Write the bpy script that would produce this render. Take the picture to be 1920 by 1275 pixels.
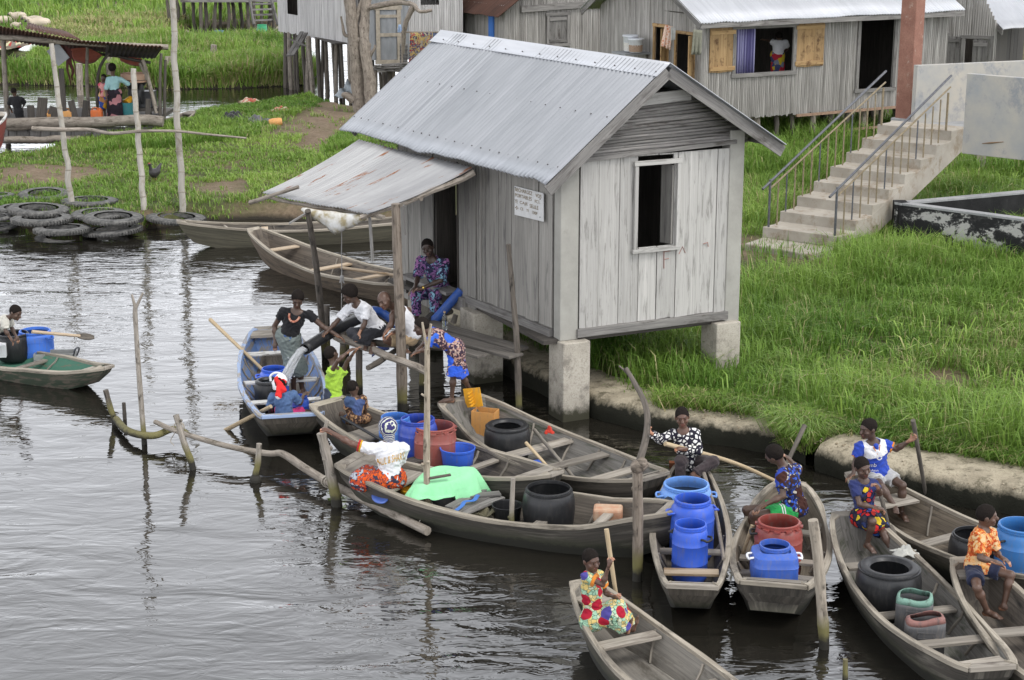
import bpy, math, random
import numpy as np
from mathutils import Vector, Matrix
from mathutils.bvhtree import BVHTree
R = math.radians
random.seed(7); rng = np.random.default_rng(7)
for o in list(bpy.data.objects): bpy.data.objects.remove(o)
S = bpy.context.scene
COL = S.collection
# ------------------------------------------------------------------ camera, world, sun, exposure
F, CX, CY, PITCH, CAMH = 3186.0, 960.0, 637.5, R(15.0), 7.8      # photo pixels at 1920 wide
cam = bpy.data.objects.new('camera', bpy.data.cameras.new('camera')); COL.objects.link(cam)
cam.data.sensor_width = 36; cam.data.lens = 36 * F / 1920
cam.data.clip_end = 3000; cam.data.clip_start = 0.3
cam.location = (0, 0, CAMH); cam.rotation_euler = (R(90) - PITCH, 0, 0)
S.camera = cam
SUN_EL, SUN_AZ = R(58), R(128)          # azimuth clockwise from +Y: to the right of and behind the camera
world = bpy.data.worlds.new('World'); S.world = world; world.use_nodes = True
wn = world.node_tree
sky = wn.nodes.new('ShaderNodeTexSky'); sky.sky_type = 'NISHITA'; sky.sun_disc = False
sky.sun_elevation = SUN_EL; sky.sun_rotation = SUN_AZ; sky.dust_density = 4; sky.air_density = 1.0
hsv = wn.nodes.new('ShaderNodeHueSaturation'); hsv.inputs['Saturation'].default_value = 0.10
mixw = wn.nodes.new('ShaderNodeMix'); mixw.data_type = 'RGBA'; mixw.inputs[0].default_value = 0.72
mixw.inputs[7].default_value = (7.55, 7.75, 8.25, 1)
bg = wn.nodes['Background']; bg.inputs[1].default_value = 0.10
wn.links.new(sky.outputs[0], hsv.inputs['Color']); wn.links.new(hsv.outputs[0], mixw.inputs[6])
tcw = wn.nodes.new('ShaderNodeTexCoord'); sx = wn.nodes.new('ShaderNodeSeparateXYZ'); wn.links.new(tcw.outputs['Generated'], sx.inputs[0])
mrw = wn.nodes.new('ShaderNodeMapRange'); wn.links.new(sx.outputs[2], mrw.inputs[0]); mrw.inputs[1].default_value = 0.0; mrw.inputs[2].default_value = 0.75; mrw.inputs[3].default_value = 2.6; mrw.inputs[4].default_value = 0.64
vmw = wn.nodes.new('ShaderNodeVectorMath'); vmw.operation = 'SCALE'; wn.links.new(mixw.outputs[2], vmw.inputs[0]); wn.links.new(mrw.outputs[0], vmw.inputs['Scale'])
wn.links.new(vmw.outputs[0], bg.inputs[0])      # bright thin overcast, palest low down
sl = bpy.data.lights.new('sun', 'SUN'); sl.energy = 1.1; sl.angle = R(22); sl.color = (1, .97, .93)
sun = bpy.data.objects.new('sun', sl); COL.objects.link(sun)
sd = Vector((math.sin(SUN_AZ) * math.cos(SUN_EL), math.cos(SUN_AZ) * math.cos(SUN_EL), math.sin(SUN_EL)))
sun.rotation_euler = sd.to_track_quat('Z', 'Y').to_euler()
S.view_settings.view_transform = 'Standard'; S.view_settings.look = 'None'
S.view_settings.exposure = 0.8; S.view_settings.gamma = 1
S.cycles.max_bounces = 6; S.cycles.use_denoising = True

# ------------------------------------------------------------------ geometry helpers
CP, SP = math.cos(PITCH), math.sin(PITCH)
def ray(px, py):
    a = (px - CX) / F; b = -(py - CY) / F
    return np.array([a, CP + b * SP, -SP + b * CP])
CAM = np.array([0, 0, CAMH])
def G(px, py, z=0.0):                    # point of the level z seen at that photo pixel
    d = ray(px, py); return CAM + d * ((z - CAMH) / d[2])
def D(px, py, y):                        # point at distance y seen at that photo pixel
    d = ray(px, py); return CAM + d * (y / d[1])
def ZV(p, py):                           # height over p at photo row py
    d = ray(CX, py); return CAMH + d[2] / d[1] * p[1]
def HIT(px, py, p, u):                   # point on the upright plane through p along u
    d = ray(px, py); n = np.array([u[1], -u[0], 0.0])
    return CAM + d * ((n @ (np.asarray(p) - CAM)) / (n @ d))
def nrm(v): v = np.asarray(v, float); return v / (np.linalg.norm(v) + 1e-12)
def A3(*v): return np.array(v, float)
UP = A3(0, 0, 1)

class MB:
    """collects pieces; build() links them as one mesh object. uv: u along the grain in metres; tint: one value per piece"""
    def __init__(s): s.v = []; s.f = []; s.uv = []; s.t = []; s.n = 0; s.q = []
    def add(s, verts, faces, uvs=None, tint=None):
        verts = np.asarray(verts, float); t = random.random() if tint is None else tint
        s.v.append(verts)
        ou, ov = random.uniform(0, 50), random.uniform(0, 50)
        for i, f in enumerate(faces):
            s.f.append(tuple(int(k) + s.n for k in f)); s.t.append(t)
            if uvs is None: s.uv.append([(verts[k][0] + ou, verts[k][2] + verts[k][1] + ov) for k in f])
            else: s.uv.append([(a + ou, b + ov) for a, b in uvs[i]])
        s.n += len(verts); s.q.append((s.n, len(s.f))); return s
    def bar(s, a, b, w, h, up=UP, tint=None, w2=None, h2=None):      # rectangular bar from a to b: width w across, height h along up
        a, b = np.asarray(a, float), np.asarray(b, float); d = nrm(b - a); L = np.linalg.norm(b - a)
        sd_ = np.cross(d, up)
        if np.linalg.norm(sd_) < 1e-4: sd_ = np.cross(d, A3(0, 1, 0))
        sd_ = nrm(sd_); u2 = np.cross(sd_, d); w2 = w if w2 is None else w2; h2 = h if h2 is None else h2
        V = []
        for p, ww, hh in ((a, w, h), (b, w2, h2)):
            for i, j in ((-1, -1), (1, -1), (1, 1), (-1, 1)): V.append(p + sd_ * ww / 2 * i + u2 * hh / 2 * j)
        Fc = [(0, 1, 2, 3)[::-1], (4, 5, 6, 7)]; U = [[(0, 0), (0, h), (w, h), (w, 0)]] * 2
        for k in range(4):
            q = (k + 1) % 4; Fc.append((k, q, q + 4, k + 4)); ww = w if k % 2 == 0 else h; o_ = k * .37
            U.append([(0, o_), (0, o_ + ww), (L, o_ + ww), (L, o_)])
        return s.add(V, [f for f in Fc], U, tint)
    def box(s, c, sz, rz=0.0, tint=None):
        c = np.asarray(c, float); d = A3(math.cos(rz), math.sin(rz), 0) * sz[0] / 2
        if sz[0] >= sz[2] or sz[1] > sz[2]:
            if sz[1] > sz[0]:
                d = A3(-math.sin(rz), math.cos(rz), 0) * sz[1] / 2; return s.bar(c - d, c + d, sz[0], sz[2], tint=tint)
            return s.bar(c - d, c + d, sz[1], sz[2], tint=tint)
        dz = A3(0, 0, sz[2] / 2); return s.bar(c - dz, c + dz, sz[1], sz[0], up=nrm(d), tint=tint)
    def tube(s, pts, rad, n=8, caps=True, tint=None, flat=1.0):
        pts = np.asarray(pts, float); m = len(pts)
        rad = [rad] * m if np.isscalar(rad) else list(rad)
        V = []; prev = None; Ls = [0]
        for i in range(m):
            t = nrm(pts[min(i + 1, m - 1)] - pts[max(i - 1, 0)])
            if prev is None:
                prev = np.cross(t, UP)
                if np.linalg.norm(prev) < 1e-3: prev = np.cross(t, A3(0, 1, 0))
            x = nrm(prev - t * (prev @ t)); y = np.cross(t, x); prev = x
            if i: Ls.append(Ls[-1] + np.linalg.norm(pts[i] - pts[i - 1]))
            for k in range(n):
                a = 2 * math.pi * k / n; V.append(pts[i] + x * math.cos(a) * rad[i] + y * math.sin(a) * rad[i] * flat)
        Fc = []; U = []; c = 2 * math.pi * max(rad)
        for i in range(m - 1):
            for k in range(n):
                q = (k + 1) % n
                Fc.append((i * n + k, i * n + q, (i + 1) * n + q, (i + 1) * n + k))
                U.append([(Ls[i], c * k / n), (Ls[i], c * (k + 1) / n), (Ls[i + 1], c * (k + 1) / n), (Ls[i + 1], c * k / n)])
        if caps:
            Fc.append(tuple(range(n))[::-1]); U.append([(.01 * math.cos(k), .01 * math.sin(k)) for k in range(n)])
            Fc.append(tuple(range((m - 1) * n, m * n))); U.append([(.01 * math.cos(k), .01 * math.sin(k)) for k in range(n)])
        return s.add(V, Fc, U, tint)
    def lathe(s, c, prof, n=32, axis=UP, sx=1.0, tint=None, x0=None, sq=0.0):
        """prof: (r, h) list, open at both ends unless r = 0; sq squares the section"""
        c = np.asarray(c, float); ax = nrm(axis); x = np.cross(ax, A3(0, 1, 0)) if x0 is None else np.asarray(x0, float)
        x = nrm(x - ax * (x @ ax)); y = np.cross(ax, x); V = []; Fc = []; U = []; L = 0; Ls = []
        for i, (r, h) in enumerate(prof):
            if i: L += math.hypot(r - prof[i - 1][0], h - prof[i - 1][1])
            Ls.append(L)
            for k in range(n):
                a = 2 * math.pi * k / n; ca, sa = math.cos(a), math.sin(a)
                q = 1.0
                if sq: q = (1 - sq) + sq / (ca ** 6 + sa ** 6) ** (1 / 6)
                V.append(c + ax * h + x * r * ca * q * sx + y * r * sa * q)
        for i in range(len(prof) - 1):
            for k in range(n):
                q = (k + 1) % n; Fc.append((i * n + k, i * n + q, (i + 1) * n + q, (i + 1) * n + k))
                a0, a1 = .3 * k / n * 6, .3 * (k + 1) / n * 6
                U.append([(Ls[i], a0), (Ls[i], a1), (Ls[i + 1], a1), (Ls[i + 1], a0)])
        return s.add(V, Fc, U, tint)
    def grid(s, P, uvs=None, tint=None, flip=False):                 # P[i][j] points
        P = np.asarray(P, float); a, b = P.shape[:2]; V = P.reshape(-1, 3); Fc = []; U = []
        if uvs is None:
            du = np.concatenate([[0], np.cumsum(np.linalg.norm(np.diff(P[:, b // 2], axis=0), axis=1))])
            dv = np.concatenate([[0], np.cumsum(np.linalg.norm(np.diff(P[a // 2], axis=0), axis=1))])
        for i in range(a - 1):
            for j in range(b - 1):
                f = (i * b + j, (i + 1) * b + j, (i + 1) * b + j + 1, i * b + j + 1)
                uu = [(du[i], dv[j]), (du[i + 1], dv[j]), (du[i + 1], dv[j + 1]), (du[i], dv[j + 1])]
                if flip: f = f[::-1]; uu = uu[::-1]
                Fc.append(f); U.append(uu)
        return s.add(V, Fc, U, tint)
    def ball(s, c, r, n=12, m=8, tint=None):
        r = A3(r, r, r) if np.isscalar(r) else np.asarray(r, float); V = []; Fc = []
        for i in range(m + 1):
            th = math.pi * i / m
            for k in range(n):
                ph = 2 * math.pi * k / n
                V.append(np.asarray(c) + r * A3(math.sin(th) * math.cos(ph), math.sin(th) * math.sin(ph), math.cos(th)))
        for i in range(m):
            for k in range(n):
                q = (k + 1) % n; Fc.append((i * n + k, (i + 1) * n + k, (i + 1) * n + q, i * n + q))
        return s.add(V, Fc, None, tint)
    def each(s, name, mat, parent=None, **kw):                       # every piece an object of its own
        v0 = f0 = 0; V = np.concatenate(s.v)
        for v1, f1 in s.q:
            m = MB(); m.v = [V[v0:v1]]; m.f = [tuple(k - v0 for k in f) for f in s.f[f0:f1]]; m.uv = s.uv[f0:f1]; m.t = s.t[f0:f1]; m.n = v1 - v0; m.build(name, mat, parent, **kw); v0, f0 = v1, f1
    def build(s, name, mat, parent=None, smooth=None, label=None, bevel=0.0, rough=0.0):
        V = np.concatenate(s.v) if s.v else np.zeros((0, 3))
        if rough: V = V + wob(V * 9) * rough
        loc = np.array(parent['_loc']) if parent is not None and '_loc' in parent else np.zeros(3)
        o = mesh_obj(name, V - loc, s.f, mat, parent, smooth, s.uv, s.t)
        if label: o['label'] = label
        if bevel:
            m = o.modifiers.new('Bevel', 'BEVEL'); m.width = bevel; m.segments = 2; m.limit_method = 'ANGLE'; m.angle_limit = R(40)
        return o

def wob(p):                              # smooth pseudo-noise, three channels
    x, y, z = p[..., 0], p[..., 1], p[..., 2]
    a = np.sin(x * 1.3 + 2.1 * np.sin(y * .7 + 1.3)) * np.cos(z * 1.1 + .5 * x)
    b = np.sin(y * 1.7 + 1.9 * np.sin(z * .9 + .3)) * np.cos(x * .8 + .7 * y)
    c = np.sin(z * 1.5 + 2.3 * np.sin(x * .6 + 2.)) * np.cos(y * 1.2 + .4 * z)
    return np.stack([a, b, c], -1)

def mesh_obj(name, V, faces, mat, parent=None, smooth=None, uv=None, tint=None, col=None):
    me = bpy.data.meshes.new(name); me.from_pydata(np.asarray(V).tolist(), [], faces)
    if uv is not None and len(faces):
        ul = me.uv_layers.new(name='UVMap'); flat = np.array([c for f in uv for c in f], dtype=np.float32).ravel(); ul.data.foreach_set('uv', flat)
    if tint is not None and len(faces):
        at = me.attributes.new('tint', 'FLOAT', 'FACE'); at.data.foreach_set('value', np.array(tint, dtype=np.float32))
    if col is not None:
        at = me.attributes.new('col', 'FLOAT_COLOR', 'POINT'); c4 = np.ones((len(V), 4), np.float32); c4[:, :3] = col; at.data.foreach_set('color', c4.ravel())
    me.materials.append(mat)
    if smooth is not None:
        if smooth is True: me.shade_smooth()
        else:
            me.shade_smooth()
            try: me.set_sharp_from_angle(angle=R(smooth))
            except Exception: pass
    me.update()
    o = bpy.data.objects.new(name, me); COL.objects.link(o)
    if parent is not None: o.parent = parent
    return o

def big_mesh(name, V, quads, tris, mat, col=None, smooth=False):     # fast path for numpy arrays
    me = bpy.data.meshes.new(name); nq, nt = len(quads), len(tris)
    me.vertices.add(len(V)); me.vertices.foreach_set('co', np.asarray(V, np.float32).ravel())
    lv = np.concatenate([np.asarray(quads, np.int32).ravel(), np.asarray(tris, np.int32).ravel()])
    me.loops.add(len(lv)); me.loops.foreach_set('vertex_index', lv)
    st = np.concatenate([np.arange(nq) * 4, nq * 4 + np.arange(nt) * 3]).astype(np.int32)
    me.polygons.add(nq + nt); me.polygons.foreach_set('loop_start', st)
    if col is not None:
        at = me.attributes.new('col', 'FLOAT_COLOR', 'POINT'); c4 = np.ones((len(V), 4), np.float32); c4[:, :3] = col; at.data.foreach_set('color', c4.ravel())
    me.materials.append(mat); me.update(calc_edges=True); me.validate()
    if smooth: me.shade_smooth()
    o = bpy.data.objects.new(name, me); COL.objects.link(o); return o

def tag(o, label=None, cat=None, group=None, kind=None):
    if label: o['label'] = label
    if cat: o['category'] = cat
    if group: o['group'] = group
    if kind: o['kind'] = kind
    return o
def thing(name, label, cat, loc, group=None):
    o = bpy.data.objects.new(name, None); COL.objects.link(o); o.location = tuple(loc); o.empty_display_size = .1
    o['_loc'] = [float(x) for x in loc]
    return tag(o, label, cat, group)
def wander(a, b, n, amp, seed=0, sag=0):
    a, b = np.asarray(a, float), np.asarray(b, float); r = np.random.default_rng(seed); t = np.linspace(0, 1, n)
    p = a + (b - a) * t[:, None]; d = r.normal(0, 1, (n, 3)) * amp; d[0] = 0; d[-1] *= .4
    for _ in range(1): d[1:-1] = (d[:-2] + 2 * d[1:-1] + d[2:]) / 4
    p += d; p[:, 2] -= sag * 4 * t * (1 - t); return p
def smooth_path(pts, n=24):              # Catmull-Rom through points
    P = np.asarray(pts, float); P = np.vstack([2 * P[0] - P[1], P, 2 * P[-1] - P[-2]]); out = []
    m = len(P) - 3
    for q in np.linspace(0, m - 1e-6, n):
        i = int(q); t = q - i; p0, p1, p2, p3 = P[i:i + 4]
        out.append(.5 * ((2 * p1) + (-p0 + p2) * t + (2 * p0 - 5 * p1 + 4 * p2 - p3) * t * t + (-p0 + 3 * p1 - 3 * p2 + p3) * t ** 3))
    return np.array(out)

# ------------------------------------------------------------------ materials
MATS = {}
class NT:
    def __init__(s, name):
        s.m = bpy.data.materials.new(name); s.m.use_nodes = True; s.t = s.m.node_tree; s.b = s.t.nodes['Principled BSDF']; MATS[name] = s.m
    def n(s, typ, *ins, **kw):
        nd = s.t.nodes.new('ShaderNode' + typ)
        for k, v in kw.items():
            if k.startswith('i_'):
                key = k[2:]; key = int(key) if key.isdigit() else key.replace('_', ' '); s.set(nd.inputs[key], v)
            else: setattr(nd, k, v)
        for i, v in enumerate(ins):
            if v is not None: s.set(nd.inputs[i], v)
        return nd
    def set(s, sock, v):
        if isinstance(v, bpy.types.NodeSocket): s.t.links.new(v, sock)
        elif isinstance(v, bpy.types.Node): s.t.links.new(v.outputs[0], sock)
        elif isinstance(v, (tuple, list)) and sock.type == 'RGBA' and len(v) == 3: sock.default_value = (*v, 1)
        else: sock.default_value = v
    def ramp(s, fac, stops, mode='LINEAR'):
        r = s.n('ValToRGB', fac); cr = r.color_ramp; cr.interpolation = mode
        while len(cr.elements) < len(stops): cr.elements.new(.5)
        for e, (p, c) in zip(cr.elements, stops):
            e.position = p; e.color = (*c, 1) if len(c) == 3 else c
        return r.outputs[0]
    def mix(s, fac, a, b, mode='MIX'):
        nd = s.t.nodes.new('ShaderNodeMix'); nd.data_type = 'RGBA'; nd.blend_type = mode
        s.set(nd.inputs[0], fac); s.set(nd.inputs[6], a); s.set(nd.inputs[7], b); return nd.outputs[2]
    def math(s, op, a, b=0.0, c=None):
        nd = s.n('Math', a, b, operation=op)
        if c is not None: s.set(nd.inputs[2], c)
        return nd.outputs[0]
    def noise(s, vec, scale, detail=4, rough=.55, dist=0):
        return s.n('TexNoise', i_Vector=vec, i_Scale=scale, i_Detail=detail, i_Roughness=rough, i_Distortion=dist).outputs[0]
    def map(s, vec, scale, loc=(0, 0, 0)): return s.n('Mapping', i_Vector=vec, i_Scale=scale, i_Location=loc).outputs[0]
    def obj(s): return s.n('TexCoord').outputs['Object']
    def pos(s): return s.n('NewGeometry').outputs['Position']
    def uv(s): return s.n('TexCoord').outputs['UV']
    def bump(s, h, strength=.3, dist=.01):
        s.set(s.b.inputs['Normal'], s.n('Bump', i_Height=h, i_Strength=strength, i_Distance=dist).outputs[0])
    def out(s, col, rough=.7, metal=0.0, spec=None):
        s.set(s.b.inputs['Base Color'], col); s.set(s.b.inputs['Roughness'], rough); s.set(s.b.inputs['Metallic'], metal)
        if spec is not None: s.b.inputs['Specular IOR Level'].default_value = spec
        return s.m

def wood(name, dark, light, gx=1.5, gy=45, rough=.85, tintamt=.5, stain=None, bump=.35, stainscale=(1.2, 5), wet=None):
    k = NT(name); uv = k.uv()
    g = k.noise(k.map(uv, (gx, gy, 1)), 1, 6, .65, .6)
    g2 = k.noise(k.map(uv, (gx * .6, gy * .12, 1)), 1.7, 4, .6)
    c = k.ramp(g, [(.28, dark), (.72, light)])
    c = k.mix(k.ramp(g2, [(.35, (0, 0, 0)), (.7, (1, 1, 1))]), c, k.mix(.55, c, dark))
    if stain is not None:
        st = k.noise(k.map(uv, (*stainscale, 1)), 1, 5, .7, .4)
        c = k.mix(k.ramp(st, [(.52, (0, 0, 0)), (.66, (1, 1, 1))]), c, stain)
    t = k.n('Attribute', attribute_name='tint').outputs['Fac']
    v = k.math('MULTIPLY_ADD', t, tintamt, 1 - tintamt * .5)
    c = k.mix(1.0, c, k.n('CombineColor', v, v, v).outputs[0], 'MULTIPLY')
    if wet is not None:                  # tide mark: weed and wet wood along the waterline
        ps = k.pos(); z = k.math('ADD', k.n('SeparateXYZ', ps).outputs[2], k.math('MULTIPLY', k.noise(ps, 9, 5, .7), .16))
        c = k.mix(k.n('MapRange', i_Value=z, i_1=wet, i_2=wet + .14, i_3=.8, i_4=0.0).outputs[0], c, (.035, .038, .02)); c = k.mix(k.n('MapRange', i_Value=z, i_1=wet - .03, i_2=wet + .03, i_3=.8, i_4=0.0).outputs[0], c, (.014, .013, .010))
    k.bump(g, bump, .006); return k.out(c, rough)
def plain(name, col, rough=.7, var=.25, scale=6, bump=0, metal=0.0, col2=None, spec=None, detail=5, lo=.35, hi=.7):
    k = NT(name); g = k.noise(k.obj(), scale, detail, .6)
    c2 = col2 if col2 is not None else tuple(x * (1 - var) for x in col)
    c = k.ramp(g, [(lo, c2), (hi, col)])
    if bump: k.bump(g, bump, .01)
    return k.out(c, rough, metal, spec)
def plastic(name, col, rough=.40, dirt=(.17, .16, .14), amt=.55, spec=.45):
    k = NT(name); ob = k.obj(); g = k.noise(ob, 4, 6, .7); f = k.noise(k.map(ob, (6, 6, 1.2)), 5, 4, .7)
    c = k.mix(k.ramp(g, [(.2, (0, 0, 0)), (.8, (.35, .35, .35))]), col, tuple(min(1, x * 1.35 + .02) for x in col))
    d = k.math('MULTIPLY', k.ramp(f, [(.5, (0, 0, 0)), (.78, (1, 1, 1))]), amt)
    c = k.mix(d, c, dirt); k.bump(k.noise(ob, 14, 3), .12, .01)
    return k.out(c, k.math('MULTIPLY_ADD', f, .3, rough - .1), 0, spec)
def cloth(name, col, rough=.9, var=.25, scale=7):
    k = NT(name); ob = k.obj(); g = k.noise(ob, scale, 4); w = k.noise(ob, 260, 2)
    c = k.ramp(g, [(.3, tuple(x * (1 - var) for x in col)), (.7, col)])
    k.bump(k.math('ADD', k.math('MULTIPLY', k.noise(ob, 9, 3), 2.0), k.math('MULTIPLY', w, .25)), .5, .02)
    k.b.inputs['Sheen Weight'].default_value = .12
    return k.out(c, rough, 0, .2)
def printed(name, cols, scale, ground=None, edge=None, edge_w=.12, blotch=None, rough=.88, dist=.0):
    """printed fabric: cells in several colours, optional outline and a second larger motif"""
    k = NT(name); ob = k.obj()
    if dist: ob = k.n('VectorMath', ob, k.n('TexNoise', i_Vector=ob, i_Scale=scale * .6, i_Detail=2).outputs[1], operation='ADD').outputs[0]
    v = k.n('TexVoronoi', i_Vector=ob, i_Scale=scale)
    r = k.n('SeparateColor', v.outputs['Color']).outputs[0]; n = len(cols)
    c = k.ramp(r, [(i / n, cc) for i, cc in enumerate(cols)], 'CONSTANT')
    if ground is not None: c = k.mix(k.math('GREATER_THAN', v.outputs['Distance'], .42), c, ground)
    if edge is not None:
        e = k.n('TexVoronoi', i_Vector=ob, i_Scale=scale, feature='DISTANCE_TO_EDGE').outputs['Distance']
        c = k.mix(k.math('LESS_THAN', e, edge_w), c, edge)
    if blotch is not None:
        bs, bcols = blotch; b2 = k.n('TexVoronoi', i_Vector=ob, i_Scale=bs); rr = k.n('SeparateColor', b2.outputs['Color']).outputs[1]
        m = k.math('MULTIPLY', k.math('LESS_THAN', b2.outputs['Distance'], .48), k.math('GREATER_THAN', rr, .35))
        c = k.mix(m, c, k.ramp(rr, [(i / len(bcols), cc) for i, cc in enumerate(bcols)], 'CONSTANT'))
    k.bump(k.noise(ob, 9, 3), .5, .02); return k.out(c, rough, 0, .2)

# --- wood and bamboo
plank_grey = wood('weathered_planks', (.10, .095, .09), (.30, .285, .265), stain=(.07, .062, .055))
plank_pale = wood('whitewashed_boards', (.315, .305, .285), (.515, .50, .47), gx=.7, gy=70, tintamt=.22, stain=(.22, .212, .195), stainscale=(1.6, 16))
plank_side = wood('grey_boards', (.155, .147, .132), (.36, .345, .315), gx=.6, gy=55, tintamt=.45, stain=(.12, .115, .108), stainscale=(.9, 9))
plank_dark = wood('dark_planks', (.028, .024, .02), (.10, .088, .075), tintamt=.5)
lumber = wood('sawn_lumber', (.33, .25, .17), (.56, .46, .34), gx=1, gy=30, tintamt=.35, stain=(.26, .17, .09))
shutter_wood = wood('varnished_shutters', (.25, .15, .06), (.47, .32, .16), gx=1, gy=18, tintamt=.4, stain=(.12, .06, .025), stainscale=(3, 4))
hull_wood = wood('boat_hull', (.045, .038, .03), (.165, .142, .112), gx=.9, gy=26, tintamt=.25, stain=(.03, .027, .02), stainscale=(.8, 6), wet=.25)
hull_in = wood('boat_inside', (.055, .046, .038), (.20, .173, .142), gx=.9, gy=30, tintamt=.35, stain=(.022, .02, .018), stainscale=(.9, 2.2))
hull_in2 = wood('boat_inside_brown', (.07, .055, .04), (.24, .20, .15), gx=.8, gy=24, tintamt=.5, stain=(.03, .025, .02), stainscale=(1.3, 3.5))
hull_in3 = wood('boat_inside_grey', (.085, .08, .072), (.27, .255, .23), gx=.7, gy=34, tintamt=.4, stain=(.045, .05, .03), stainscale=(1.1, 4))
hull_dark = wood('tarred_hull', (.022, .02, .017), (.105, .092, .075), gx=.9, gy=22, tintamt=.3, stain=(.16, .145, .12), stainscale=(.7, 5), wet=.22)
gunwale_wood = wood('boat_rail', (.18, .155, .12), (.48, .43, .35), gx=1.4, gy=40, tintamt=.3, stain=(.11, .095, .075))
thwart_wood = wood('thwart_wood', (.17, .15, .125), (.42, .38, .32), gx=1.3, gy=34, tintamt=.6, stain=(.12, .10, .08))
pole_wood = wood('bare_pole', (.15, .125, .10), (.40, .355, .30), gx=3, gy=22, tintamt=.4, stain=(.09, .075, .055), stainscale=(4, 8))
pole_dark = wood('dark_pole', (.04, .034, .028), (.16, .14, .115), gx=3, gy=18, tintamt=.4)
paddle_wood = wood('paddle_wood', (.33, .25, .15), (.55, .44, .29), gx=2, gy=26, tintamt=.3)
bamboo_wall = wood('bamboo_cladding', (.19, .18, .165), (.47, .45, .42), gx=.5, gy=9, tintamt=.25, bump=.15, stain=(.13, .12, .105), stainscale=(.5, 18))
bamboo_white = wood('pale_cladding', (.36, .35, .34), (.62, .605, .59), gx=.4, gy=9, tintamt=.2, bump=.1, stain=(.26, .25, .24), stainscale=(.5, 14))
bamboo_pole = wood('dry_bamboo', (.30, .28, .24), (.47, .44, .385), gx=2, gy=14, tintamt=.15, stain=(.24, .21, .16), stainscale=(3, 3))
bark = wood('bark', (.14, .115, .09), (.36, .31, .26), gx=5, gy=14, tintamt=.2, bump=.8, stain=(.09, .07, .055), stainscale=(6, 9))
def painted_wood(name, paint, under, scale=(2.2, 9), cover=.5):
    k = NT(name); uv = k.uv(); g = k.noise(k.map(uv, (1.2, 34, 1)), 1, 6, .65)
    u = k.ramp(g, [(.3, tuple(x * .5 for x in under)), (.7, under)]); p = k.mix(k.ramp(g, [(.3, (0, 0, 0)), (.8, (.5, .5, .5))]), paint, tuple(x * .6 for x in paint))
    w = k.noise(k.map(uv, (*scale, 1)), 1, 6, .7, .6)
    c = k.mix(k.ramp(w, [(cover, (0, 0, 0)), (cover + .05, (1, 1, 1))]), p, u); k.bump(g, .3, .006); return k.out(c, .7)
blue_paint = painted_wood('peeling_blue_paint', (.13, .225, .46), (.27, .255, .24), cover=.50)
pale_blue_paint = painted_wood('pale_blue_rail_paint', (.30, .39, .57), (.38, .35, .31), cover=.49)
green_paint = painted_wood('peeling_green_paint', (.055, .17, .115), (.17, .17, .12), cover=.55)
red_paint = painted_wood('peeling_red_paint', (.26, .06, .045), (.12, .10, .08), cover=.55)
white_paint = painted_wood('chipped_white_paint', (.62, .62, .60), (.30, .28, .25), cover=.52)
blue_door_paint = painted_wood('blue_door_paint', (.05, .18, .55), (.2, .22, .28), cover=.7)
# --- stone, metal, ground
def concrete(name, a, b, dark=None, sc=2.2, dk=(.52, .64), bump=.5, grit=True, low=None):
    k = NT(name); p = k.pos(); g = k.noise(p, sc, 6, .65); f = k.noise(p, 38, 4, .7)
    c = k.ramp(g, [(.3, a), (.7, b)])
    if dark is not None: c = k.mix(k.ramp(k.noise(k.map(p, (1, 1, .8), (7, 3, 1)), sc * 1.6, 7, .75), [(dk[0], (0, 0, 0)), (dk[1], (1, 1, 1))]), c, dark)
    if grit: c = k.mix(k.ramp(f, [(.3, (.55, .55, .55)), (.5, (0, 0, 0))]), c, tuple(x * .45 for x in a))
    if low is not None:                  # wet and mossy near the water: a stain that belongs to the surface
        z = k.n('SeparateXYZ', p).outputs[2]; zz = k.math('ADD', z, k.math('MULTIPLY', k.noise(p, 7, 5, .7), low[1]))
        c = k.mix(k.n('MapRange', i_Value=zz, i_1=low[0] + low[1] * .35, i_2=low[0] + low[1] * .75, i_3=1.0, i_4=0.0).outputs[0], c, low[2])
    k.bump(k.math('ADD', g, k.math('MULTIPLY', f, .35)), bump, .02); return k.out(c, .92, 0, .25)
conc_hut = concrete('hut_concrete', (.27, .262, .235), (.365, .355, .32), (.24, .232, .205), bump=.25, grit=False, dk=(.6, .85))
conc_pillar = concrete('pillar_concrete', (.33, .30, .25), (.47, .435, .37), (.22, .20, .17), low=(.16, .34, (.05, .048, .032)))
conc_stair = concrete('stair_concrete', (.29, .26, .215), (.43, .395, .34), (.26, .21, .155), sc=1.6, bump=.25, grit=False)
conc_panel = concrete('panel_concrete', (.31, .32, .32), (.47, .425, .355), (.26, .27, .28), sc=1.0, bump=.12, grit=False)
conc_quay = concrete('quay_concrete', (.25, .215, .155), (.46, .405, .30), (.12, .105, .07), sc=3.2, bump=1.0, low=(.27, .26, (.018, .018, .012)))
def quaywall():
    k = NT('flaking_black_paint'); p = k.pos(); n = k.noise(k.map(p, (1, 1, 1.6)), 1.7, 8, .72, .3)
    z = k.n('SeparateXYZ', p).outputs[2]
    c = k.ramp(n, [(.50, (.016, .016, .017)), (.55, (.05, .05, .05)), (.58, (.42, .41, .39)), (.75, (.33, .325, .31))])
    k.bump(n, .3, .02); return k.out(c, .8, 0, .3)
flaking = quaywall()
pillar_red = concrete('rusty_red_plaster', (.22, .105, .078), (.31, .165, .122), (.38, .31, .25), sc=3.5, dk=(.58, .7), bump=.2)
black_coat = concrete('black_coating', (.012, .012, .013), (.03, .03, .03), (.07, .07, .07), dk=(.6, .75), bump=.2)
slab_top = concrete('grey_coping', (.26, .265, .27), (.38, .38, .38), bump=.2)
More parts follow.
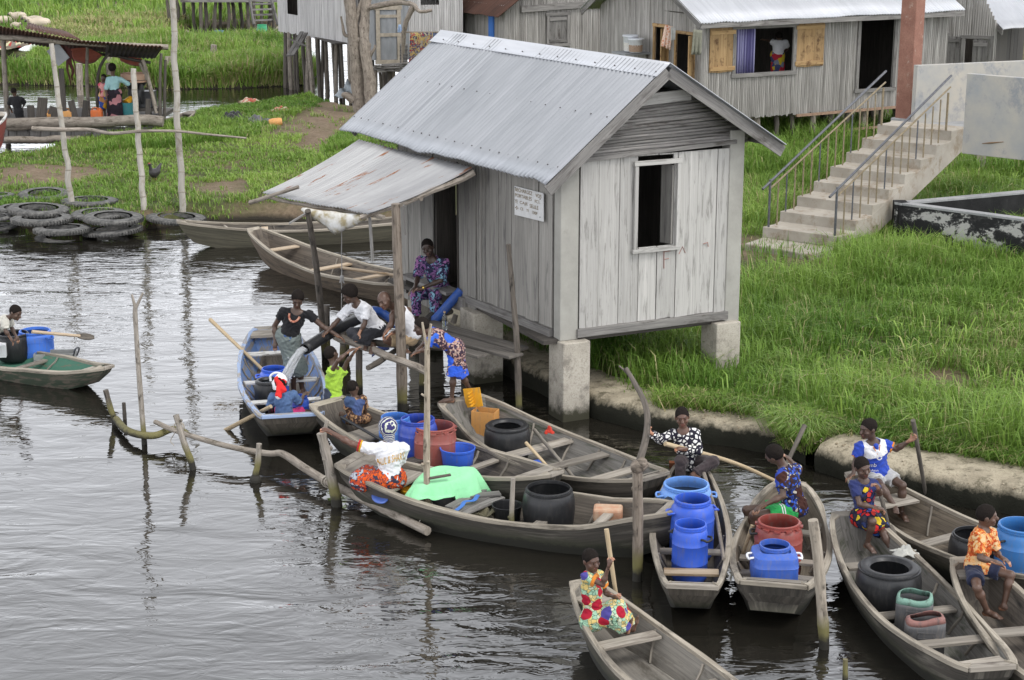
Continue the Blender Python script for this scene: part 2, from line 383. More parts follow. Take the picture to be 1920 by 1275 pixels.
def corrugated(name, base, base2, rust=None, rust_at=(.6, .68), rough=.42, metal=.55, stretch=(.35, 6)):
    k = NT(name); uv = k.uv(); g = k.noise(k.map(uv, (stretch[0] * 2, stretch[1] * 1.5, 1)), 1, 5, .6); d = k.noise(k.map(uv, (.5, .9, 1)), 1, 4, .6)
    c = k.ramp(k.math('ADD', k.math('MULTIPLY', g, .5), k.math('MULTIPLY', d, .5)), [(.36, base2), (.62, base)])
    sp = k.noise(uv, 24, 3, .5); c = k.mix(k.ramp(sp, [(.70, (0, 0, 0)), (.75, (.5, .5, .5))]), c, tuple(x * .55 for x in base2))
    r = rough
    if rust is not None:
        rn = k.noise(k.map(uv, (stretch[0] * 1.6, stretch[1], 1), (3, 9, 0)), 1, 6, .7); m = k.ramp(rn, [(rust_at[0], (0, 0, 0)), (rust_at[1], (1, 1, 1))])
        c = k.mix(m, c, rust); r = k.math('MULTIPLY_ADD', m, .4, rough); metal = k.math('MULTIPLY', k.math('SUBTRACT', 1.0, m), metal)
    return k.out(c, r, metal, .4)
zinc = corrugated('galvanised_sheet', (.42, .43, .45), (.32, .333, .35), (.20, .085, .04), (.745, .765))
zinc_old = corrugated('weathered_sheet', (.40, .40, .40), (.28, .28, .285), (.24, .105, .05), (.60, .64), rough=.6, metal=.35, stretch=(.45, 5))
zinc_bright = corrugated('bright_sheet', (.58, .59, .61), (.48, .49, .51), (.22, .12, .08), (.72, .74), metal=.35)
zinc_grey = corrugated('dull_tin', (.30, .31, .32), (.19, .20, .21), (.16, .09, .05), (.66, .72), rough=.6, metal=.3, stretch=(.6, 1.5))
rust_sheet = corrugated('rusty_sheet', (.13, .065, .045), (.07, .04, .032), (.26, .24, .22), (.64, .72), rough=.85, metal=.0)
rail_steel = plain('rail_steel', (.155, .16, .175), .45, .4, 20, 0, .6)
rail_ochre = plain('rail_ochre_paint', (.27, .215, .13), .6, .4, 14, .1)
def ground_mat():
    k = NT('soil'); p = k.pos(); g = k.noise(p, .35, 7, .7); f = k.noise(p, 6, 6, .75)
    c = k.ramp(g, [(.36, (.055, .072, .022)), (.48, (.075, .085, .03)), (.56, (.15, .112, .07)), (.72, (.21, .16, .105))])
    c = k.mix(k.ramp(f, [(.4, (0, 0, 0)), (.7, (.7, .7, .7))]), c, (.055, .046, .03))
    ba = k.n('SeparateColor', k.n('Attribute', attribute_name='col').outputs['Color']).outputs[0]; c = k.mix(k.math('MULTIPLY', ba, k.ramp(k.noise(p, 1.6, 6, .7), [(.3, (.5, .5, .5)), (.6, (1, 1, 1))])), c, k.ramp(k.noise(p, 9, 6, .75), [(.3, (.10, .07, .045)), (.7, (.27, .205, .145))]))
    z = k.n('SeparateXYZ', p).outputs[2]; zz = k.math('ADD', z, k.math('MULTIPLY', k.math('SUBTRACT', f, .5), .12))
    c = k.mix(k.n('MapRange', i_Value=zz, i_1=.03, i_2=.15, i_3=1.0, i_4=0.0).outputs[0], c, (.028, .024, .018))
    k.bump(f, .7, .05); return k.out(c, .95, 0, .2)
soil = ground_mat()
def water_mat():
    k = NT('lagoon_water'); p = k.pos()
    a = k.noise(k.map(p, (.55, 1.25, 1)), 1.15, 3, .5, .7)
    b = k.noise(k.map(p, (1.0, 2.0, 1), (9, 4, 0)), 2.3, 3, .55, .9)
    c = k.noise(k.map(p, (1, 1.6, 1), (2, 7, 0)), 9, 2, .5)
    patch = k.ramp(k.noise(k.map(p, (.13, .10, 1), (3, 1, 0)), 1, 3, .55), [(.38, (.30, .30, .30)), (.66, (1, 1, 1))])
    h = k.math('ADD', k.math('MULTIPLY', a, 1.5), k.math('ADD', k.math('MULTIPLY', b, .42), k.math('MULTIPLY', c, .016)))
    h = k.math('MULTIPLY', h, patch)
    k.bump(h, 1.0, .046)
    k.b.inputs['IOR'].default_value = 2.0
    d = k.noise(p, .2, 4)
    return k.out(k.ramp(d, [(.3, (.011, .010, .008)), (.7, (.018, .016, .012))]), .02, 0, .5)
water = water_mat()
def grass_mat(name, a, b, dry):
    k = NT(name); c = k.n('Attribute', attribute_name='col').outputs['Color']; s = k.n('SeparateColor', c)
    col = k.mix(s.outputs[0], a, b); col = k.mix(s.outputs[1], col, dry)
    k.out(col, .55, 0, .3)
    tr = k.n('BsdfTranslucent', i_Color=col); mx = k.n('MixShader', .28, k.b.outputs[0], tr.outputs[0])
    k.t.links.new(mx.outputs[0], k.t.nodes['Material Output'].inputs[0]); return k.m
grass_m = grass_mat('grass_blades', (.088, .19, .022), (.275, .405, .078), (.42, .36, .19))
# --- plastics, rubber, cloth
BLUE = plastic('blue_plastic', (.028, .095, .52)); BLUE_D = plastic('dark_blue_plastic', (.022, .055, .34)); BLUE_L = plastic('light_blue_plastic', (.13, .29, .66))
BLUE_T = plastic('faded_blue_plastic', (.035, .16, .42)); REDP = plastic('brick_red_plastic', (.23, .045, .035)); BLACKP = plastic('black_plastic', (.011, .0115, .013), .38, (.075, .07, .062), .4, .4)
YELLOWP = plastic('yellow_plastic', (.62, .30, .012), .4); GREYP = plastic('grey_scuffed_plastic', (.075, .075, .078), .55, (.17, .15, .13), .8)
MINT = plastic('mint_scuffed_paint', (.15, .27, .215), .6, (.045, .045, .045), 1.4); PINKP = plastic('faded_red_paint', (.22, .105, .09), .6, (.075, .07, .07), 1.4)
GREENP = plastic('green_plastic', (.02, .30, .13)); ORANGEP = plastic('orange_plastic', (.50, .115, .02)); WHITEP = plastic('white_plastic', (.70, .71, .72), .4, (.3, .29, .26), .4)
BUCKET = plastic('bucket_blue', (.04, .13, .62), .3); AMBER = plastic('faded_yellow_plastic', (.55, .27, .08), .5)
rubber = plain('tyre_rubber', (.165, .16, .15), .8, .6, 9, .25, col2=(.045, .045, .043))
def clear(name, col, rough=.05, ior=1.45, alpha=1.0):
    k = NT(name); k.b.inputs['Transmission Weight'].default_value = 1.0; k.b.inputs['IOR'].default_value = ior; return k.out(col, rough)
glass = clear('clear_plastic', (.9, .95, .95))
def stream_mat():
    k = NT('falling_water'); k.b.inputs['Transmission Weight'].default_value = .7; k.b.inputs['IOR'].default_value = 1.33
    g = k.noise(k.map(k.uv(), (3, 40, 1)), 1, 4); k.bump(g, .8, .02); return k.out((.86, .88, .9), .12)
stream_m = stream_mat()
skin_cache = {}
def skin_mat():
    k = NT('skin'); c = k.n('Attribute', attribute_name='col').outputs['Color']; g = k.noise(k.obj(), 22, 4)
    c = k.mix(k.ramp(g, [(.3, (0, 0, 0)), (.7, (.3, .3, .3))]), c, (.30, .20, .14), 'OVERLAY'); return k.out(c, .43, 0, .45)
skin = skin_mat()
hair_m = plain('short_black_hair', (.021, .017, .015), .95, .4, 90, .6, spec=.08)
# ------------------------------------------------------------------ the setting: one ground sheet, one water sheet
def inpoly(X, Y, P):
    P = np.asarray(P)[:, :2]; c = np.zeros(X.shape, bool); n = len(P)
    for i in range(n):
        x0, y0 = P[i]; x1, y1 = P[(i + 1) % n]
        if y0 == y1: continue
        m = ((y0 > Y) != (y1 > Y)) & (X < (x1 - x0) * (Y - y0) / (y1 - y0) + x0); c ^= m
    return c
def pdist(X, Y, P, closed=True):
    P = np.asarray(P)[:, :2]; d = np.full(X.shape, 1e9); n = len(P)
    for i in range(n if closed else n - 1):
        a, b = P[i], P[(i + 1) % n]; ab = b - a; t = np.clip(((X - a[0]) * ab[0] + (Y - a[1]) * ab[1]) / (ab @ ab), 0, 1)
        d = np.minimum(d, np.hypot(X - a[0] - ab[0] * t, Y - a[1] - ab[1] * t))
    return d
def px(pts, z=.25): return [G(a, b, z) for a, b in pts]
QUAY = [(2300, 1010), (1920, 916), (1726, 881), (1595, 850), (1530, 833), (1482, 806), (1369, 789), (1240, 766), (1115, 735), (970, 672), (850, 600), (795, 520)]
LAND = px([(2600, 1085)] + QUAY[:1], .4) + px(QUAY[1:], .4) + px([(770, 450), (735, 412), (560, 404), (470, 400), (395, 404), (270, 420), (140, 432), (0, 412), (-200, 405), (-500, 400),
        (-500, 290), (-100, 290), (15, 284), (150, 250), (310, 225), (330, 208), (400, 199), (500, 186), (600, 173), (640, 187), (700, 196), (760, 186), (790, 150), (780, 80), (900, 40), (2600, 40)])
FAR = px([(-600, 152), (20, 150), (150, 153), (300, 159), (450, 157), (600, 150), (622, 128), (600, 100), (540, 86), (500, 82), (420, 70), (352, 78), (330, 62), (400, 52), (520, 47), (620, 44), (760, 30), (700, -60), (700, -100), (-700, -100), (-600, 90), (0, 96), (35, 112), (22, 132), (-600, 132)])
def ground_z(X, Y):
    z = np.full(X.shape, -.7)
    for P, top in ((LAND, .34), (FAR, .34)):
        ins = inpoly(X, Y, P); d = pdist(X, Y, P); sd = np.where(ins, d, -d)
        t = np.clip((sd + .25) / 1.3, 0, 1); z = np.maximum(z, -.7 + (top + .7) * t * t * (3 - 2 * t) + np.where(ins, .008 * np.minimum(d, 12), 0))
    q = np.stack([X, Y, X * 0], -1); z = z + wob(q * .9)[..., 0] * .03 + wob(q * 2.7)[..., 1] * .018
    return z
gx_ = np.concatenate([[-700, -400, -200, -110, -70], np.arange(-45, 34, .32), [45, 70, 110, 200, 400, 700]])
gy_ = np.concatenate([[-60, -20, 0, 10], np.arange(15, 60, .26), np.arange(60, 132, .6), [150, 190, 260, 400, 700, 1500]])
GX, GY = np.meshgrid(gx_, gy_, indexing='ij'); GZ = ground_z(GX, GY)
GZ[GY > 131] = .5
na, nb = GX.shape; idx = np.arange(na * nb).reshape(na, nb)
q4 = np.stack([idx[:-1, :-1], idx[1:, :-1], idx[1:, 1:], idx[:-1, 1:]], -1).reshape(-1, 4)
BARE = [px([(528, 236), (590, 205), (650, 176), (700, 186), (700, 215), (690, 250), (640, 268), (625, 306), (560, 290), (565, 262), (505, 262)]),
        px([(0, 330), (40, 318), (170, 322), (215, 335), (150, 352), (0, 356)]), px([(340, 352), (460, 350), (470, 372), (380, 378)]),
        px([(395, 402), (480, 385), (735, 390), (735, 415), (470, 408)]), px([(1395, 462), (1500, 480), (1480, 500), (1395, 492)])]
gb = np.zeros(GX.shape)
for b_ in BARE: ins_ = inpoly(GX, GY, b_); db_ = pdist(GX, GY, b_); gb = np.maximum(gb, np.clip(.5 + np.where(ins_, db_, -db_) / 1.2, 0, 1))
ground = big_mesh('ground', np.stack([GX, GY, GZ], -1).reshape(-1, 3), q4, np.zeros((0, 3)), soil, np.stack([gb, gb, gb], -1).reshape(-1, 3), smooth=True); tag(ground, kind='structure')
wm = MB(); wm.grid([[(-700, -60, 0), (-700, 700, 0)], [(700, -60, 0), (700, 700, 0)]]); wo = wm.build('water', water); tag(wo, kind='structure')
def gz(x, y): return float(ground_z(np.array([x]), np.array([y]))[0])

# concrete quay wall along the right bank: rough, rounded, broken in two places
def quay():
    t = thing('quay_wall', 'low rough concrete retaining wall holding back the grass bank along the water', 'wall', G(1500, 820, 0))
    def run(front, name, seed, zt=.40):
        f = smooth_path(px(front, .4), 90); f[:, 2] = 0
        tan = np.gradient(f, axis=0); tan = tan / np.linalg.norm(tan, axis=1)[:, None]; nb_ = np.cross(tan, UP)   # towards the land
        if (nb_[0] @ (A3(9, 34, 0) - f[0])) < 0: nb_ = -nb_
        prof = [(-.10, -.8), (-.02, -.3), (.0, .0), (-.02, .12), (.0, .25), (.04, .335), (.12, .385), (.35, .40), (.62, .405), (.85, .40), (.95, .30), (1.0, -.3)]
        P = []
        for k, (a, z) in enumerate(prof):
            r_ = f + nb_ * a; r_[:, 2] = z * zt / .4
            w_ = wob(r_ * 5.3 + seed); w2 = wob(r_ * 17 + seed)
            r_ = r_ + w_ * [.035, .035, .02] + w2 * [.016, .016, .014]; P.append(r_)
        m = MB(); m.grid(np.array(P)); o = m.build(name, conc_quay, t, smooth=True)
        return o
    run(QUAY[:5], 'wall_section', 1.0); run([(1512, 822), (1482, 806), (1369, 789), (1240, 766), (1115, 735), (970, 672), (850, 600), (780, 520)], 'wall_section', 5.0, .36)
    m = MB(); r = np.random.default_rng(5)                            # pebbles showing in the concrete
    for i in range(420):
        a = r.uniform(0, 1); pth = smooth_path(px(QUAY[:8], .4), 60); k = int(a * 58); p = pth[k] + (pth[k + 1] - pth[k]) * r.uniform(); q = A3(p[0] + r.uniform(-.02, .25), p[1] + r.uniform(0, .55), r.uniform(.30, .41))
        m.ball(q, r.uniform(.008, .022) * A3(1, 1, .6), 6, 4)
    o = m.build('pebbles', plain('pebble', (.46, .41, .31), .8, .5, 3, col2=(.20, .15, .09)), t, smooth=True); tag(o, kind='stuff')
quay()

# ------------------------------------------------------------------ grass
def blades(n, poly, h, w, seed, tint=(0, 1), dry=.05, cut=None, zoff=0, lean=.55, clump=10, hn=.35, bare=None, drynoise=0, zset=None):
    r = np.random.default_rng(seed); P = np.asarray(poly)[:, :2]; lo, hi = P.min(0), P.max(0); C = []
    need = max(1, n // clump); got = 0
    while got < need:
        q = lo + (hi - lo) * r.uniform(size=(need * 2, 2)); ok = inpoly(q[:, 0], q[:, 1], poly)
        if bare is not None:
            for b in bare:
                d = pdist(q[:, 0], q[:, 1], b); ins = inpoly(q[:, 0], q[:, 1], b); ok &= ~ins | (r.uniform(size=len(q)) < .06)
        q = q[ok]; C.append(q); got += len(q)
        if not len(q): break
    C = np.concatenate(C)[:need]
    n = len(C) * clump; c = np.repeat(C, clump, 0); off = r.normal(0, 1, (n, 2)) * .09 * (h[1] / .6 + .3)
    b = c + off; z = ground_z(b[:, 0], b[:, 1]) if zset is None else np.full(len(b), zset); keep = z > .03; b, z, off = b[keep], z[keep], off[keep]; n = len(b)
    q3 = np.stack([b[:, 0], b[:, 1], z * 0], -1); ln = wob(q3 * .55 + seed)[:, 0] * .5 + wob(q3 * 1.9 + seed)[:, 1] * .5
    big0 = wob(q3 * .5 + seed)[:, 1]; hh = r.uniform(h[0], h[1], n) * (1 + hn * ln).clip(.4, 2) * (1 + .3 * big0); ang = np.arctan2(off[:, 1], off[:, 0]) + r.normal(0, .8, n); le = np.abs(r.normal(lean, .28, n)).clip(.05, 1.3)
    dv = np.stack([np.cos(ang), np.sin(ang), 0 * ang], -1); sv = np.stack([-np.sin(ang + r.normal(0, .9, n)), np.cos(ang), 0 * ang], -1) * (w * r.uniform(.6, 1.4, n))[:, None] / 2
    base = np.stack([b[:, 0], b[:, 1], z - .03 + zoff], -1); up = A3(0, 0, 1)
    mid = base + up * (hh * .62)[:, None] + dv * (hh * le * .28)[:, None]; tip = base + up * (hh * (1 - .42 * le))[:, None] + dv * (hh * le * .85)[:, None]
    V = np.stack([base - sv, base + sv, mid + sv * .75, mid - sv * .75, tip], 1).reshape(-1, 3)
    i0 = np.arange(n) * 5; Q = np.stack([i0, i0 + 1, i0 + 2, i0 + 3], -1); T = np.stack([i0 + 3, i0 + 2, i0 + 4], -1)
    big = wob(q3 * .28 + 2 * seed)[:, 0] * .6 + wob(q3 * .8 + seed)[:, 2] * .4; tv = (r.uniform(tint[0], tint[1], n) * .40 + .60 * (.46 + .40 * ln + .85 * big)).clip(0, 1); dm = dry + drynoise * np.clip(wob(q3 * .35 + 3 * seed)[:, 2] + wob(q3 * 1.3 + seed)[:, 0] * .5, 0, 1)
    dr = (r.uniform(size=n) < dm) * r.uniform(.5, 1, n)
    col = np.repeat(np.stack([tv, dr, tv * 0], -1), 5, 0)
    return V, Q, T, col
def grass(name, label, lst, group=None):
    Vs, Qs, Ts, Cs, k = [], [], [], [], 0
    for a in lst: Vs.append(a[0]); Qs.append(a[1] + k); Ts.append(a[2] + k); Cs.append(a[3]); k += len(a[0])
    o = big_mesh(name, np.concatenate(Vs), np.concatenate(Qs), np.concatenate(Ts), grass_m, np.concatenate(Cs)); tag(o, label, 'grass', kind='stuff'); return o
STAIRBARE = px([(1400, 456), (1560, 480), (1610, 440), (1800, 330), (1800, 250), (1640, 260)], .4)
STAIRFRONT = px([(1350, 432), (1560, 478), (1590, 505), (1540, 540), (1350, 515)], .4)
TRAMP = px([(1640, 700), (1790, 690), (1850, 715), (1800, 735)], .4)
RB = px([(1160, 735), (1245, 752), (1370, 764), (1490, 784), (1595, 803), (1726, 825), (1920, 861), (2150, 920), (2150, 300), (1400, 330), (1395, 600), (1300, 620), (1230, 660)], .4)
grass('tall_grass', 'thick bright green grass covering the bank between the concrete wall and the stairs', [
    blades(84000, RB, (.24, .60), .0165, 3, bare=[STAIRBARE, TRAMP, STAIRFRONT], lean=.68, dry=.04, drynoise=.22, hn=.75),
    blades(4000, RB, (.3, .6), .026, 33, bare=[STAIRBARE, TRAMP, STAIRFRONT], lean=.95, dry=.06, clump=7, tint=(.3, 1)),
    blades(14000, px([(1225, 750), (1370, 768), (1490, 788), (1600, 808), (1730, 832), (1950, 872), (1950, 840), (1730, 800), (1490, 760), (1225, 720)], .4), (.15, .36), .014, 4, lean=.95, dry=.16),
    blades(2400, px([(1468, 806), (1522, 826), (1530, 800), (1476, 780)], .4), (.22, .5), .014, 41, lean=1.35, dry=.15, zset=.38), blades(700, px([(1482, 822), (1512, 836), (1516, 826), (1486, 810)], .3), (.15, .35), .014, 43, lean=1.3, dry=.3, zset=.22),
    blades(2600, px([(1235, 756), (1370, 768), (1470, 784), (1470, 774), (1370, 755), (1235, 744)], .4), (.14, .36), .014, 44, lean=1.25, dry=.2, zset=.38), blades(3000, px([(1530, 806), (1620, 818), (1760, 842), (1950, 880), (1950, 862), (1760, 826), (1600, 800), (1530, 790)], .4), (.14, .36), .014, 45, lean=1.25, dry=.2, zset=.38),
    blades(1200, px([(1585, 445), (1640, 425), (1655, 448), (1600, 470)], .4), (.5, .8), .018, 42, lean=.4, dry=0, tint=(0, .3))])
grass('rough_grass', 'tall green grass growing behind the stairs and under the bamboo house', [
    blades(26000, px([(1395, 340), (1900, 340), (2200, 330), (2200, 235), (1700, 238), (1400, 262), (1380, 290)], .4), (.4, .85), .028, 5, dry=.03, drynoise=.08, bare=[STAIRBARE]),
    blades(15000, px([(720, 215), (800, 262), (900, 320), (1390, 320), (1390, 215), (1000, 165), (790, 165)], .4), (.2, .5), .03, 51, dry=.05, drynoise=.2, bare=BARE), blades(7000, px([(1900, 300), (2500, 340), (2500, 170), (1950, 170)], .4), (.3, .7), .035, 52, dry=.05),
    blades(9000, px([(880, 640), (1040, 700), (1180, 735), (1260, 700), (1300, 600), (1040, 480), (880, 560)], .4), (.25, .6), .017, 6, dry=.1)])
NEARL = px([(-60, 402), (0, 405), (140, 424), (270, 412), (395, 398), (560, 398), (735, 408), (770, 440), (790, 400), (760, 240), (690, 205), (600, 178), (500, 190), (400, 203), (330, 215), (310, 232), (150, 262), (60, 292), (-60, 300)])
grass('short_grass', 'short grazed grass on the left bank between the tyres and the canal', [
    blades(60000, NEARL, (.09, .24), .022, 7, bare=BARE, dry=.05, drynoise=.12, lean=.7),
    blades(12000, px([(-420, 404), (-58, 404), (-58, 296), (-420, 296)]), (.09, .26), .024, 53, dry=.06, drynoise=.12),
    blades(6500, px([(180, 292), (330, 285), (480, 268), (500, 235), (330, 232), (200, 265)]), (.12, .34), .03, 8, dry=.04),
    blades(6000, px([(330, 214), (500, 190), (590, 180), (600, 196), (480, 215), (340, 240)]), (.08, .2), .03, 9, dry=.02),
    blades(4500, px([(640, 262), (680, 235), (690, 290), (610, 300)]), (.15, .4), .03, 10, dry=.06)])
MIDF = px([(-80, 148), (20, 148), (150, 151), (300, 157), (450, 155), (598, 148), (620, 126), (598, 102), (540, 90), (500, 86), (420, 82), (352, 86), (320, 78), (60, 118), (35, 130), (-80, 132)])
grass('reed_grass', 'tall green and straw coloured grass on the strip beyond the canal', [
    blades(42000, MIDF, (.45, 1.0), .045, 11, dry=.10, drynoise=.22),
    blades(9000, px([(-80, 148), (20, 148), (150, 151), (300, 157), (450, 155), (598, 148), (590, 140), (300, 148), (20, 138)]), (.2, .55), .05, 12, dry=.62, lean=.9)])
FARF = px([(-60, 60), (200, 40), (345, 60), (330, 72), (120, 108), (45, 105), (-60, 100)]); FARG = px([(-80, 90), (345, 66), (520, 45), (720, 30), (720, -70), (-80, -70)])
grass('far_grass', 'bright green field with dry straw patches at the top left, where the sheep graze', [
    blades(36000, FARG, (.45, 1.0), .075, 13, dry=.04, drynoise=.10),
    blades(16000, px([(90, 66), (170, 40), (345, 48), (345, 78), (120, 92), (60, 92)]), (.4, .8), .07, 14, dry=.75),
    blades(3000, px([(300, 60), (420, 75), (350, 82)]), (.3, .6), .06, 15, dry=.7)])
# ------------------------------------------------------------------ buildings
U_, W_ = A3(.904, .428, 0), A3(-.527, .85, 0)        # the hut's gable and side directions
def corr(m, p00, p10, p01, p11, per=.085, amp=.014, rows=6, lift=0, seed=0, sag=0, tint=None, sheets=0):
    """corrugated sheet; eave p00-p10, ridge p01-p11"""
    p00, p10, p01, p11 = [np.asarray(p, float) for p in (p00, p10, p01, p11)]
    L = max(np.linalg.norm(p10 - p00), np.linalg.norm(p11 - p01)); n = int(L / per * 6); nn = nrm(np.cross(p10 - p00, p01 - p00)); nn = nn if nn[2] > 0 else -nn
    r = np.random.default_rng(seed); P = []; a = np.linspace(0, 1, n + 1); ph = np.cos(2 * np.pi * a * L / per) * amp
    edge = np.interp(a * L, np.arange(0, L + 2, .42), r.normal(0, .014, len(np.arange(0, L + 2, .42)))) + r.normal(0, .0015, n + 1); wv = np.interp(a * L, np.arange(0, L + 2, .6), r.normal(0, .008, len(np.arange(0, L + 2, .6))))
    for j in range(rows + 1):
        b = j / rows; row = (p00 + (p10 - p00) * a[:, None]) * (1 - b) + (p01 + (p11 - p01) * a[:, None]) * b
        row = row + nn * (ph + wv + lift)[:, None] - A3(0, 0, 1) * sag * 4 * b * (1 - b)
        if sheets: row = row + nn * (.004 * (np.floor(a * L / sheets) % 2))[:, None]
        if j == 0: row = row - nrm(p01 - p00) * edge[:, None]
        P.append(row)
    P = np.array(P); Ls = np.linalg.norm(p01 - p00)
    du = np.linspace(0, Ls, rows + 1); dv = a * L; b_ = n + 1; Fc = []; Uv = []
    for i in range(rows):
        for j in range(n): Fc.append((i * b_ + j, i * b_ + j + 1, (i + 1) * b_ + j + 1, (i + 1) * b_ + j)); Uv.append([(du[i], dv[j]), (du[i], dv[j + 1]), (du[i + 1], dv[j + 1]), (du[i + 1], dv[j])])
    m.add(P.reshape(-1, 3), Fc, Uv, tint); return m
def solid(o, th=.004): s = o.modifiers.new('Solidify', 'SOLIDIFY'); s.thickness = th; s.offset = 0; return o
def planks(m, p0, d, edges, z0, z1, holes=(), th=.03, gap=.006, jit=.012, seed=0, zj=.03):
    """upright boards between edges along d; z0, z1: height or function of the distance along d; holes (s0, s1, za, zb)"""
    r = np.random.default_rng(seed); n = nrm(A3(d[1], -d[0], 0)); f0 = z0 if callable(z0) else (lambda s: z0); f1 = z1 if callable(z1) else (lambda s: z1)
    for a, b in zip(edges[:-1], edges[1:]):
        cuts = sorted({a, b} | {q for h in holes for q in h[:2] if a < q < b}); off = r.normal(0, jit / 2); t = r.uniform()
        for c, e in zip(cuts[:-1], cuts[1:]):
            c2, e2 = c + (gap / 2 if c == a else 0), e - (gap / 2 if e == b else 0); mid = (c + e) / 2
            lo = [(f0(c2) + r.normal(0, zj / 3), f0(e2) + r.normal(0, zj / 3))]; spans = [(lo[0][0], lo[0][1], f1(c2), f1(e2))]
            for h in holes:
                if h[0] - 1e-6 <= mid <= h[1] + 1e-6:
                    new = []
                    for (l0, l1, u0, u1) in spans:
                        if h[2] > l0: new.append((l0, l1, min(h[2], u0), min(h[2], u1)))
                        if h[3] < u0: new.append((max(h[3], l0), max(h[3], l1), u0, u1))
                    spans = [s for s in new if s[2] - s[0] > .02 or s[3] - s[1] > .02]
            for (l0, l1, u0, u1) in spans:
                V = []
                for q in (off, off - th):
                    for s_, z_ in ((c2, l0), (e2, l1), (e2, u1), (c2, u0)): V.append(np.asarray(p0) * A3(1, 1, 0) + d * s_ + n * q + UP * z_)
                Fc = [(0, 1, 2, 3), (7, 6, 5, 4), (0, 4, 5, 1), (1, 5, 6, 2), (2, 6, 7, 3), (3, 7, 4, 0)]
                w, h_ = e2 - c2, u0 - l0
                Uv = [[(l0, 0), (l1, w), (u1, w), (u0, 0)], [(u0, 0), (u1, w), (l1, w), (l0, 0)]] + [[(0, 0), (0, th), (w, th), (w, 0)], [(0, 0), (0, th), (h_, th), (h_, 0)]] * 2
                m.add(V, Fc, Uv, t)
    return m
def cladding(m, p0, d, L, z0, z1, holes=(), pitch=.05, amp=.018, seed=0, zj=.02):
    """split-bamboo cladding: half-round upright strips from 0 to L along d"""
    r = np.random.default_rng(seed); n = nrm(A3(d[1], -d[0], 0)); s = 0; f1 = z1 if callable(z1) else (lambda q: z1)
    while s < L:
        p = pitch * r.uniform(.75, 1.3); e = min(L, s + p); mid = (s + e) / 2; spans = [(z0 + r.normal(0, zj), f1(mid))]
        for h in holes:
            if h[0] < mid < h[1]:
                new = []
                for a, b in spans:
                    if h[2] > a: new.append((a, min(b, h[2])))
                    if h[3] < b: new.append((max(a, h[3]), b))
                spans = [q for q in new if q[1] - q[0] > .01]
        t = r.uniform(); am = amp * r.uniform(.6, 1.3)
        for a, b in spans:
            V = []
            for z in (a, b):
                for k, (fx, fo) in enumerate(((.02, 0), (.25, .8), (.5, 1), (.75, .8), (.98, 0))): V.append(np.asarray(p0) * A3(1, 1, 0) + d * (s + (e - s) * fx) + n * am * fo + UP * z)
            Fc = [(k, k + 1, k + 6, k + 5) for k in range(4)]; Uv = [[(a, k * .25 * p), (a, (k + 1) * .25 * p), (b, (k + 1) * .25 * p), (b, k * .25 * p)] for k in range(4)]
            m.add(V, Fc, Uv, t)
        s = e
    return m
def stick(m, a, b, r0, r1=None, n=9, amp=.012, seed=None, tint=None, nseg=7):
    seed = random.randrange(10 ** 6) if seed is None else seed; r1 = r0 * .8 if r1 is None else r1
    q = np.random.default_rng(seed); rad = np.linspace(r0, r1, n) * q.uniform(.9, 1.12, n); m.tube(wander(a, b, n, amp, seed), rad, nseg, tint=tint); return m

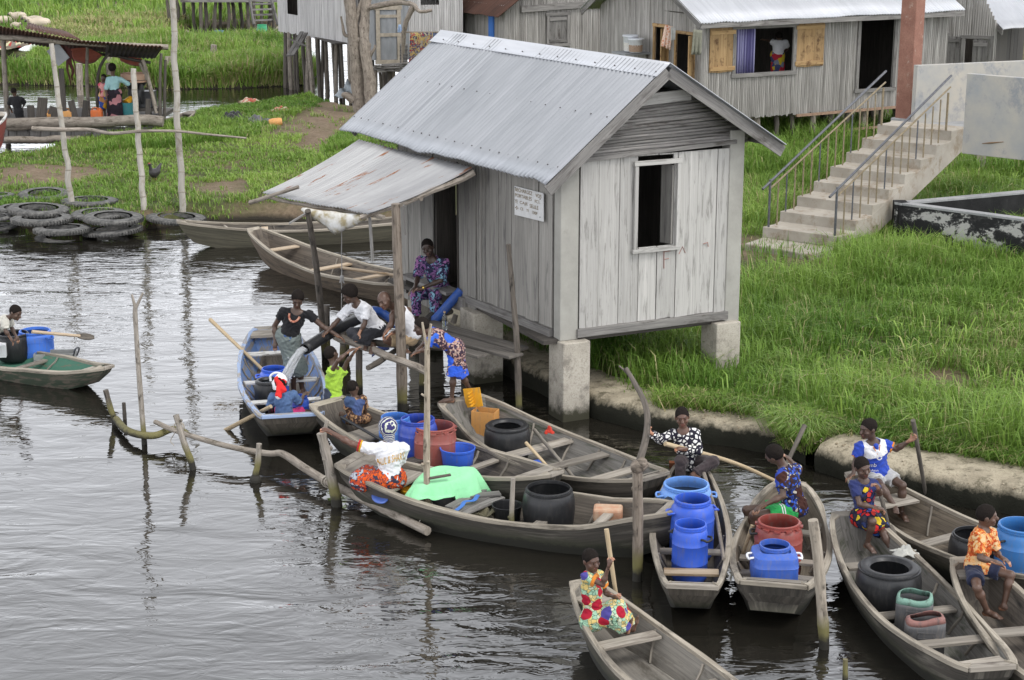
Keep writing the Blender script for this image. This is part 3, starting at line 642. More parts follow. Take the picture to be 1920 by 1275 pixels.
# ---------------- the hut
hA = G(1050, 786, 0); hz = ZV(hA, 638.5)
def H(s, t, z): return A3(hA[0], hA[1], 0) + U_ * s + W_ * t + UP * z
def sA(x, y=500): q = HIT(x, y, hA, U_); return float((q - hA)[:2] @ np.linalg.inv(np.array([[U_[0], W_[0]], [U_[1], W_[1]]]).T)[:, 0]), float(q[2])
def tA(x, y=500): q = HIT(x, y, hA, W_); return float((q - hA)[:2] @ np.linalg.inv(np.array([[U_[0], W_[0]], [U_[1], W_[1]]]).T)[:, 1]), float(q[2])
HW, HT = 3.19, 5.05
zE, zRg, zG = 3.67, 5.27, 3.98                       # left eave, ridge, right eave
def hut():
    t = thing('stilt_hut', 'grey plank hut on square concrete pillars over the water with a zinc gable roof', 'hut', H(1.5, 2.5, 0))
    # walls
    m = MB(); e = [.30] + [sA(x)[0] for x in (1121, 1160, 1197, 1231, 1266, 1304, 1340, 1361)]; e[-1] = 2.88
    win = (1.27, 1.90, 2.52, 3.76); vent = (1.27, 1.88, 3.80, 3.91)
    planks(m, hA + W_ * .0, U_, e, hz + .15, 3.93, [win, vent], .035, .012, .012, 3)
    m.build('gable_wall', plank_pale, t)
    m = MB(); ed = [.26] + [tA(x)[0] for x in (1009, 985, 958, 934, 913)]
    planks(m, hA, -W_, [-x for x in ed[::-1]], hz + .13, 4.0, (), .03, .010, .012, 4)
    d0 = tA(913)[0]; st_ = np.linspace(d0, tA(893)[0], 7); planks(m, hA, -W_, [-x for x in st_[::-1]], hz + .08, 4.0, (), .035, .012, .03, 5)
    planks(m, hA, -W_, [-3.0, -2.72, -st_[-1]], hz - .1, 4.0, (), .03, .012, .02, 6)
    ed = [tA(x)[0] for x in (812, 790, 766)] + [HT]; planks(m, hA, -W_, [-x for x in ed[::-1]], hz - .35, 4.0, (), .03, .012, .02, 7)
    planks(m, hA, -W_, [-3.85, -3.0], 3.45, 4.0, (), .03, .01, .01, 8)
    m.build('side_wall', plank_side, t)
    m = MB(); pb = H(0, HT, 0)
    q0, q1 = HIT(842, 325, pb, U_), HIT(861, 403, pb, U_); bs = [(q - pb)[:2] @ nrm(U_)[:2] for q in (q0, q1)]
    planks(m, pb, U_, list(np.linspace(0, HW, 12)), hz - .3, lambda s: 4.0, [(bs[0], bs[1], q1[2], q0[2])], .03, .004, .01, 9)
    planks(m, H(HW, 0, 0), W_, list(np.linspace(.3, HT, 15)), hz - .1, 4.15, (), .03, .004, .01, 10)
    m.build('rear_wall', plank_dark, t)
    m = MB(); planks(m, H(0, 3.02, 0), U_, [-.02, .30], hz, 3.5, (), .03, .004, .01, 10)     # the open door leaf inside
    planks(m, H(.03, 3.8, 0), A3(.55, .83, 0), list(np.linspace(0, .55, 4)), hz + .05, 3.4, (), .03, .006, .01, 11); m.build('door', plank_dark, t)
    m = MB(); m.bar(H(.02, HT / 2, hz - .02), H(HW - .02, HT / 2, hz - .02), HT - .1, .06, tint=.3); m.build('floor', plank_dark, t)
    # sill beams
    m = MB(); m.bar(H(.26, -.01, hz + .085), H(2.90, -.01, hz + .085), .09, .13); m.bar(H(-.01, .24, hz + .07), H(-.01, 2.75, hz + .07), .08, .13)
    m.bar(H(-.03, 2.75, hz - .02), H(-.03, HT, hz - .10), .12, .22); m.each('sill_beam', plank_grey, t, bevel=.006); m = MB(); m.bar(H(.28, -.03, 3.92), H(2.95, -.03, 4.03), .05, .06); m.build('gable_batten', plank_grey, t)
    # corner columns and pillars of concrete
    for nm, (s, tt, zb_, zt_, a, b) in dict(a=(.145, .10, hz - .01, 4.02, .30, .22), b=(3.0, .10, .2, 4.2, .26, .24)).items():
        m = MB(); m.bar(H(s, tt, zb_), H(s, tt, zt_), b, a, up=nrm(U_)); m.build('corner_column', conc_hut, t, bevel=.012)
    for (s, tt, top, sz) in ((.20, .08, hz - .012, .49), (.12, 2.52, hz - .06, .56), (HW - .31, .10, hz - .01, .47), (HW - .3, 2.6, hz - .05, .55), (.3, HT - .3, hz - .3, .5), (HW - .3, HT - .3, hz - .3, .5)):
        m = MB(); m.bar(H(s, tt, -.8), H(s, tt, top), sz, sz * .93, up=nrm(U_)); o = m.build('pillar', conc_pillar, t, bevel=.018)
    # gable: rows of round laths under the rafters, small beam near the apex
    def zr(s): return zE - .06 + (s + .45) * (zRg - zE) / 1.95 if s < 1.5 else zRg - .06 - (s - 1.5) * (zRg - zG) / 2.05
    m = MB(); z = 3.96; k = 0
    while z < 4.72:
        ss = [s for s in np.linspace(.05, HW, 120) if zr(s) > z + .07]
        if len(ss) > 4: m.tube(wander(H(ss[0], .03, z - .01), H(ss[-1], .03, z + .06 + .03 * (z - 3.9)), 7, .008, k), .027, 6)
        z += .046; k += 1
    m.build('gable_laths', plank_grey, t, smooth=True)
    m = MB(); m.bar(H(1.2, -.03, 4.74), H(2.12, -.03, 4.79), .05, .17); m.build('collar_beam', plank_pale, t, bevel=.005)
    # roof: sheets, ridge cap, barge boards, battens
    for nm, a in (('l', (-.45, zE)), ('r', (3.54, zG))):
        m = MB(); p00, p10, p01, p11 = H(a[0], -.38, a[1]), H(a[0], HT + 1.28, a[1] - (0.0 if nm == 'l' else 0)), H(1.5, -.38, zRg), H(1.5, HT + 1.28, zRg)
        corr(m, p00, p10, p01, p11, .105, .021, 8, seed=3, sheets=.82); solid(m.build('roof_sheet', zinc, t, smooth=35), .004)
    m = MB(); P = []
    for tt in np.linspace(-.40, HT + 1.30, 9):
        P.append([H(1.5 + o_, tt, zRg + .035 - abs(o_) * (.82 if o_ < 0 else .63) + (.012 if o_ == 0 else 0)) for o_ in (-.22, -.10, -.03, 0, .03, .10, .2)])
    m.grid(P, flip=True); solid(m.build('ridge_cap', zinc_bright, t, smooth=60), .003)
    m = MB()
    for tt in np.arange(-.3, HT + 1.2, .52): m.ball(H(1.33, tt, zRg - .139 + .052), .012, 6, 4)
    for tt in np.arange(-.25, HT + 1.2, .27): m.ball(H(-.22, tt, zE + .19 + .03), .012, 6, 4)
    for tt in np.arange(-.2, HT + 1.2, .41): m.ball(H(.6, tt, zE + 1.05 * .82 + .028), .011, 6, 4); m.ball(H(3.3, tt, zG + .15 + .03), .012, 6, 4)
    m.build('roof_nails', plain('nail_heads', (.09, .085, .08), .6), t)
    m = MB()
    for a, b in (((-.45, zE), (1.5, zRg)), ((3.54, zG), (1.5, zRg))):
        m.bar(H(a[0], -.36, a[1] - .10), H(b[0], -.36, b[1] - .10), .03, .17, tint=.55)
        m.bar(H(a[0] * .9 + .15, HT + 1.2, a[1] - .08), H(b[0], HT + 1.2, b[1] - .08), .03, .14)
    m.each('barge_board', plank_grey, t, bevel=.004)
    m = MB(); m.bar(H(3.545, -.4, zG + .018), H(1.5, -.4, zRg + .03), .09, .008, tint=.8); m.build('verge_flashing', zinc_bright, t)
    m = MB()
    for f in (.06, .36, .66, .95):
        m.bar(H(-.45 + 1.95 * f, -.33, zE + (zRg - zE) * f - .06), H(-.45 + 1.95 * f, HT + 1.2, zE + (zRg - zE) * f - .06), .05, .06)
        m.bar(H(3.54 - 2.04 * f, -.33, zG + (zRg - zG) * f - .06), H(3.54 - 2.04 * f, HT + 1.2, zG + (zRg - zG) * f - .06), .05, .06)
    m.each('roof_batten', plank_grey, t)
    # window
    fr = MB(); z0, z1, s0, s1 = win[2], win[3], win[0], win[1]
    fr.bar(H(s0 - .05, -.035, z0 - .04), H(s0 - .05, -.035, z1 + .04), .05, .06, up=nrm(U_)); fr.bar(H(s1 + .045, -.035, z0 - .04), H(s1 + .045, -.035, z1 + .04), .05, .055, up=nrm(U_))
    fr.bar(H(s0 - .10, -.042, z1 + .05), H(s1 + .09, -.042, z1 + .05), .055, .07); fr.bar(H(s0 - .10, -.042, z0 - .04), H(s1 + .09, -.042, z0 - .04), .055, .06)
    f = fr.build('window_frame', plank_pale, t, bevel=.005)
    m = MB(); planks(m, H(s1 - .01, .0, 0), W_, [0, .28], z0 + .02, z1 - .02, (), .03, .004, 0, 2); m.build('window_shutter', plank_side, t)
    # faint red chalk marks on the boards below the window
    ch = plain('red_chalk', (.36, .22, .19), .95); m = MB()
    def mark(pts): m.tube([HIT(a, b, hA, U_) + nrm(A3(U_[1], -U_[0], 0)) * .014 for a, b in pts], .008, 5)
    mark([(1244, 470), (1244, 503)]); mark([(1244, 472), (1256, 470)]); mark([(1244, 486), (1253, 484)]); mark([(1272, 476), (1279, 462), (1284, 474)]); mark([(1318, 457), (1326, 454), (1327, 462)])
    m.each('chalk_mark', ch, t)
    # interior darkness comes from the closed room; a bench stands in the doorway
    return t
hut()
# the notice nailed to the side wall
def text_mesh(body, size, align='LEFT'):
    cu = bpy.data.curves.new('t', 'FONT'); cu.body = body; cu.size = size; cu.align_x = align; cu.resolution_u = 3
    o = bpy.data.objects.new('t', cu); COL.objects.link(o); dg = bpy.context.evaluated_depsgraph_get(); me = bpy.data.meshes.new_from_object(o.evaluated_get(dg))
    V = np.array([v.co[:] for v in me.vertices]).reshape(-1, 3); Fc = [tuple(p.vertices) for p in me.polygons]; bpy.data.objects.remove(o); bpy.data.curves.remove(cu); bpy.data.meshes.remove(me); return V, Fc
def notice():
    c = [HIT(x, y, hA - nrm(A3(W_[1], -W_[0], 0)) * .0, W_) for x, y in ((970, 348), (1024, 362), (1024, 415), (970, 402))]
    n = nrm(A3(-W_[1], W_[0], 0)) ; n = n if n[0] < 0 else -n
    tl, tr, br, bl = [q + n * .05 for q in c]
    t = thing('notice', 'white hand-lettered notice nailed to the hut side wall under the eave', 'sign', (tl + br) / 2)
    m = MB(); V = [tl, tr, br, bl] + [q - n * .012 for q in (tl, tr, br, bl)]
    m.add(V, [(0, 1, 2, 3), (7, 6, 5, 4), (0, 4, 5, 1), (1, 5, 6, 2), (2, 6, 7, 3), (3, 7, 4, 0)]); m.build('board', plain('notice_white', (.60, .60, .59), .6, .15, 8), t)
    ex, ey = (tr - tl), (bl - tl); brown = plain('ochre_lettering', (.19, .12, .025), .7); lm = MB()
    for txt, fx, fy, w, hh in (('BECHARGEZ', .03, .165, .60, .125), ('VOS', .74, .19, .20, .125), ('PORTABLES', .03, .36, .58, .125), ('ICI.', .72, .385, .18, .11), ('YE', .02, .575, .10, .125), ('CAJE', .19, .585, .28, .125), ('SELILE', .54, .60, .30, .125), ('\u2723', .03, .80, .11, .13), ('CE', .21, .775, .11, .10), ('YI', .42, .775, .08, .10), ('100F', .63, .795, .18, .11)):
        V, Fc = text_mesh(txt, 1.0)
        if not len(V): continue
        lo, hi = V.min(0), V.max(0); sc = (hi - lo); sc[sc < 1e-6] = 1
        lm.add([tl + n * .004 + ex * (fx + w * (v[0] - lo[0]) / sc[0]) + ey * (fy - hh * (v[1] - lo[1]) / sc[1]) for v in V], Fc)
    lm.build('lettering', brown, t)
    m = MB(); [m.ball(tl + ex * a + ey * b + n * .005, .009, 6, 4) for a, b in ((.90, .22), (.9, .83), (.04, .05))]; m.build('nail', rail_steel, t)
notice()

# ---------------- the porch roof, its posts and the landing
def porch():
    a, b = G(690, 402, 2.9), G(490, 362, 2.9); c, d = G(890, 315, 3.58), G(672, 262, 3.58)
    t = thing('porch_roof', 'sloping lean-to of worn rust-streaked zinc sheets along the hut', 'porch roof', (a + d) / 2)
    m = MB(); corr(m, a, b, c, d, .10, .015, 10, seed=9, sag=.05, sheets=.9); solid(m.build('roof_sheet', zinc_old, t, smooth=35), .004)
    m = MB(); stick(m, G(676, 408, 2.83), c + UP * -.09, .045, .05, 9, .03, 3); stick(m, G(468, 380, 2.8), G(560, 350, 3.1), .035, .03, 7, .01, 4); m.each('rafter', pole_wood, t, smooth=50)
    m = MB(); stick(m, G(690, 405, 2.86) + A3(.25, -.1, 0), G(500, 368, 2.86), .035, .03, 11, .03, 5); stick(m, (a + c) / 2 - UP * .12, (b + d) / 2 - UP * .12, .035, .03, 9, .02, 6); m.each('purlin', pole_wood, t, smooth=50)
    # rotten boards dangling from the rafter end
    m = MB(); e = G(757, 385, 3.1); m.bar(e, e + A3(.02, 0, -.45), .10, .02, tint=.3); e2 = G(693, 405, 2.85); m.bar(e2, e2 + A3(.03, .03, -.72), .055, .02, tint=.9); e3 = G(575, 393, 2.85)
    m.bar(e3 + A3(0, 0, -.05), e3 + A3(-.28, 0, -.22), .16, .02, tint=.8); m.each('hanging_board', plank_grey, t)
    # plastic sheet sagging under the edge
    P = []; p0, p1 = G(568, 389, 2.86), G(690, 404, 2.86)
    for i in range(15):
        f = i / 14; top = p0 + (p1 - p0) * f; drop = .06 + .30 * (1 - abs(f - .5) * 2) ** .9; row = []
        for j in range(6):
            g = j / 5; q = top - UP * drop * g + A3(-.2, -.3, 0) * .15 * math.sin(g * 3.1); row.append(q + wob(np.array([q * 9]))[0] * .012)
        P.append(row)
    k = NT('dirty_tarp'); n_ = k.noise(k.obj(), 7, 5); tarp_m = k.out(k.ramp(n_, [(.35, (.30, .25, .14)), (.5, (.52, .50, .45)), (.7, (.66, .66, .64))]), .6)
    m = MB(); m.grid(P); o = solid(m.build('plastic_sheet', tarp_m, None, smooth=True), .003); tag(o, 'dirty white plastic sheet sagging below the porch edge', 'tarp')
porch()
def post(name, pts, r0, r1, mat, label, group=None, cat='post', fork=None, seed=1, amp=.012, nseg=9, n=14, stub=None, extra=None):
    pts = np.asarray(pts, float); p = smooth_path(pts, n) if len(pts) > 2 else wander(pts[0], pts[1], n, amp, seed)
    r = np.random.default_rng(seed); m = MB(); rad = np.linspace(r0, r1, n) * r.uniform(.93, 1.09, n); m.tube(p, rad, nseg)
    for _ in range(3):
        k = r.integers(2, n - 1); m.ball(p[k] + r.normal(0, rad[k] * .6, 3), rad[k] * .55, 7, 5)
    for f in (fork or []): q = np.asarray(f[0], float); m.tube(wander(q, f[1], 5, .006, seed + 3), np.linspace(f[2], f[2] * .65, 5), 7)
    for e in (extra or []): m.ball(e[0], e[1], 9, 7)
    o = m.build(name, mat, None, smooth=55, rough=0); tag(o, label, cat, group); return o
def wetpole(name, c1, c2):
    k = NT(name); uv = k.uv(); g = k.noise(k.map(uv, (3, 24, 1)), 1, 6, .65); st_ = k.noise(k.map(uv, (5, 6, 1)), 1, 5)
    c = k.ramp(g, [(.3, c1), (.7, c2)]); c = k.mix(k.ramp(st_, [(.55, (0, 0, 0)), (.68, (1, 1, 1))]), c, tuple(x * .5 for x in c1))
    p = k.pos(); z = k.math('ADD', k.n('SeparateXYZ', p).outputs[2], k.math('MULTIPLY', k.noise(p, 12, 3), .12))
    c = k.mix(k.n('MapRange', i_Value=z, i_1=.30, i_2=.48, i_3=1.0, i_4=0.0).outputs[0], c, (.15, .135, .05))
    c = k.mix(k.n('MapRange', i_Value=z, i_1=.16, i_2=.24, i_3=1.0, i_4=0.0).outputs[0], c, (.02, .018, .013)); k.bump(g, .5, .01); return k.out(c, .8)
wet_pole = wetpole('stake_wood', (.14, .12, .095), (.40, .36, .31)); wet_dark = wetpole('dark_stake_wood', (.045, .038, .03), (.17, .145, .12)); wet_brown = wetpole('brown_post_wood', (.085, .065, .048), (.27, .225, .18))
gp = 'posts carrying the porch and landing'
b0 = G(755, 768, 0)
post('porch_post', [b0 - UP * .6, G(752, 690, .0) * 0 + HIT(752, 650, b0, A3(1, 0, 0)), HIT(746, 500, b0, A3(1, 0, 0)), HIT(742, 382, b0, A3(1, 0, 0))], .085, .065, wet_brown, 'thick brown log post in front of the doorway holding the porch roof', gp, nseg=11)
e0 = G(577, 395, 2.86); b1 = G(612, 665, 0)
post('porch_post', [b1 - UP * .5, b1 * .45 + e0 * .55 + A3(.02, 0, 0), e0], .06, .045, wet_dark, 'thin dark leaning post under the outer corner of the porch', gp)
b2 = G(975, 778, 0)
post('landing_post', [b2 - UP * .6, HIT(970, 660, b2, A3(1, 0, 0)), HIT(962, 560, b2, A3(1, 0, 0)), HIT(953, 458, b2, A3(1, 0, 0))], .055, .036, wet_dark, 'tall slim stake standing in front of the hut side wall', gp)
LZ = .95
def landing():
    t = thing('landing', 'dark plank landing of poles and boards beside the hut door', 'landing', G(900, 640, LZ))
    for k, (p, q, w) in enumerate((((800, 604), (980, 655), .26), ((805, 622), (968, 668), .30), ((790, 636), (905, 668), .22))):
        m = MB(); a, b = G(*p, LZ + .02 * k), G(*q, LZ + .015 * k); m.bar(a, b, w, .045, tint=[.9, .55, .4][k]); m.build('plank', wood('landing_plank%d' % k, (.05, .045, .04), (.20, .18, .155), tintamt=.3), t, bevel=.008)
    m = MB(); stick(m, G(628, 630, LZ - .05), G(799, 695, LZ - .18), .065, .06, 13, .02, 8); m.build('rail_log', pole_wood, t, smooth=50)
    m = MB(); stick(m, G(640, 640, LZ - .1), G(765, 650, LZ - .02), .05, .05, 9, .015, 9); stick(m, G(735, 646, LZ - .1), G(900, 652, LZ - .08), .05, .045, 9, .02, 10); stick(m, G(690, 690, LZ - .2), G(830, 600, LZ - .05), .045, .045, 9, .02, 12); m.each('cross_log', pole_dark, t, smooth=50)
    m = MB()
    for (x, y), zt in (((672, 738), .80), ((612, 668), .9), ((640, 690), .85), ((648, 668), .9), ((790, 735), .8)): b = G(x, y, 0); m.tube(wander(b - UP * .6, b + A3(.03, .02, zt), 7, .012, x), .055, 8)
    m.each('support_post', wet_dark, t, smooth=50)
    m = MB(); stick(m, G(770, 632, LZ) + UP * .02, G(850, 560, LZ) + UP * .05, .06, .06, 7, .01, 14); m.box(H(-.12, 4.4, hz - .03), (1.2, .3, .06), math.atan2(W_[1], W_[0]), .4); m.each('door_step', plank_dark, t)
    m = MB(); c_ = G(836, 584, LZ + .05); m.ball(c_, (.13, .07, .07), 10, 7); c_ = G(850, 605, LZ + .05); m.tube([c_, c_ + A3(.04, 0, .13)], [.05, .04], 8); m.each('log_stub', pole_dark, t, smooth=60)
    return t
landing()
def bench_for_sitter():
    t = thing('bench', 'plain plank bench in the hut doorway under the seated man', 'bench', H(-.05, 3.6, hz))
    m = MB(); m.bar(H(-.10, 3.0, 1.36), H(-.10, 4.6, 1.36), .30, .05); m.build('seat', plank_grey, t)
    for q in (3.15, 4.4): m = MB(); m.bar(H(-.10, q, hz - .15), H(-.10, q, 1.335), .24, .06); m.build('leg', plank_dark, t)
bench_for_sitter()
# ---------------- bamboo house on stilts behind the hut
hB = G(1430, 288, .42); hbz = ZV(hB, 218); U2 = nrm(A3(.89, .456, 0)); W2 = nrm(A3(-.50, .866, 0))
hC = HIT(1318, 150, G(1409, 220, hbz), U2); hC = A3(hC[0], hC[1], 0)          # near-left corner
def B(s, t, z): return hC + U2 * s + W2 * t + UP * z
def sB(x, y): q = HIT(x, y, hC, U2); return float((q - hC) @ U2), float(q[2])
def stilts(t, pts, z1, r=.07, seed=0, mat=None):
    rr = np.random.default_rng(seed)
    for k, p in enumerate(pts):
        m = MB(); b = A3(p[0], p[1], max(-.5, gz(p[0], p[1]) - .3)); m.tube(wander(b, b * A3(1, 1, 0) + A3(rr.normal(0, .06), rr.normal(0, .06), z1), 6, .02, seed + k), r * rr.uniform(.7, 1.25), 7); m.build('stilt', mat or (pole_wood if k % 3 == 0 else pole_dark), t, smooth=50)
def frame4(m, p0, d, s0, s1, z0, z1, w=.09, th=.05, out=.035, sides=(1, 1, 1, 1)):
    n = nrm(A3(d[1], -d[0], 0)) * out; q = lambda s, z: np.asarray(p0) * A3(1, 1, 0) + d * s + UP * z + n
    if sides[0]: m.bar(q(s0 - w / 2, z0), q(s0 - w / 2, z1), th, w, up=d)
    if sides[1]: m.bar(q(s1 + w / 2, z0), q(s1 + w / 2, z1), th, w, up=d)
    if sides[2]: m.bar(q(s0 - w * 1.3, z1 + w / 2), q(s1 + w * 1.3, z1 + w / 2), th + .012, w)
    if sides[3]: m.bar(q(s0 - w * 1.3, z0 - w / 2), q(s1 + w * 1.3, z0 - w / 2), th + .03, w)
def shutter(t, p0, d, s0, s1, z0, z1, mat, name='shutter', out=.05):
    n = nrm(A3(d[1], -d[0], 0)); m = MB(); planks(m, np.asarray(p0) + n * out, d, list(np.linspace(s0, s1, 4)), z0, z1, (), .03, .006, .004, 3)
    for z in (z0 + .1, z1 - .12): m.bar(np.asarray(p0) * A3(1, 1, 0) + d * (s0 + .02) + n * (out + .02) + UP * z, np.asarray(p0) * A3(1, 1, 0) + d * (s1 - .02) + n * (out + .02) + UP * z, .03, .11)
    return m.build(name, mat, t)
def house_b():
    t = thing('bamboo_house', 'large bamboo-clad stilt house with bright zinc roof and open wooden shutters', 'house', B(3, 2, .4))
    w0, w1 = sB(1380, 55), sB(1484, 132); win = (w0[0], w1[0], w1[1], w0[1]); d0, d1 = sB(1614, 35), sB(1670, 163); dr = (d0[0], d1[0], d1[1], d0[1]); L = sB(1700, 190)[0] + 1.4
    zt = 4.35
    m = MB(); cladding(m, hC, U2, L, hbz, zt, [win, dr], .058, .02, 1); m.build('front_wall', bamboo_wall, t)
    sh = 5.2
    def sW(x, y): q = HIT(x, y, hC, W2); return float((q - hC) @ W2), float(q[2])
    a0, a1, b0_, b1_ = sW(1252, 52), sW(1231, 44), sW(1302, 66), sW(1271, 54); d_a = (a0[0], a1[0], hbz + .2, a0[1]); d_b = (b0_[0], b1_[0], hbz + .5, b0_[1])
    m = MB(); cladding(m, hC + W2 * sh, -W2, sh, hbz, lambda s: zt + 1.35 * (1 - abs((s - sh / 2) / (sh / 2))), [(sh - d_a[1], sh - d_a[0], d_a[2], d_a[3]), (sh - d_b[1], sh - d_b[0], d_b[2], d_b[3])], .07, .02, 2); m.build('side_wall', bamboo_wall, t)
    m = MB(); planks(m, B(0, sh, 0), U2, list(np.linspace(0, L, 14)), hbz, zt, (), .03, .002); planks(m, B(L, 0, 0), W2, list(np.linspace(0, sh, 10)), hbz, zt + .4, (), .03, .002)
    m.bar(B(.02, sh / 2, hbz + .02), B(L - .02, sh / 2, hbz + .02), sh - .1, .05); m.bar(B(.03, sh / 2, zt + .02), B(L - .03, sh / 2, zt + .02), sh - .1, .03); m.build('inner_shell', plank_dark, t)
    m = MB(); frame4(m, hC, U2, *win, w=.11); m.build('window_frame', plank_grey, t)
    m = MB(); frame4(m, hC, U2, *dr, w=.10); m.build('door_frame', plank_grey, t)
    shutter(t, hC, U2, sB(1329, 90)[0], w0[0] - .03, sB(1350, 135)[1], sB(1350, 52)[1], shutter_wood); shutter(t, hC, U2, w1[0] + .05, sB(1543, 90)[0], sB(1515, 124)[1], sB(1515, 42)[1], shutter_wood)
    # striped curtain just behind the window
    P = []; c0, c1 = sB(1380, 90)[0], sB(1422, 90)[0]
    for i in range(40):
        f = i / 39; s = c0 + (c1 - c0) * f; P.append([B(s, .16 + .03 * math.sin(f * 44), z) for z in (win[2] - .1, (win[2] + win[3]) / 2, win[3] + .05)])
    k = NT('striped_curtain'); u = k.n('SeparateXYZ', k.uv()).outputs[0]; st_ = k.math('SINE', k.math('MULTIPLY', u, 46)); cm = k.out(k.ramp(st_, [(.35, (.10, .09, .22)), (.6, (.34, .33, .52))]), .9)
    m = MB(); m.grid(P, uvs=1) if False else m.grid(P); solid(m.build('curtain', cm, t, smooth=True), .004)
    # side door leaves
    m = MB(); q = B(0, d_a[0], 0); planks(m, q, nrm(A3(-.55, -.84, 0)), [0, .22, .42], d_a[2], d_a[3], (), .03, .006, .004); m.build('door', shutter_wood, t)
    m = MB(); q = B(0, d_b[0], 0); planks(m, q, nrm(A3(-.55, -.84, 0)), [0, .2, .36], d_b[2], d_b[3], (), .03, .006, .004); m.build('door', shutter_wood, t)
    m = MB(); frame4(m, hC + W2 * sh, -W2, sh - d_a[1], sh - d_a[0], d_a[2], d_a[3], .09); frame4(m, hC + W2 * sh, -W2, sh - d_b[1], sh - d_b[0], d_b[2], d_b[3], .08); m.build('side_door_frame', shutter_wood, t)
    # roof
    ev = sB(1296, 40); z0 = ev[1] - .02; s0 = ev[0] - .05
    m = MB(); corr(m, B(s0, -.45, z0), B(L + .2, -.45, z0 + .05), B(s0 - .15, sh / 2, z0 + 1.75), B(L + .2, sh / 2, z0 + 1.8), .10, .02, 5, seed=21); corr(m, B(s0, sh + .4, z0), B(L + .2, sh + .4, z0), B(s0 - .15, sh / 2, z0 + 1.75), B(L + .2, sh / 2, z0 + 1.8), .12, .02, 2, seed=22)
    solid(m.build('roof', zinc_bright, t, smooth=35), .005)
    m = MB(); m.bar(B(s0 + .05, -.42, z0 - .08), B(L + .2, -.42, z0 - .05), .03, .13); m.bar(B(s0 + .05, -.44, z0 - .09), B(s0 - .1, sh / 2, z0 + 1.66), .03, .16); m.bar(B(s0 + .05, sh + .4, z0 - .09), B(s0 - .1, sh / 2, z0 + 1.66), .03, .16); m.each('barge_board', plank_grey, t)
    stilts(t, [B(s, tt, 0) for tt in (.15, 1.7, 3.4, 5.0) for s in np.arange(.2, L, .62 if tt < 1 else .9)], hbz, .075, 31)
    m = MB(); m.bar(B(3.1, -.15, hbz - .02), B(L - .6, -.15, hbz + .03), .07, .07); m.bar(B(3.6, -.2, hbz - .55), B(L - 1, -.2, hbz - .5), .06, .06); m.each('front_rail', plain('rail_red_wood', (.34, .22, .15), .8, .4, 9), t)
    return t
house_b()
def shelf_with_tubs():
    p = D(1188, 96, 49.4); t = thing('side_table', 'rough shelf of tin beside the bamboo house door', 'shelf', p)
    m = MB(); m.box(p - UP * .04, (1.0, .8, .05), .45); m.build('top', zinc_grey, t); m = MB()
    for a, b in ((-.4, -.3), (.4, -.1), (-.3, .3), (.4, .35)): m.tube([p + A3(a, b, -.06), p + A3(a, b, -2.6)], .04, 6)
    m.each('leg', pole_dark, t)
    for (x, y, lab, hh, lid) in ((1182, 93, 'clear plastic tub with white lid on the shelf, the taller one', .52, 1), (1192, 95, 'clear plastic tub of brown grain with blue scoop on the shelf', .44, 0)):
        q = D(x, y, 49.3 - .25 * (1 - lid)); b = thing('plastic_tub', lab, 'tub', q, 'plastic tubs by the bamboo house'); m = MB(); m.lathe(q - UP * .04, [(.0, 0), (.18, 0), (.21, hh * .8), (.22, hh * .82)], 18); m.build('body', plain('cloudy_plastic', (.60, .62, .64), .3), b, smooth=50)
        m = MB(); m.lathe(q - UP * .04, [(.235, hh * .80), (.235, hh * .88), (.0, hh * .9)], 18); m.build('lid', plain('lid_white', (.68, .7, .74), .4), b, smooth=50)
        m = MB(); m.lathe(q - UP * .03, [(.0, .005), (.19, .005), (.20, hh * .45), (.0, hh * .5)], 16); m.build('contents', plain('grain', (.62, .6, .55) if lid else (.34, .24, .17), .9, .3, 30), b)
shelf_with_tubs()
def hanging_cloth(name, label, corners, mat, seed=0, cat='laundry', group=None, n=12, fold=.03):
    a, b, c, d = [np.asarray(q, float) for q in corners]; P = []; nn = nrm(np.cross(b - a, d - a))
    for i in range(n):
        f = i / (n - 1); row = []
        for j in range(9):
            g = j / 8; q = (a + (b - a) * f) * (1 - g) + (d + (c - d) * f) * g; row.append(q + nn * fold * (math.sin(f * 17 + seed) * (.4 + g) + .5 * math.sin(f * 31 + seed * 2)) * (.2 + g))
        P.append(row)
    m = MB(); m.grid(P); o = solid(m.build(name, mat, None, smooth=True), .006); return tag(o, label, cat, group)
oc = printed('orange_check', [(.52, .22, .13), (.60, .42, .32), (.56, .30, .2)], 14, edge=(.62, .5, .42), edge_w=.1)
zc = 47.6
hanging_cloth('towel', 'orange and cream checked towel hung over the open house door', [D(1247, 46, zc), D(1262, 50, zc), D(1257, 94, zc), D(1239, 86, zc)], oc, 1)
hanging_cloth('towel', 'small grey and white towel beside the orange one', [D(1258, 50, zc - .1), D(1267, 53, zc - .1), D(1266, 74, zc - .1), D(1258, 76, zc - .1)], cloth('pale_towel', (.50, .50, .47)), 2)
hanging_cloth('towel', 'dull green-grey towel hung on the second house door', [D(1300, 55, 46.4), D(1317, 57, 46.4), D(1315, 103, 46.4), D(1296, 102, 46.4)], cloth('green_towel', (.22, .22, .17)), 3)

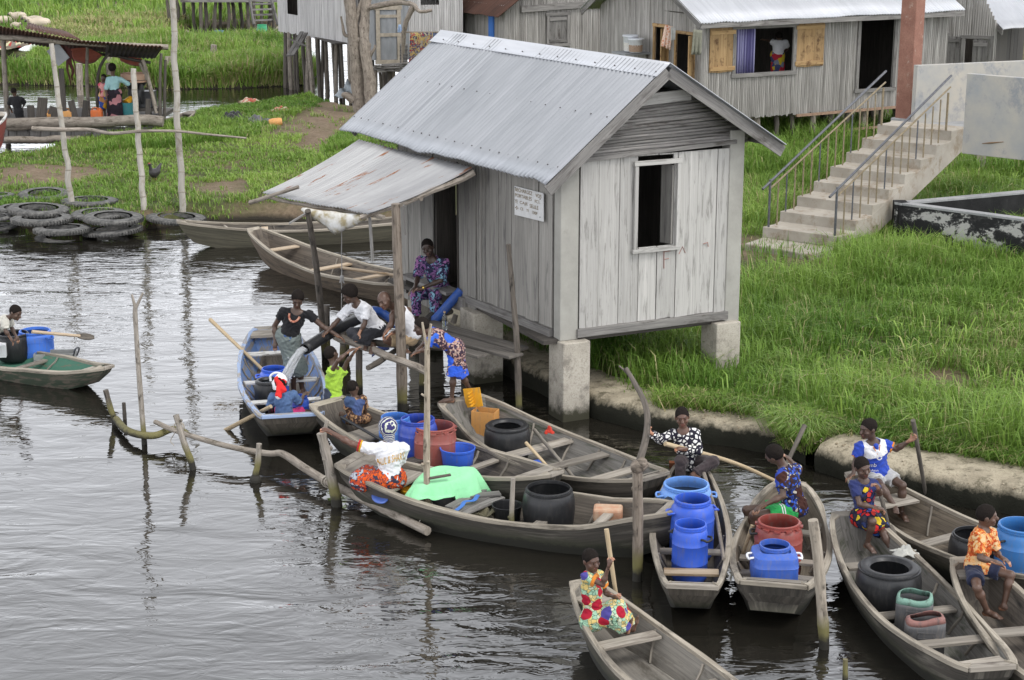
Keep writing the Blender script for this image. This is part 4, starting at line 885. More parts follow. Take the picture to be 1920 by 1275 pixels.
# ---------------- the houses further left and right
def simple_gable(name, label, corner, u, w, Lu, Lw, z0, z1, zr, wallmat, roofmat, ridge='w', holes_u=(), holes_w=(), over=.35, seed=0, pitch=.07, st=True, roof=True):
    t = thing(name, label, 'house', A3(corner[0], corner[1], .3)); Q = lambda s, tt, z: A3(corner[0], corner[1], 0) + u * s + w * tt + UP * z
    m = MB()
    f = (lambda s: z1 + (zr - z1) * (1 - abs(s - Lu / 2) / (Lu / 2))) if ridge == 'w' else z1
    cladding(m, Q(0, 0, 0), u, Lu, z0, f, holes_u, pitch, .022, seed); m.build('front_wall', wallmat, t)
    m = MB(); f2 = (lambda s: z1 + (zr - z1) * (1 - abs(s - Lw / 2) / (Lw / 2))) if ridge == 'u' else z1
    cladding(m, Q(0, Lw, 0), -w, Lw, z0, f2, [(Lw - b, Lw - a, c, d) for a, b, c, d in holes_w], pitch, .022, seed + 1); m.build('side_wall', wallmat, t)
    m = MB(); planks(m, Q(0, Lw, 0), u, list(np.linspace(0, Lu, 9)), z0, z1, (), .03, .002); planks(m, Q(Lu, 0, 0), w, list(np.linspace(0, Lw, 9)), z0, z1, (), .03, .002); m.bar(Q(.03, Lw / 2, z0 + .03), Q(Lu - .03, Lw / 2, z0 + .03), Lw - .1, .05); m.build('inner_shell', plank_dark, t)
    if roof:
        m = MB(); o = over
        if ridge == 'w':
            k = (zr - z1) / (Lu / 2)
            corr(m, Q(-o, -o, z1 - o * k), Q(-o, Lw + o, z1 - o * k), Q(Lu / 2, -o, zr), Q(Lu / 2, Lw + o, zr), .12, .02, 2, seed=seed); corr(m, Q(Lu + o, -o, z1 - o * k), Q(Lu + o, Lw + o, z1 - o * k), Q(Lu / 2, -o, zr), Q(Lu / 2, Lw + o, zr), .12, .02, 2, seed=seed)
        else:
            k = (zr - z1) / (Lw / 2)
            corr(m, Q(-o, -o, z1 - o * k), Q(Lu + o, -o, z1 - o * k), Q(-o, Lw / 2, zr), Q(Lu + o, Lw / 2, zr), .12, .02, 2, seed=seed); corr(m, Q(-o, Lw + o, z1 - o * k), Q(Lu + o, Lw + o, z1 - o * k), Q(-o, Lw / 2, zr), Q(Lu + o, Lw / 2, zr), .12, .02, 2, seed=seed)
        solid(m.build('roof', roofmat, t, smooth=35), .006)
    if st: stilts(t, [Q(s, tt, 0) for tt in np.arange(.1, Lw, 1.3) for s in np.arange(.1, Lu, 1.3)] + [Q(.05, tt, 0) for tt in np.arange(.6, Lw, .7)], z0 + .05, .08, seed)
    return t, Q
# middle house with the rusty roof
cD = D(946, 140, 60.0)
tD, QD = simple_gable('bamboo_house', 'grey bamboo house with rusty roof and closed shutter behind the hut ridge', cD, U2, W2, 8.2, 6.0, 1.6, ZV(cD, 10), ZV(cD, 10) + 2.9, bamboo_wall, rust_sheet, 'w', over=.5, seed=50)
def qd(x, y): q = HIT(x, y, cD, U2); return float((q - A3(*cD)) @ U2), float(q[2])
a_, b_ = qd(1028, 82), qd(1062, 28); shutter(tD, QD(0, 0, 0), U2, a_[0], b_[0], a_[1], b_[1], plank_grey)
m = MB(); frame4(m, QD(0, 0, 0), U2, a_[0], b_[0], a_[1], b_[1], .1, out=.06); m.build('window_frame', plank_grey, tD)
m = MB(); a_, b_ = qd(975, 17), qd(1178, 2); m.bar(QD(a_[0], -.08, a_[1]), QD(b_[0], -.08, b_[1]), .08, .22); m.build('wall_plate', plank_grey, tD)
m = MB(); q0 = HIT(924, 45, cD, W2); tt = float((q0 - A3(*cD)) @ W2); m.bar(QD(-.06, tt, q0[2] - 1.6), QD(-.06, tt, q0[2] + .45), .06, .32, up=W2); m.build('blue_door', blue_door_paint, tD)
m = MB(); [m.bar(QD(-.05, tt + k, q0[2] - 1.6), QD(-.05, tt + k, q0[2] + .5), .05, .26, up=W2) for k in (2.0, 2.9, 3.4)]; m.each('wall_board', plank_grey, tD)
# dark open shed beside the bamboo house
tS = thing('lean_to', 'dark weathered lean-to with plank door between the two bamboo houses', 'shed', D(1195, 100, 52.5)); pS = D(1174, 95, 52.5)
m = MB(); planks(m, pS, U2, list(np.linspace(0, .62, 4)), 1.5, ZV(pS, 28), (), .04, .01, .02, 1); m.build('plank_door', plank_grey, tS); m = MB(); planks(m, pS + U2 * .66 - W2 * .1, U2, list(np.linspace(0, .4, 3)), 1.5, ZV(pS, 32), (), .04, .01, .02, 2); m.build('side_board', plank_dark, tS)
m = MB(); planks(m, pS + A3(-.1, .3, 0), U2, list(np.linspace(0, 2.4, 9)), ZV(pS, 30), ZV(pS, -40), (), .04, .01, .02, 3); m.build('upper_wall', bamboo_wall, tS)
# pale house in the middle with tin door
cE = D(690, 150, 60.5); U3 = nrm(A3(.97, .22, 0))
tE = thing('tin_house', 'pale clad house with a patched tin door wall and little dark window', 'house', A3(cE[0], cE[1], .3))
def QE(s, t, z): return A3(cE[0], cE[1], 0) + U3 * s + A3(-.22, .97, 0) * t + UP * z
def qe(x, y): q = HIT(x, y, cE, U3); return float((q - A3(*cE)) @ U3), float(q[2])
sx = qe(766, 50)[0]; LE = qe(868, 50)[0]; zf = qe(766, 112)[1]
m = MB(); wn_ = (qe(788, 5)[0], qe(822, 5)[0], qe(800, 9)[1], 9.0); cladding(m, QE(sx, 0, 0), U3, LE - sx, zf, 7.2, [(wn_[0] - sx, wn_[1] - sx, wn_[2], 6.2)], .075, .02, 61); m.build('front_wall', bamboo_white, tE)
m = MB(); P0 = QE(0, -.04, 0); corr(m, QE(0, -.02, zf), QE(sx, -.02, zf), QE(0, -.02, 6.6), QE(sx, -.02, 6.6), .16, .012, 5, seed=62); m.build('tin_wall', zinc_grey, tE, smooth=35)
m = MB(); frame4(m, QE(0, -.03, 0), U3, qe(712, 60)[0], qe(744, 60)[0], qe(728, 112)[1], qe(728, 18)[1], .14, .06); q = qe(728, 65)[1]; m.bar(QE(qe(712, 60)[0], -.08, q), QE(qe(744, 60)[0], -.08, q), .03, .12); m.bar(QE(qe(712, 60)[0], -.08, q + .65), QE(qe(744, 60)[0], -.08, q + .65), .03, .10); m.build('door_frame', plain('bleached_timber', (.40, .35, .28), .85, .35, 8), tE)
m = MB(); corr(m, QE(qe(713, 60)[0], -.06, qe(728, 110)[1]), QE(qe(743, 60)[0], -.06, qe(728, 110)[1]), QE(qe(713, 60)[0], -.06, qe(728, 20)[1]), QE(qe(743, 60)[0], -.06, qe(728, 20)[1]), .2, .01, 3, seed=63); m.build('door', zinc_grey, tE, smooth=35)
m = MB(); planks(m, QE(0, 4, 0), U3, list(np.linspace(0, LE, 7)), zf, 7.2, (), .03, .002); planks(m, QE(LE, 0, 0), A3(-.22, .97, 0), list(np.linspace(0, 4, 7)), zf, 7.2, (), .03, .002); planks(m, QE(0, 4, 0), A3(.22, -.97, 0), list(np.linspace(0, 4, 7)), zf, 7.2, (), .03, .002); m.build('inner_shell', plank_dark, tE)
m = MB(); corr(m, QE(-.5, -.5, 7.1), QE(LE + .4, -.5, 7.1), QE(-.5, 4.3, 8.4), QE(LE + .4, 4.3, 8.4), .14, .02, 2, seed=64); solid(m.build('roof', zinc_grey, tE, smooth=35), .006)
m = MB()
for k, (x, y) in enumerate(((735, 128), (705, 122))): m.bar(D(700 + 8 * k, 128 + 4 * k, 59.0 - k * .2), D(764, 122 + 6 * k, 59.0 - k * .2), .5, .10)
m.each('porch_deck', plank_grey, tE)
stilts(tE, [D(x, 170, 59.0) * A3(1, 1, 0) for x in (704, 716, 728, 738, 752, 764)] + [QE(s, .5, 0) for s in np.arange(.1, LE, .8)], zf + .02, .07, 66)
tP = thing('driftwood_pile', 'heap of grey driftwood and sticks on the tin house porch', 'wood pile', D(728, 124, 59)); m = MB(); r_ = np.random.default_rng(4)
for k in range(34): a = D(r_.uniform(698, 745), r_.uniform(120, 131), 58.9 - r_.uniform(0, .4)); stick(m, a, a + A3(r_.uniform(.3, .9), r_.normal(0, .2), r_.normal(0, .06)), .03, .02, 5, .01, k)
m.build('sticks', plank_grey, tP, smooth=60)
pr = printed('zigzag_print', [(.06, .05, .07), (.30, .20, .09), (.25, .03, .04), (.05, .08, .14), (.34, .30, .20)], 9, blotch=(4, [(.05, .04, .05), (.36, .27, .10), (.25, .22, .18)]), dist=.2)
hanging_cloth('patterned_wrap', 'large dark zigzag-patterned cloth hung over the porch rail', [D(769, 61, 58.6), D(811, 61, 58.6), D(811, 96, 58.6), D(766, 130, 58.6)], pr, 4, fold=.05)
hanging_cloth('blue_cloth', 'plain dusty blue cloth hung on the line beside the patterned one', [D(812, 61, 58.7), D(845, 62, 58.7), D(845, 95, 58.7), D(812, 95, 58.7)], cloth('dusty_blue', (.13, .16, .27)), 5)
hanging_cloth('light_blue_rag', 'small pale blue rag hanging by the tin door', [D(747, 46, 59.6), D(752, 46, 59.6), D(755, 61, 59.6), D(745, 61, 59.6)], cloth('pale_blue', (.42, .55, .75)), 6, fold=.05)
tB = thing('clothes_rail', 'thin stick rail carrying the washing on the tin house porch', 'rail', D(800, 61, 58.7)); m = MB(); stick(m, D(752, 60, 58.7), D(862, 62, 58.7), .03, .03, 8, .01, 9); m.build('rail', pole_wood, tB); m = MB(); [stick(m, D(x, 60, 58.7), D(x, 140, 58.7), .03, .03, 6, .01, x) for x in (754, 862)]; m.each('upright', pole_wood, tB)
tK = thing('board_stack', 'upright stack of thin grey boards beside the patterned cloth', 'board stack', D(756, 125, 58.9)); m = MB(); [m.bar(D(750, 84 + 3.2 * k, 58.9), D(764, 84 + 3.2 * k, 58.9), .25, .045) for k in range(15)]; m.build('boards', plank_grey, tK)
# white-washed house at the far left of the row
cW = D(652, 83, 62.5); zW = float(cW[2]); Lh = float((HIT(522, 52, cW, W2) - A3(*cW)) @ W2)
tW, QW = simple_gable('pale_house', 'long pale stilt house standing over the canal behind the bare tree', cW, nrm(A3(.93, .36, 0)), W2, 4.6, Lh, zW, zW + 4.0, zW + 5.4, bamboo_white, zinc_grey, 'w', holes_w=[(4.6, 5.6, zW + .75, zW + 4.0), (2.05, 2.45, zW + 2.8, zW + 4)], seed=70, pitch=.12)
m = MB(); p, q = D(540, 105, 64), D(566, 60, 65.5); m.bar(p, q, .14, .06); m.bar(D(548, 104, 63.6), D(574, 62, 65.0), .14, .06); m.bar(D(540, 72, 64), D(574, 86, 64), .10, .05); m.bar(D(556, 80, 64.0), D(560, 92, 64), .05, .05); m.build('crossed_ladder', plank_grey, tW)
# raised platform with stairs at the top left
tF = thing('stilt_platform', 'raised pole platform with a short plank stair at the top left', 'platform', D(430, 50, 92)); zp = float(D(400, 2, 92)[2])
m = MB(); m.bar(D(325, 2, 92) + A3(0, 2, 0), D(520, 2, 93) + A3(0, 2, 0), 4.2, .12); m.build('deck', plank_grey, tF)
m = MB(); r_ = np.random.default_rng(8)
for x in list(range(322, 520, 13)): b = D(x, 60, 92 + r_.uniform(0, 3)); stick(m, A3(b[0], b[1], -.3), A3(b[0] + r_.normal(0, .12), b[1], zp), .10, .09, 6, .06, x)
m.each('stilt', pole_dark, tF, smooth=50); m = MB(); [m.bar(D(474, 8 + 10 * k, 91 - k * .1), D(510, 7 + 10 * k, 91 - k * .1), .35, .07) for k in range(4)]; m.each('tread', plank_grey, tF); m = MB(); m.bar(D(468, 0, 91), D(476, 46, 90.5), .08, .2); m.bar(D(508, -4, 91), D(521, 46, 90.5), .08, .2); m.each('stringer', plank_grey, tF)
# house at the top right
cR = D(1725, 100, 56.0); q = HIT(1850, 60, cR, nrm(A3(.80, -.60, 0)))
UR = nrm(A3(.93, -.36, 0)); WR = nrm(A3(.40, .92, 0)); LR = float((HIT(1868, 80, cR, UR) - A3(*cR)) @ UR)
def sR(x, y): q = HIT(x, y, cR, UR); return float((q - A3(*cR)) @ UR), float(q[2])
tR, QR = simple_gable('grey_house', 'weathered bamboo house with two small openings behind the concrete landing', cR, UR, WR, LR, 7.0, 1.4, ZV(cR, 24) - .3, ZV(cR, 24) + 1.9, bamboo_wall, zinc_bright, 'w', holes_u=[(sR(1742, 90)[0], sR(1772, 90)[0], 1.6, sR(1750, 66)[1]), (sR(1808, 90)[0], sR(1822, 90)[0], 1.6, sR(1815, 72)[1])], over=.3, seed=80, roof=False)
m = MB(); frame4(m, QR(0, 0, 0), UR, sR(1742, 90)[0], sR(1772, 90)[0], 1.6, sR(1750, 66)[1], .1); frame4(m, QR(0, 0, 0), UR, sR(1808, 90)[0], sR(1855, 90)[0], 1.6, sR(1815, 72)[1], .1); m.build('window_frame', plank_grey, tR)
shutter(tR, QR(0, 0, 0), UR, sR(1774, 90)[0], sR(1800, 90)[0], 1.7, sR(1785, 68)[1], plank_grey); shutter(tR, QR(0, 0, 0), UR, sR(1824, 90)[0], sR(1852, 90)[0], 1.7, sR(1835, 76)[1], plank_grey)
m = MB(); e0, e1 = D(1880, 55, 54.6), D(2030, 40, 58.0); r0, r1 = D(1822, -5, 58.5), D(1985, -30, 62.5); corr(m, e0, e1, r0, r1, .12, .022, 4, seed=81); l0 = D(1735, 18, 58); corr(m, D(1728, 14, 56.5), D(1790, 0, 62.5), r0 - A3(.2, 0, -.0), D(1840, -25, 64.5), .12, .02, 3, seed=82); solid(m.build('roof', zinc_bright, tR, smooth=35), .006)
m = MB(); m.bar(e0 - UP * .1, r0 - UP * .1, .04, .16); m.build('barge_board', plank_grey, tR)

# ---------------- concrete stairs, landing, railings, pillar, low walls on the right
z1s, rs = .78, .25; L1 = G(1430, 425, z1s); L8 = G(1645, 233, z1s + 7 * rs); R1 = G(1573, 444, z1s); gv = (L8 - L1) / 7; gv = gv * A3(1, 1, 0); wv = (R1 - L1)
def stairs():
    t = thing('concrete_stairs', 'bare concrete staircase with open side rising from the grass to the landing', 'stairs', L1 * A3(1, 1, 0))
    for k in range(8):
        m = MB(); a = L1 + gv * k + UP * rs * k; th = rs + .02
        g1 = gv * (1.0 if k < 7 else 1.3)
        V = [a, a + wv, a + wv + g1 * 1.04, a + g1 * 1.04]; lo = [v - UP * th for v in V]
        m.add([*V, *lo], [(0, 1, 2, 3), (7, 6, 5, 4), (0, 4, 5, 1), (1, 5, 6, 2), (2, 6, 7, 3), (3, 7, 4, 0)]); m.build('step', conc_stair, t, bevel=.012)
    m = MB(); a = L1 - UP * rs; i_ = wv * -.004                    # sloping stringer slab carrying the steps
    V = [a + i_, a + wv - i_, a + wv - i_ + gv * 8 + UP * rs * 8, a + i_ + gv * 8 + UP * rs * 8]; V = [v + UP * .03 for v in V]; lo = [v - UP * .50 for v in V]
    m.add([*V, *lo], [(0, 1, 2, 3), (7, 6, 5, 4), (0, 4, 5, 1), (1, 5, 6, 2), (2, 6, 7, 3), (3, 7, 4, 0)]); m.build('stair_slab', conc_stair, t)
    m = MB(); c0, c1, c2, c3 = G(1396, 456, .55), G(1500, 474, .55), G(1546, 480, .55), L1 + wv * .9
    V = [c0, c1 + wv * .12, L1 + wv * 1.0 - UP * (z1s - .55), L1 + gv * .05 - UP * (z1s - .55)]; lo = [v - UP * .5 for v in V]; m.add([*V, *lo], [(0, 1, 2, 3), (7, 6, 5, 4), (0, 4, 5, 1), (1, 5, 6, 2), (2, 6, 7, 3), (3, 7, 4, 0)]); m.build('bottom_slab', conc_stair, t, bevel=.03)
    for sgn in (0, 1):
        off = wv * (.06 if sgn == 0 else .93); o = thing('stair_railing', 'painted tube handrail on the ' + ('far side of the concrete stairs, nearest the hut' if sgn == 0 else 'near side of the concrete stairs, against the panel'), 'railing', L1 + off, 'stair railings')
        base = L1 + off; m = MB(); hr = lambda f: base + gv * f + UP * rs * f
        m.tube([hr(-.35) + UP * .93, hr(7.1) + UP * 1.18], .027, 8); m.build('handrail', rail_steel, o, smooth=60)
        m = MB(); m.tube([hr(.1) + UP * .80, hr(7.1) + UP * .93], .02, 8); m.build('lower_rail', rail_ochre, o, smooth=60)
        n = 15
        for i in range(n):
            f = .08 + i * 6.9 / (n - 1); k = min(7, int(f + .02)); b = base + gv * f + UP * rs * k; tp = hr(f) + UP * (1.0 if i in (0,) else .84)
            m = MB(); m.tube([b, tp], .026 if i in (0, n - 1) else .0165, 7); m.build('baluster', rail_steel if i in (0, 2, 6, 10) else rail_ochre, o, smooth=60)
    return t
stairs()
zl = z1s + 7 * rs
def landing_conc():
    a = L8; t = thing('concrete_landing', 'concrete landing at the head of the stairs with smooth parapet panels', 'landing', a)
    V = [a + gv * .9 - wv * .02, a + wv * 1.02 + gv * .9, a + wv * 1.1 + gv * 4.5, a - wv * .02 + gv * 4.5]; V = [v - UP * .03 for v in V]; lo = [v - UP * .4 for v in V]
    m = MB(); m.add([*V, *lo], [(0, 1, 2, 3), (7, 6, 5, 4), (0, 4, 5, 1), (1, 5, 6, 2), (2, 6, 7, 3), (3, 7, 4, 0)]); m.build('slab', slab_top, t)
    # near parapet panel on the right, running out of the frame
    p = G(1808, 262, zl - .1); d = nrm(G(1920, 274, zl - .1) - p); zt = HIT(1812, 137, p, d)[2]; zb = HIT(1808, 287, p, d)[2]
    m = MB(); m.bar(p * A3(1, 1, 0) + UP * (zt + zb) / 2, p * A3(1, 1, 0) + d * 8 + UP * (zt + zb) / 2, .16, zt - zb); m.build('parapet', conc_panel, t, bevel=.01)
    # far parapet behind
    p2 = G(1716, 232, zl) ; q0, q1 = HIT(1716, 124, p2, d), HIT(1920, 108, p2, nrm(A3(.97, .25, 0)))
    d2 = nrm(A3(.93, .36, 0)); z2 = HIT(1716, 125, p2, d2)[2]; m = MB(); m.bar(p2 * A3(1, 1, 0) + UP * (z2 + zl - .3) / 2 + A3(0, .3, 0), p2 * A3(1, 1, 0) + A3(0, .3, 0) + d2 * 9 + UP * (z2 + zl - .3) / 2, .15, z2 - zl + .3); m.build('parapet', conc_panel, t, bevel=.01)
    m = MB()
    for x, y in ((1835, 330), (1940, 320)): b = G(x, y, .4); m.bar(A3(b[0], b[1], .0), A3(b[0], b[1], zl - .3), .25, .25)
    m.each('column', conc_stair, t)
    s0 = HIT(1842, 269, p - A3(0, .1, 0), d); s1 = HIT(1882, 266, p - A3(0, .1, 0), d); m = MB(); m.tube([s0, s0 + (s1 - s0) * .4, s1], [.02, .05, .02], 6, flat=.4); m.build('rust_stain_bracket', plain('rusty_iron', (.24, .15, .08), .8), t)
landing_conc()
def pillar_red_():
    p = G(1700, 222, zl - .05); t = thing('plaster_pillar', 'square rusty red plastered pillar rising from the landing', 'pillar', p)
    m = MB(); m.bar(p - UP * .1, p + UP * 6, .40, .40, up=nrm(gv)); m.build('shaft', pillar_red, t, bevel=.02); m = MB(); m.bar(p - UP * .3, p + UP * .02, .54, .54, up=nrm(gv)); m.build('base', slab_top, t, bevel=.02)
pillar_red_()
def tank():
    t = thing('low_tank_wall', 'low open concrete enclosure with flaking black paint in the grass', 'low wall', G(1690, 460, .4)); zt = 1.28
    a, b, c = G(1690, 381, zt), G(1925, 412, zt), G(1930, 359, zt); b = a + (b - a) * 1.4; c = a + (c - a) * 1.4
    for p, q, mt in ((a, b, flaking), (a, c, black_coat)):
        d = nrm(q - p); p_ = p * A3(1, 1, 0); q_ = q * A3(1, 1, 0); m = MB(); m.bar(p_ + UP * (zt - .52) - d * .1, q_ + UP * (zt - .52), .2, 1.0, tint=.5); m.build('wall', mt, t, bevel=.01)
        m = MB(); m.bar(p_ + UP * (zt - .0) - d * .1, q_ + UP * zt, .22, .05); m.build('coping', slab_top, t, bevel=.006)
    m = MB(); m.bar(A3(a[0], a[1] + .1, .2), A3(a[0], a[1] + .1, zt + .03), .26, .26, tint=.4); m.build('corner_pier', black_coat, t)
tank()
# ---------------- the bare tree
def tree():
    b = G(682, 214, .3); t = thing('bare_tree', 'bare twin-trunked dead tree with knots and broken branches by the houses', 'tree', b); y = b[1]
    m = MB(); P = lambda x, yy, dy=0: D(x, yy, y + dy)
    m.tube(smooth_path([P(678, 222), P(671, 160), P(666, 90), P(660, 40), P(654, -20), P(648, -80)], 16), np.linspace(.25, .17, 16), 10)
    m.build('trunk', bark, t, smooth=60, rough=.03)
    m = MB(); m.tube(smooth_path([P(696, 222, -.3), P(693, 150, -.3), P(684, 90, -.2), P(684, 30), P(690, -20), P(697, -70)], 16), np.linspace(.21, .14, 16), 10); m.build('trunk', bark, t, smooth=60, rough=.03)
    m = MB()
    for pts, r0 in (([P(664, 188), P(648, 178), P(643, 182)], .16), ([P(694, 105, -.3), P(702, 92, -.4), P(703, 84, -.4)], .06), ([P(660, 70), P(645, 62), P(640, 30)], .07), ([P(690, 15), P(740, 5, -1), P(775, 8, -1.5), P(785, 22, -2), P(810, 19, -2)], .10), ([P(745, 4, -1), P(770, -10, -1.5)], .08), ([P(776, 10, -1.5), P(762, 40, -1.4), P(757, 70, -1.2), P(756, 100, -1)], .11), ([P(665, 60), P(672, 20), P(690, -30)], .09)):
        q = smooth_path(pts, 10); m.tube(q, np.linspace(r0, r0 * .5, 10), 8)
    for x, yy, r_ in ((672, 75, .12), (690, 84, .11), (668, 100, .09), (684, 55, .10)): m.ball(P(x, yy, -.08), r_, 9, 7)
    m.each('branch', bark, t, smooth=60, rough=.015)
    return t
tree()
# ------------------------------------------------------------------ boats and their cargo
def bound(V): return V
def boat(label, e0, e1, w, w0, w1, ze0=.52, ze1=.52, zm=.33, thw=(), deck0=.0, deck1=.0, outer=hull_wood, inner=hull_in, rail=gunwale_wood, thm=thwart_wood, group='wooden pirogues', zb=-.16, notch=0, ribs=3, seed=0, zoff=0, pw=.72, flare=.66, floor=None):
    p0, p1 = G(*e0, ze0 + zoff) * A3(1, 1, 0), G(*e1, ze1 + zoff) * A3(1, 1, 0); d = nrm(p1 - p0); s = A3(-d[1], d[0], 0); L = np.linalg.norm(p1 - p0); ctr = (p0 + p1) / 2
    t = thing('pirogue', label, 'boat', ctr + UP * zoff, group); n = 29; fs = np.linspace(0, 1, n); rr = np.random.default_rng(seed)
    jit = np.interp(fs, np.linspace(0, 1, 8), rr.normal(0, .012, 8)); jit2 = np.interp(fs, np.linspace(0, 1, 9), rr.normal(0, .010, 9))
    sh = np.sin(np.pi * fs) ** pw; hw = (w0 + (w1 - w0) * fs) * (1 - sh) + w * sh
    zg = zm + np.where(fs < .5, ze0 - zm, ze1 - zm) * np.abs(2 * fs - 1) ** 2.1 + jit2 + zoff
    zbt = zb + .30 * np.abs(2 * fs - 1) ** 3.2 + zoff; zfl = np.maximum(.045 + zoff, zbt + .07)
    def P(f, y, z, pull=0.0):                                          # pull draws the lower ends inwards
        g = .5 + (f - .5) * (1 - pull); return p0 + d * (L * g) + s * y + UP * z
    out, inn = [], []
    for i, f in enumerate(fs):
        h = hw[i]; zG_, zB, zF = zg[i], zbt[i], zfl[i]; hj = h + jit[i]
        row = []
        for sg in (-1, 1):
            side = [P(f, sg * hj, zG_), P(f, sg * (hj * (flare + .72 * (1 - flare)) + .01), zG_ * .62 + zB * .38, .03), P(f, sg * hj * (flare + .3 * (1 - flare)), zG_ * .3 + zB * .7, .07), P(f, sg * hj * flare, zB, .11)]
            row += side if sg < 0 else side[::-1]
        out.append(row)
        fi = min(max(f, .028), .972); hi = max(.03, h - .035); row = []
        for sg in (-1, 1):
            side = [P(fi, sg * hi, zG_), P(fi, sg * (hi * (flare + .72 * (1 - flare))), zG_ * .62 + zF * .38, .03), P(fi, sg * hi * (flare + .3 * (1 - flare)), zG_ * .3 + zF * .7, .07), P(fi, sg * hi * flare, zF, .11)]
            row += side if sg < 0 else side[::-1]
        inn.append(row)
    out, inn = np.array(out), np.array(inn)
    if notch: out[-1, 3:5] += d * notch; out[-1, 3:5] += UP * .05
    girth = np.concatenate([[0], np.cumsum(np.linalg.norm(np.diff(out[n // 2], axis=0), axis=1))])
    def skin_grid(m, R_, lo, hi, flip, tint):
        Fc, U = [], []; V = R_[:, lo:hi].reshape(-1, 3); c = hi - lo
        for i in range(n - 1):
            for j in range(c - 1):
                f = (i * c + j, i * c + j + 1, (i + 1) * c + j + 1, (i + 1) * c + j); u = [(fs[i] * L, girth[lo + j]), (fs[i] * L, girth[lo + j + 1]), (fs[i + 1] * L, girth[lo + j + 1]), (fs[i + 1] * L, girth[lo + j])]
                if flip: f, u = f[::-1], u[::-1]
                Fc.append(f); U.append(u)
        m.add(V, Fc, U, tint)
    m = MB(); skin_grid(m, out, 0, 8, False, .5)
    for R_, q in ((out, 0), (out, n - 1)):
        for k in range(3): m.add([R_[q, k], R_[q, k + 1], R_[q, 6 - k], R_[q, 7 - k]], [(0, 1, 2, 3)], [[(0, 0), (.15, 0), (.15, w), (0, w)]], .45)
    m.build('hull', outer, t, smooth=50)
    m = MB(); skin_grid(m, inn, 3, 5, True, .45); m.build('floor_boards', floor or inner, t); m = MB(); skin_grid(m, inn, 0, 4, True, .75); skin_grid(m, inn, 4, 8, True, .6)
    for q in (0, n - 1):
        for k in range(3): m.add([inn[q, k], inn[q, k + 1], inn[q, 6 - k], inn[q, 7 - k]], [(0, 1, 2, 3)], [[(0, 0), (.15, 0), (.15, w), (0, w)]], .5)
    m.build('inner_planking', inner, t, smooth=50)
    for sg, j in ((-1, 0), (1, 7)):                                    # rails along each edge, closed at the ends
        Pq = []; uvl = 0
        for i in range(n):
            o_, i_ = out[i, j], inn[i, j]; a = o_ + s * sg * .018; b = i_ - s * sg * .012; q1 = 1.0
            Pq.append([a - UP * .035, a + UP * .016, b + UP * .018, b - UP * .03])
        m = MB(); V = np.array(Pq).reshape(-1, 3); Fc, U = [], []
        for i in range(n - 1):
            for k in range(4):
                q = (k + 1) % 4; f = (i * 4 + k, i * 4 + q, (i + 1) * 4 + q, (i + 1) * 4 + k); Fc.append(f if sg > 0 else f[::-1]); u = [(fs[i] * L, k * .06), (fs[i] * L, k * .06 + .06), (fs[i + 1] * L, k * .06 + .06), (fs[i + 1] * L, k * .06)]; U.append(u if sg > 0 else u[::-1])
        Fc += [(0, 1, 2, 3), tuple((n - 1) * 4 + k for k in (3, 2, 1, 0))]; U += [[(0, 0), (.05, 0), (.05, .05), (0, .05)]] * 2
        m.add(V, Fc, U, .5 + .2 * sg); m.build('gunwale', rail, t, bevel=.006)
    def cross(f, wd, th, z_, mat, nm, tint=None, xs=1.0):
        hh = np.interp(f, fs, hw) - .05 - .42 * max(0, np.interp(f, fs, zg) - (z_ or 9)); z = z_ if z_ is not None else np.interp(f, fs, zg) - .055; mb = MB(); a = P(f, -hh * xs, z); b = P(f, hh * xs, z); skew = d * rr.normal(0, .02)
        mb.bar(a - skew, b + skew, wd, th, tint=tint); return mb.build(nm, mat, t, bevel=.006)
    for q in thw:
        f, wd = q[0], q[1]; cross(f, wd, .035, (np.interp(f, fs, zg) - (q[2] if len(q) > 2 else .06)), q[3] if len(q) > 3 else thm, 'thwart')
    for k, (dl, q0, sgn) in enumerate(((deck0, 0, 1), (deck1, n - 1, -1))):     # small decks closing the ends
        f_end = 0.0 if k == 0 else 1.0; f_in = dl / L if k == 0 else 1 - dl / L
        if dl <= 0: f_in = .03 if k == 0 else .97
        hh0, hh1 = np.interp(f_end, fs, hw) + .012, np.interp(f_in, fs, hw) - .01; za, zb2 = np.interp(f_end, fs, zg) + .022, np.interp(f_in, fs, zg) + .012
        V = [P(f_end, -hh0, za) - d * sgn * .015, P(f_end, hh0, za) - d * sgn * .015, P(f_in, hh1, zb2), P(f_in, -hh1, zb2)]; lo = [v - UP * .05 for v in V]
        m = MB(); m.add(V + lo, [(0, 1, 2, 3), (7, 6, 5, 4), (0, 4, 5, 1), (1, 5, 6, 2), (2, 6, 7, 3), (3, 7, 4, 0)], [[(0, 0), (2 * w, 0), (2 * w, .2), (0, .2)]] * 2 + [[(0, 0), (0, .05), (.3, .05), (.3, 0)]] * 4); m.build('end_board', rail if dl <= 0 else thm, t, bevel=.006)
    for k in range(ribs):                                              # frames against the planking
        f = .2 + .6 * (k + .5) / ribs + rr.normal(0, .02); i = int(f * (n - 1)); m = MB()
        for a, b in ((0, 3), (7, 4)):
            pts = [inn[i, a] * .9 + inn[i, b] * .1] + [inn[i, j] for j in (range(1, 4) if a == 0 else range(6, 3, -1))]; c = (inn[i, 3] + inn[i, 4]) / 2
            m.tube([q + (c - q) * .03 + UP * .006 for q in pts], .016, 5)
        m.each('rib', thm, t)
    t['_f'] = 0
    return t, P
NB = {}
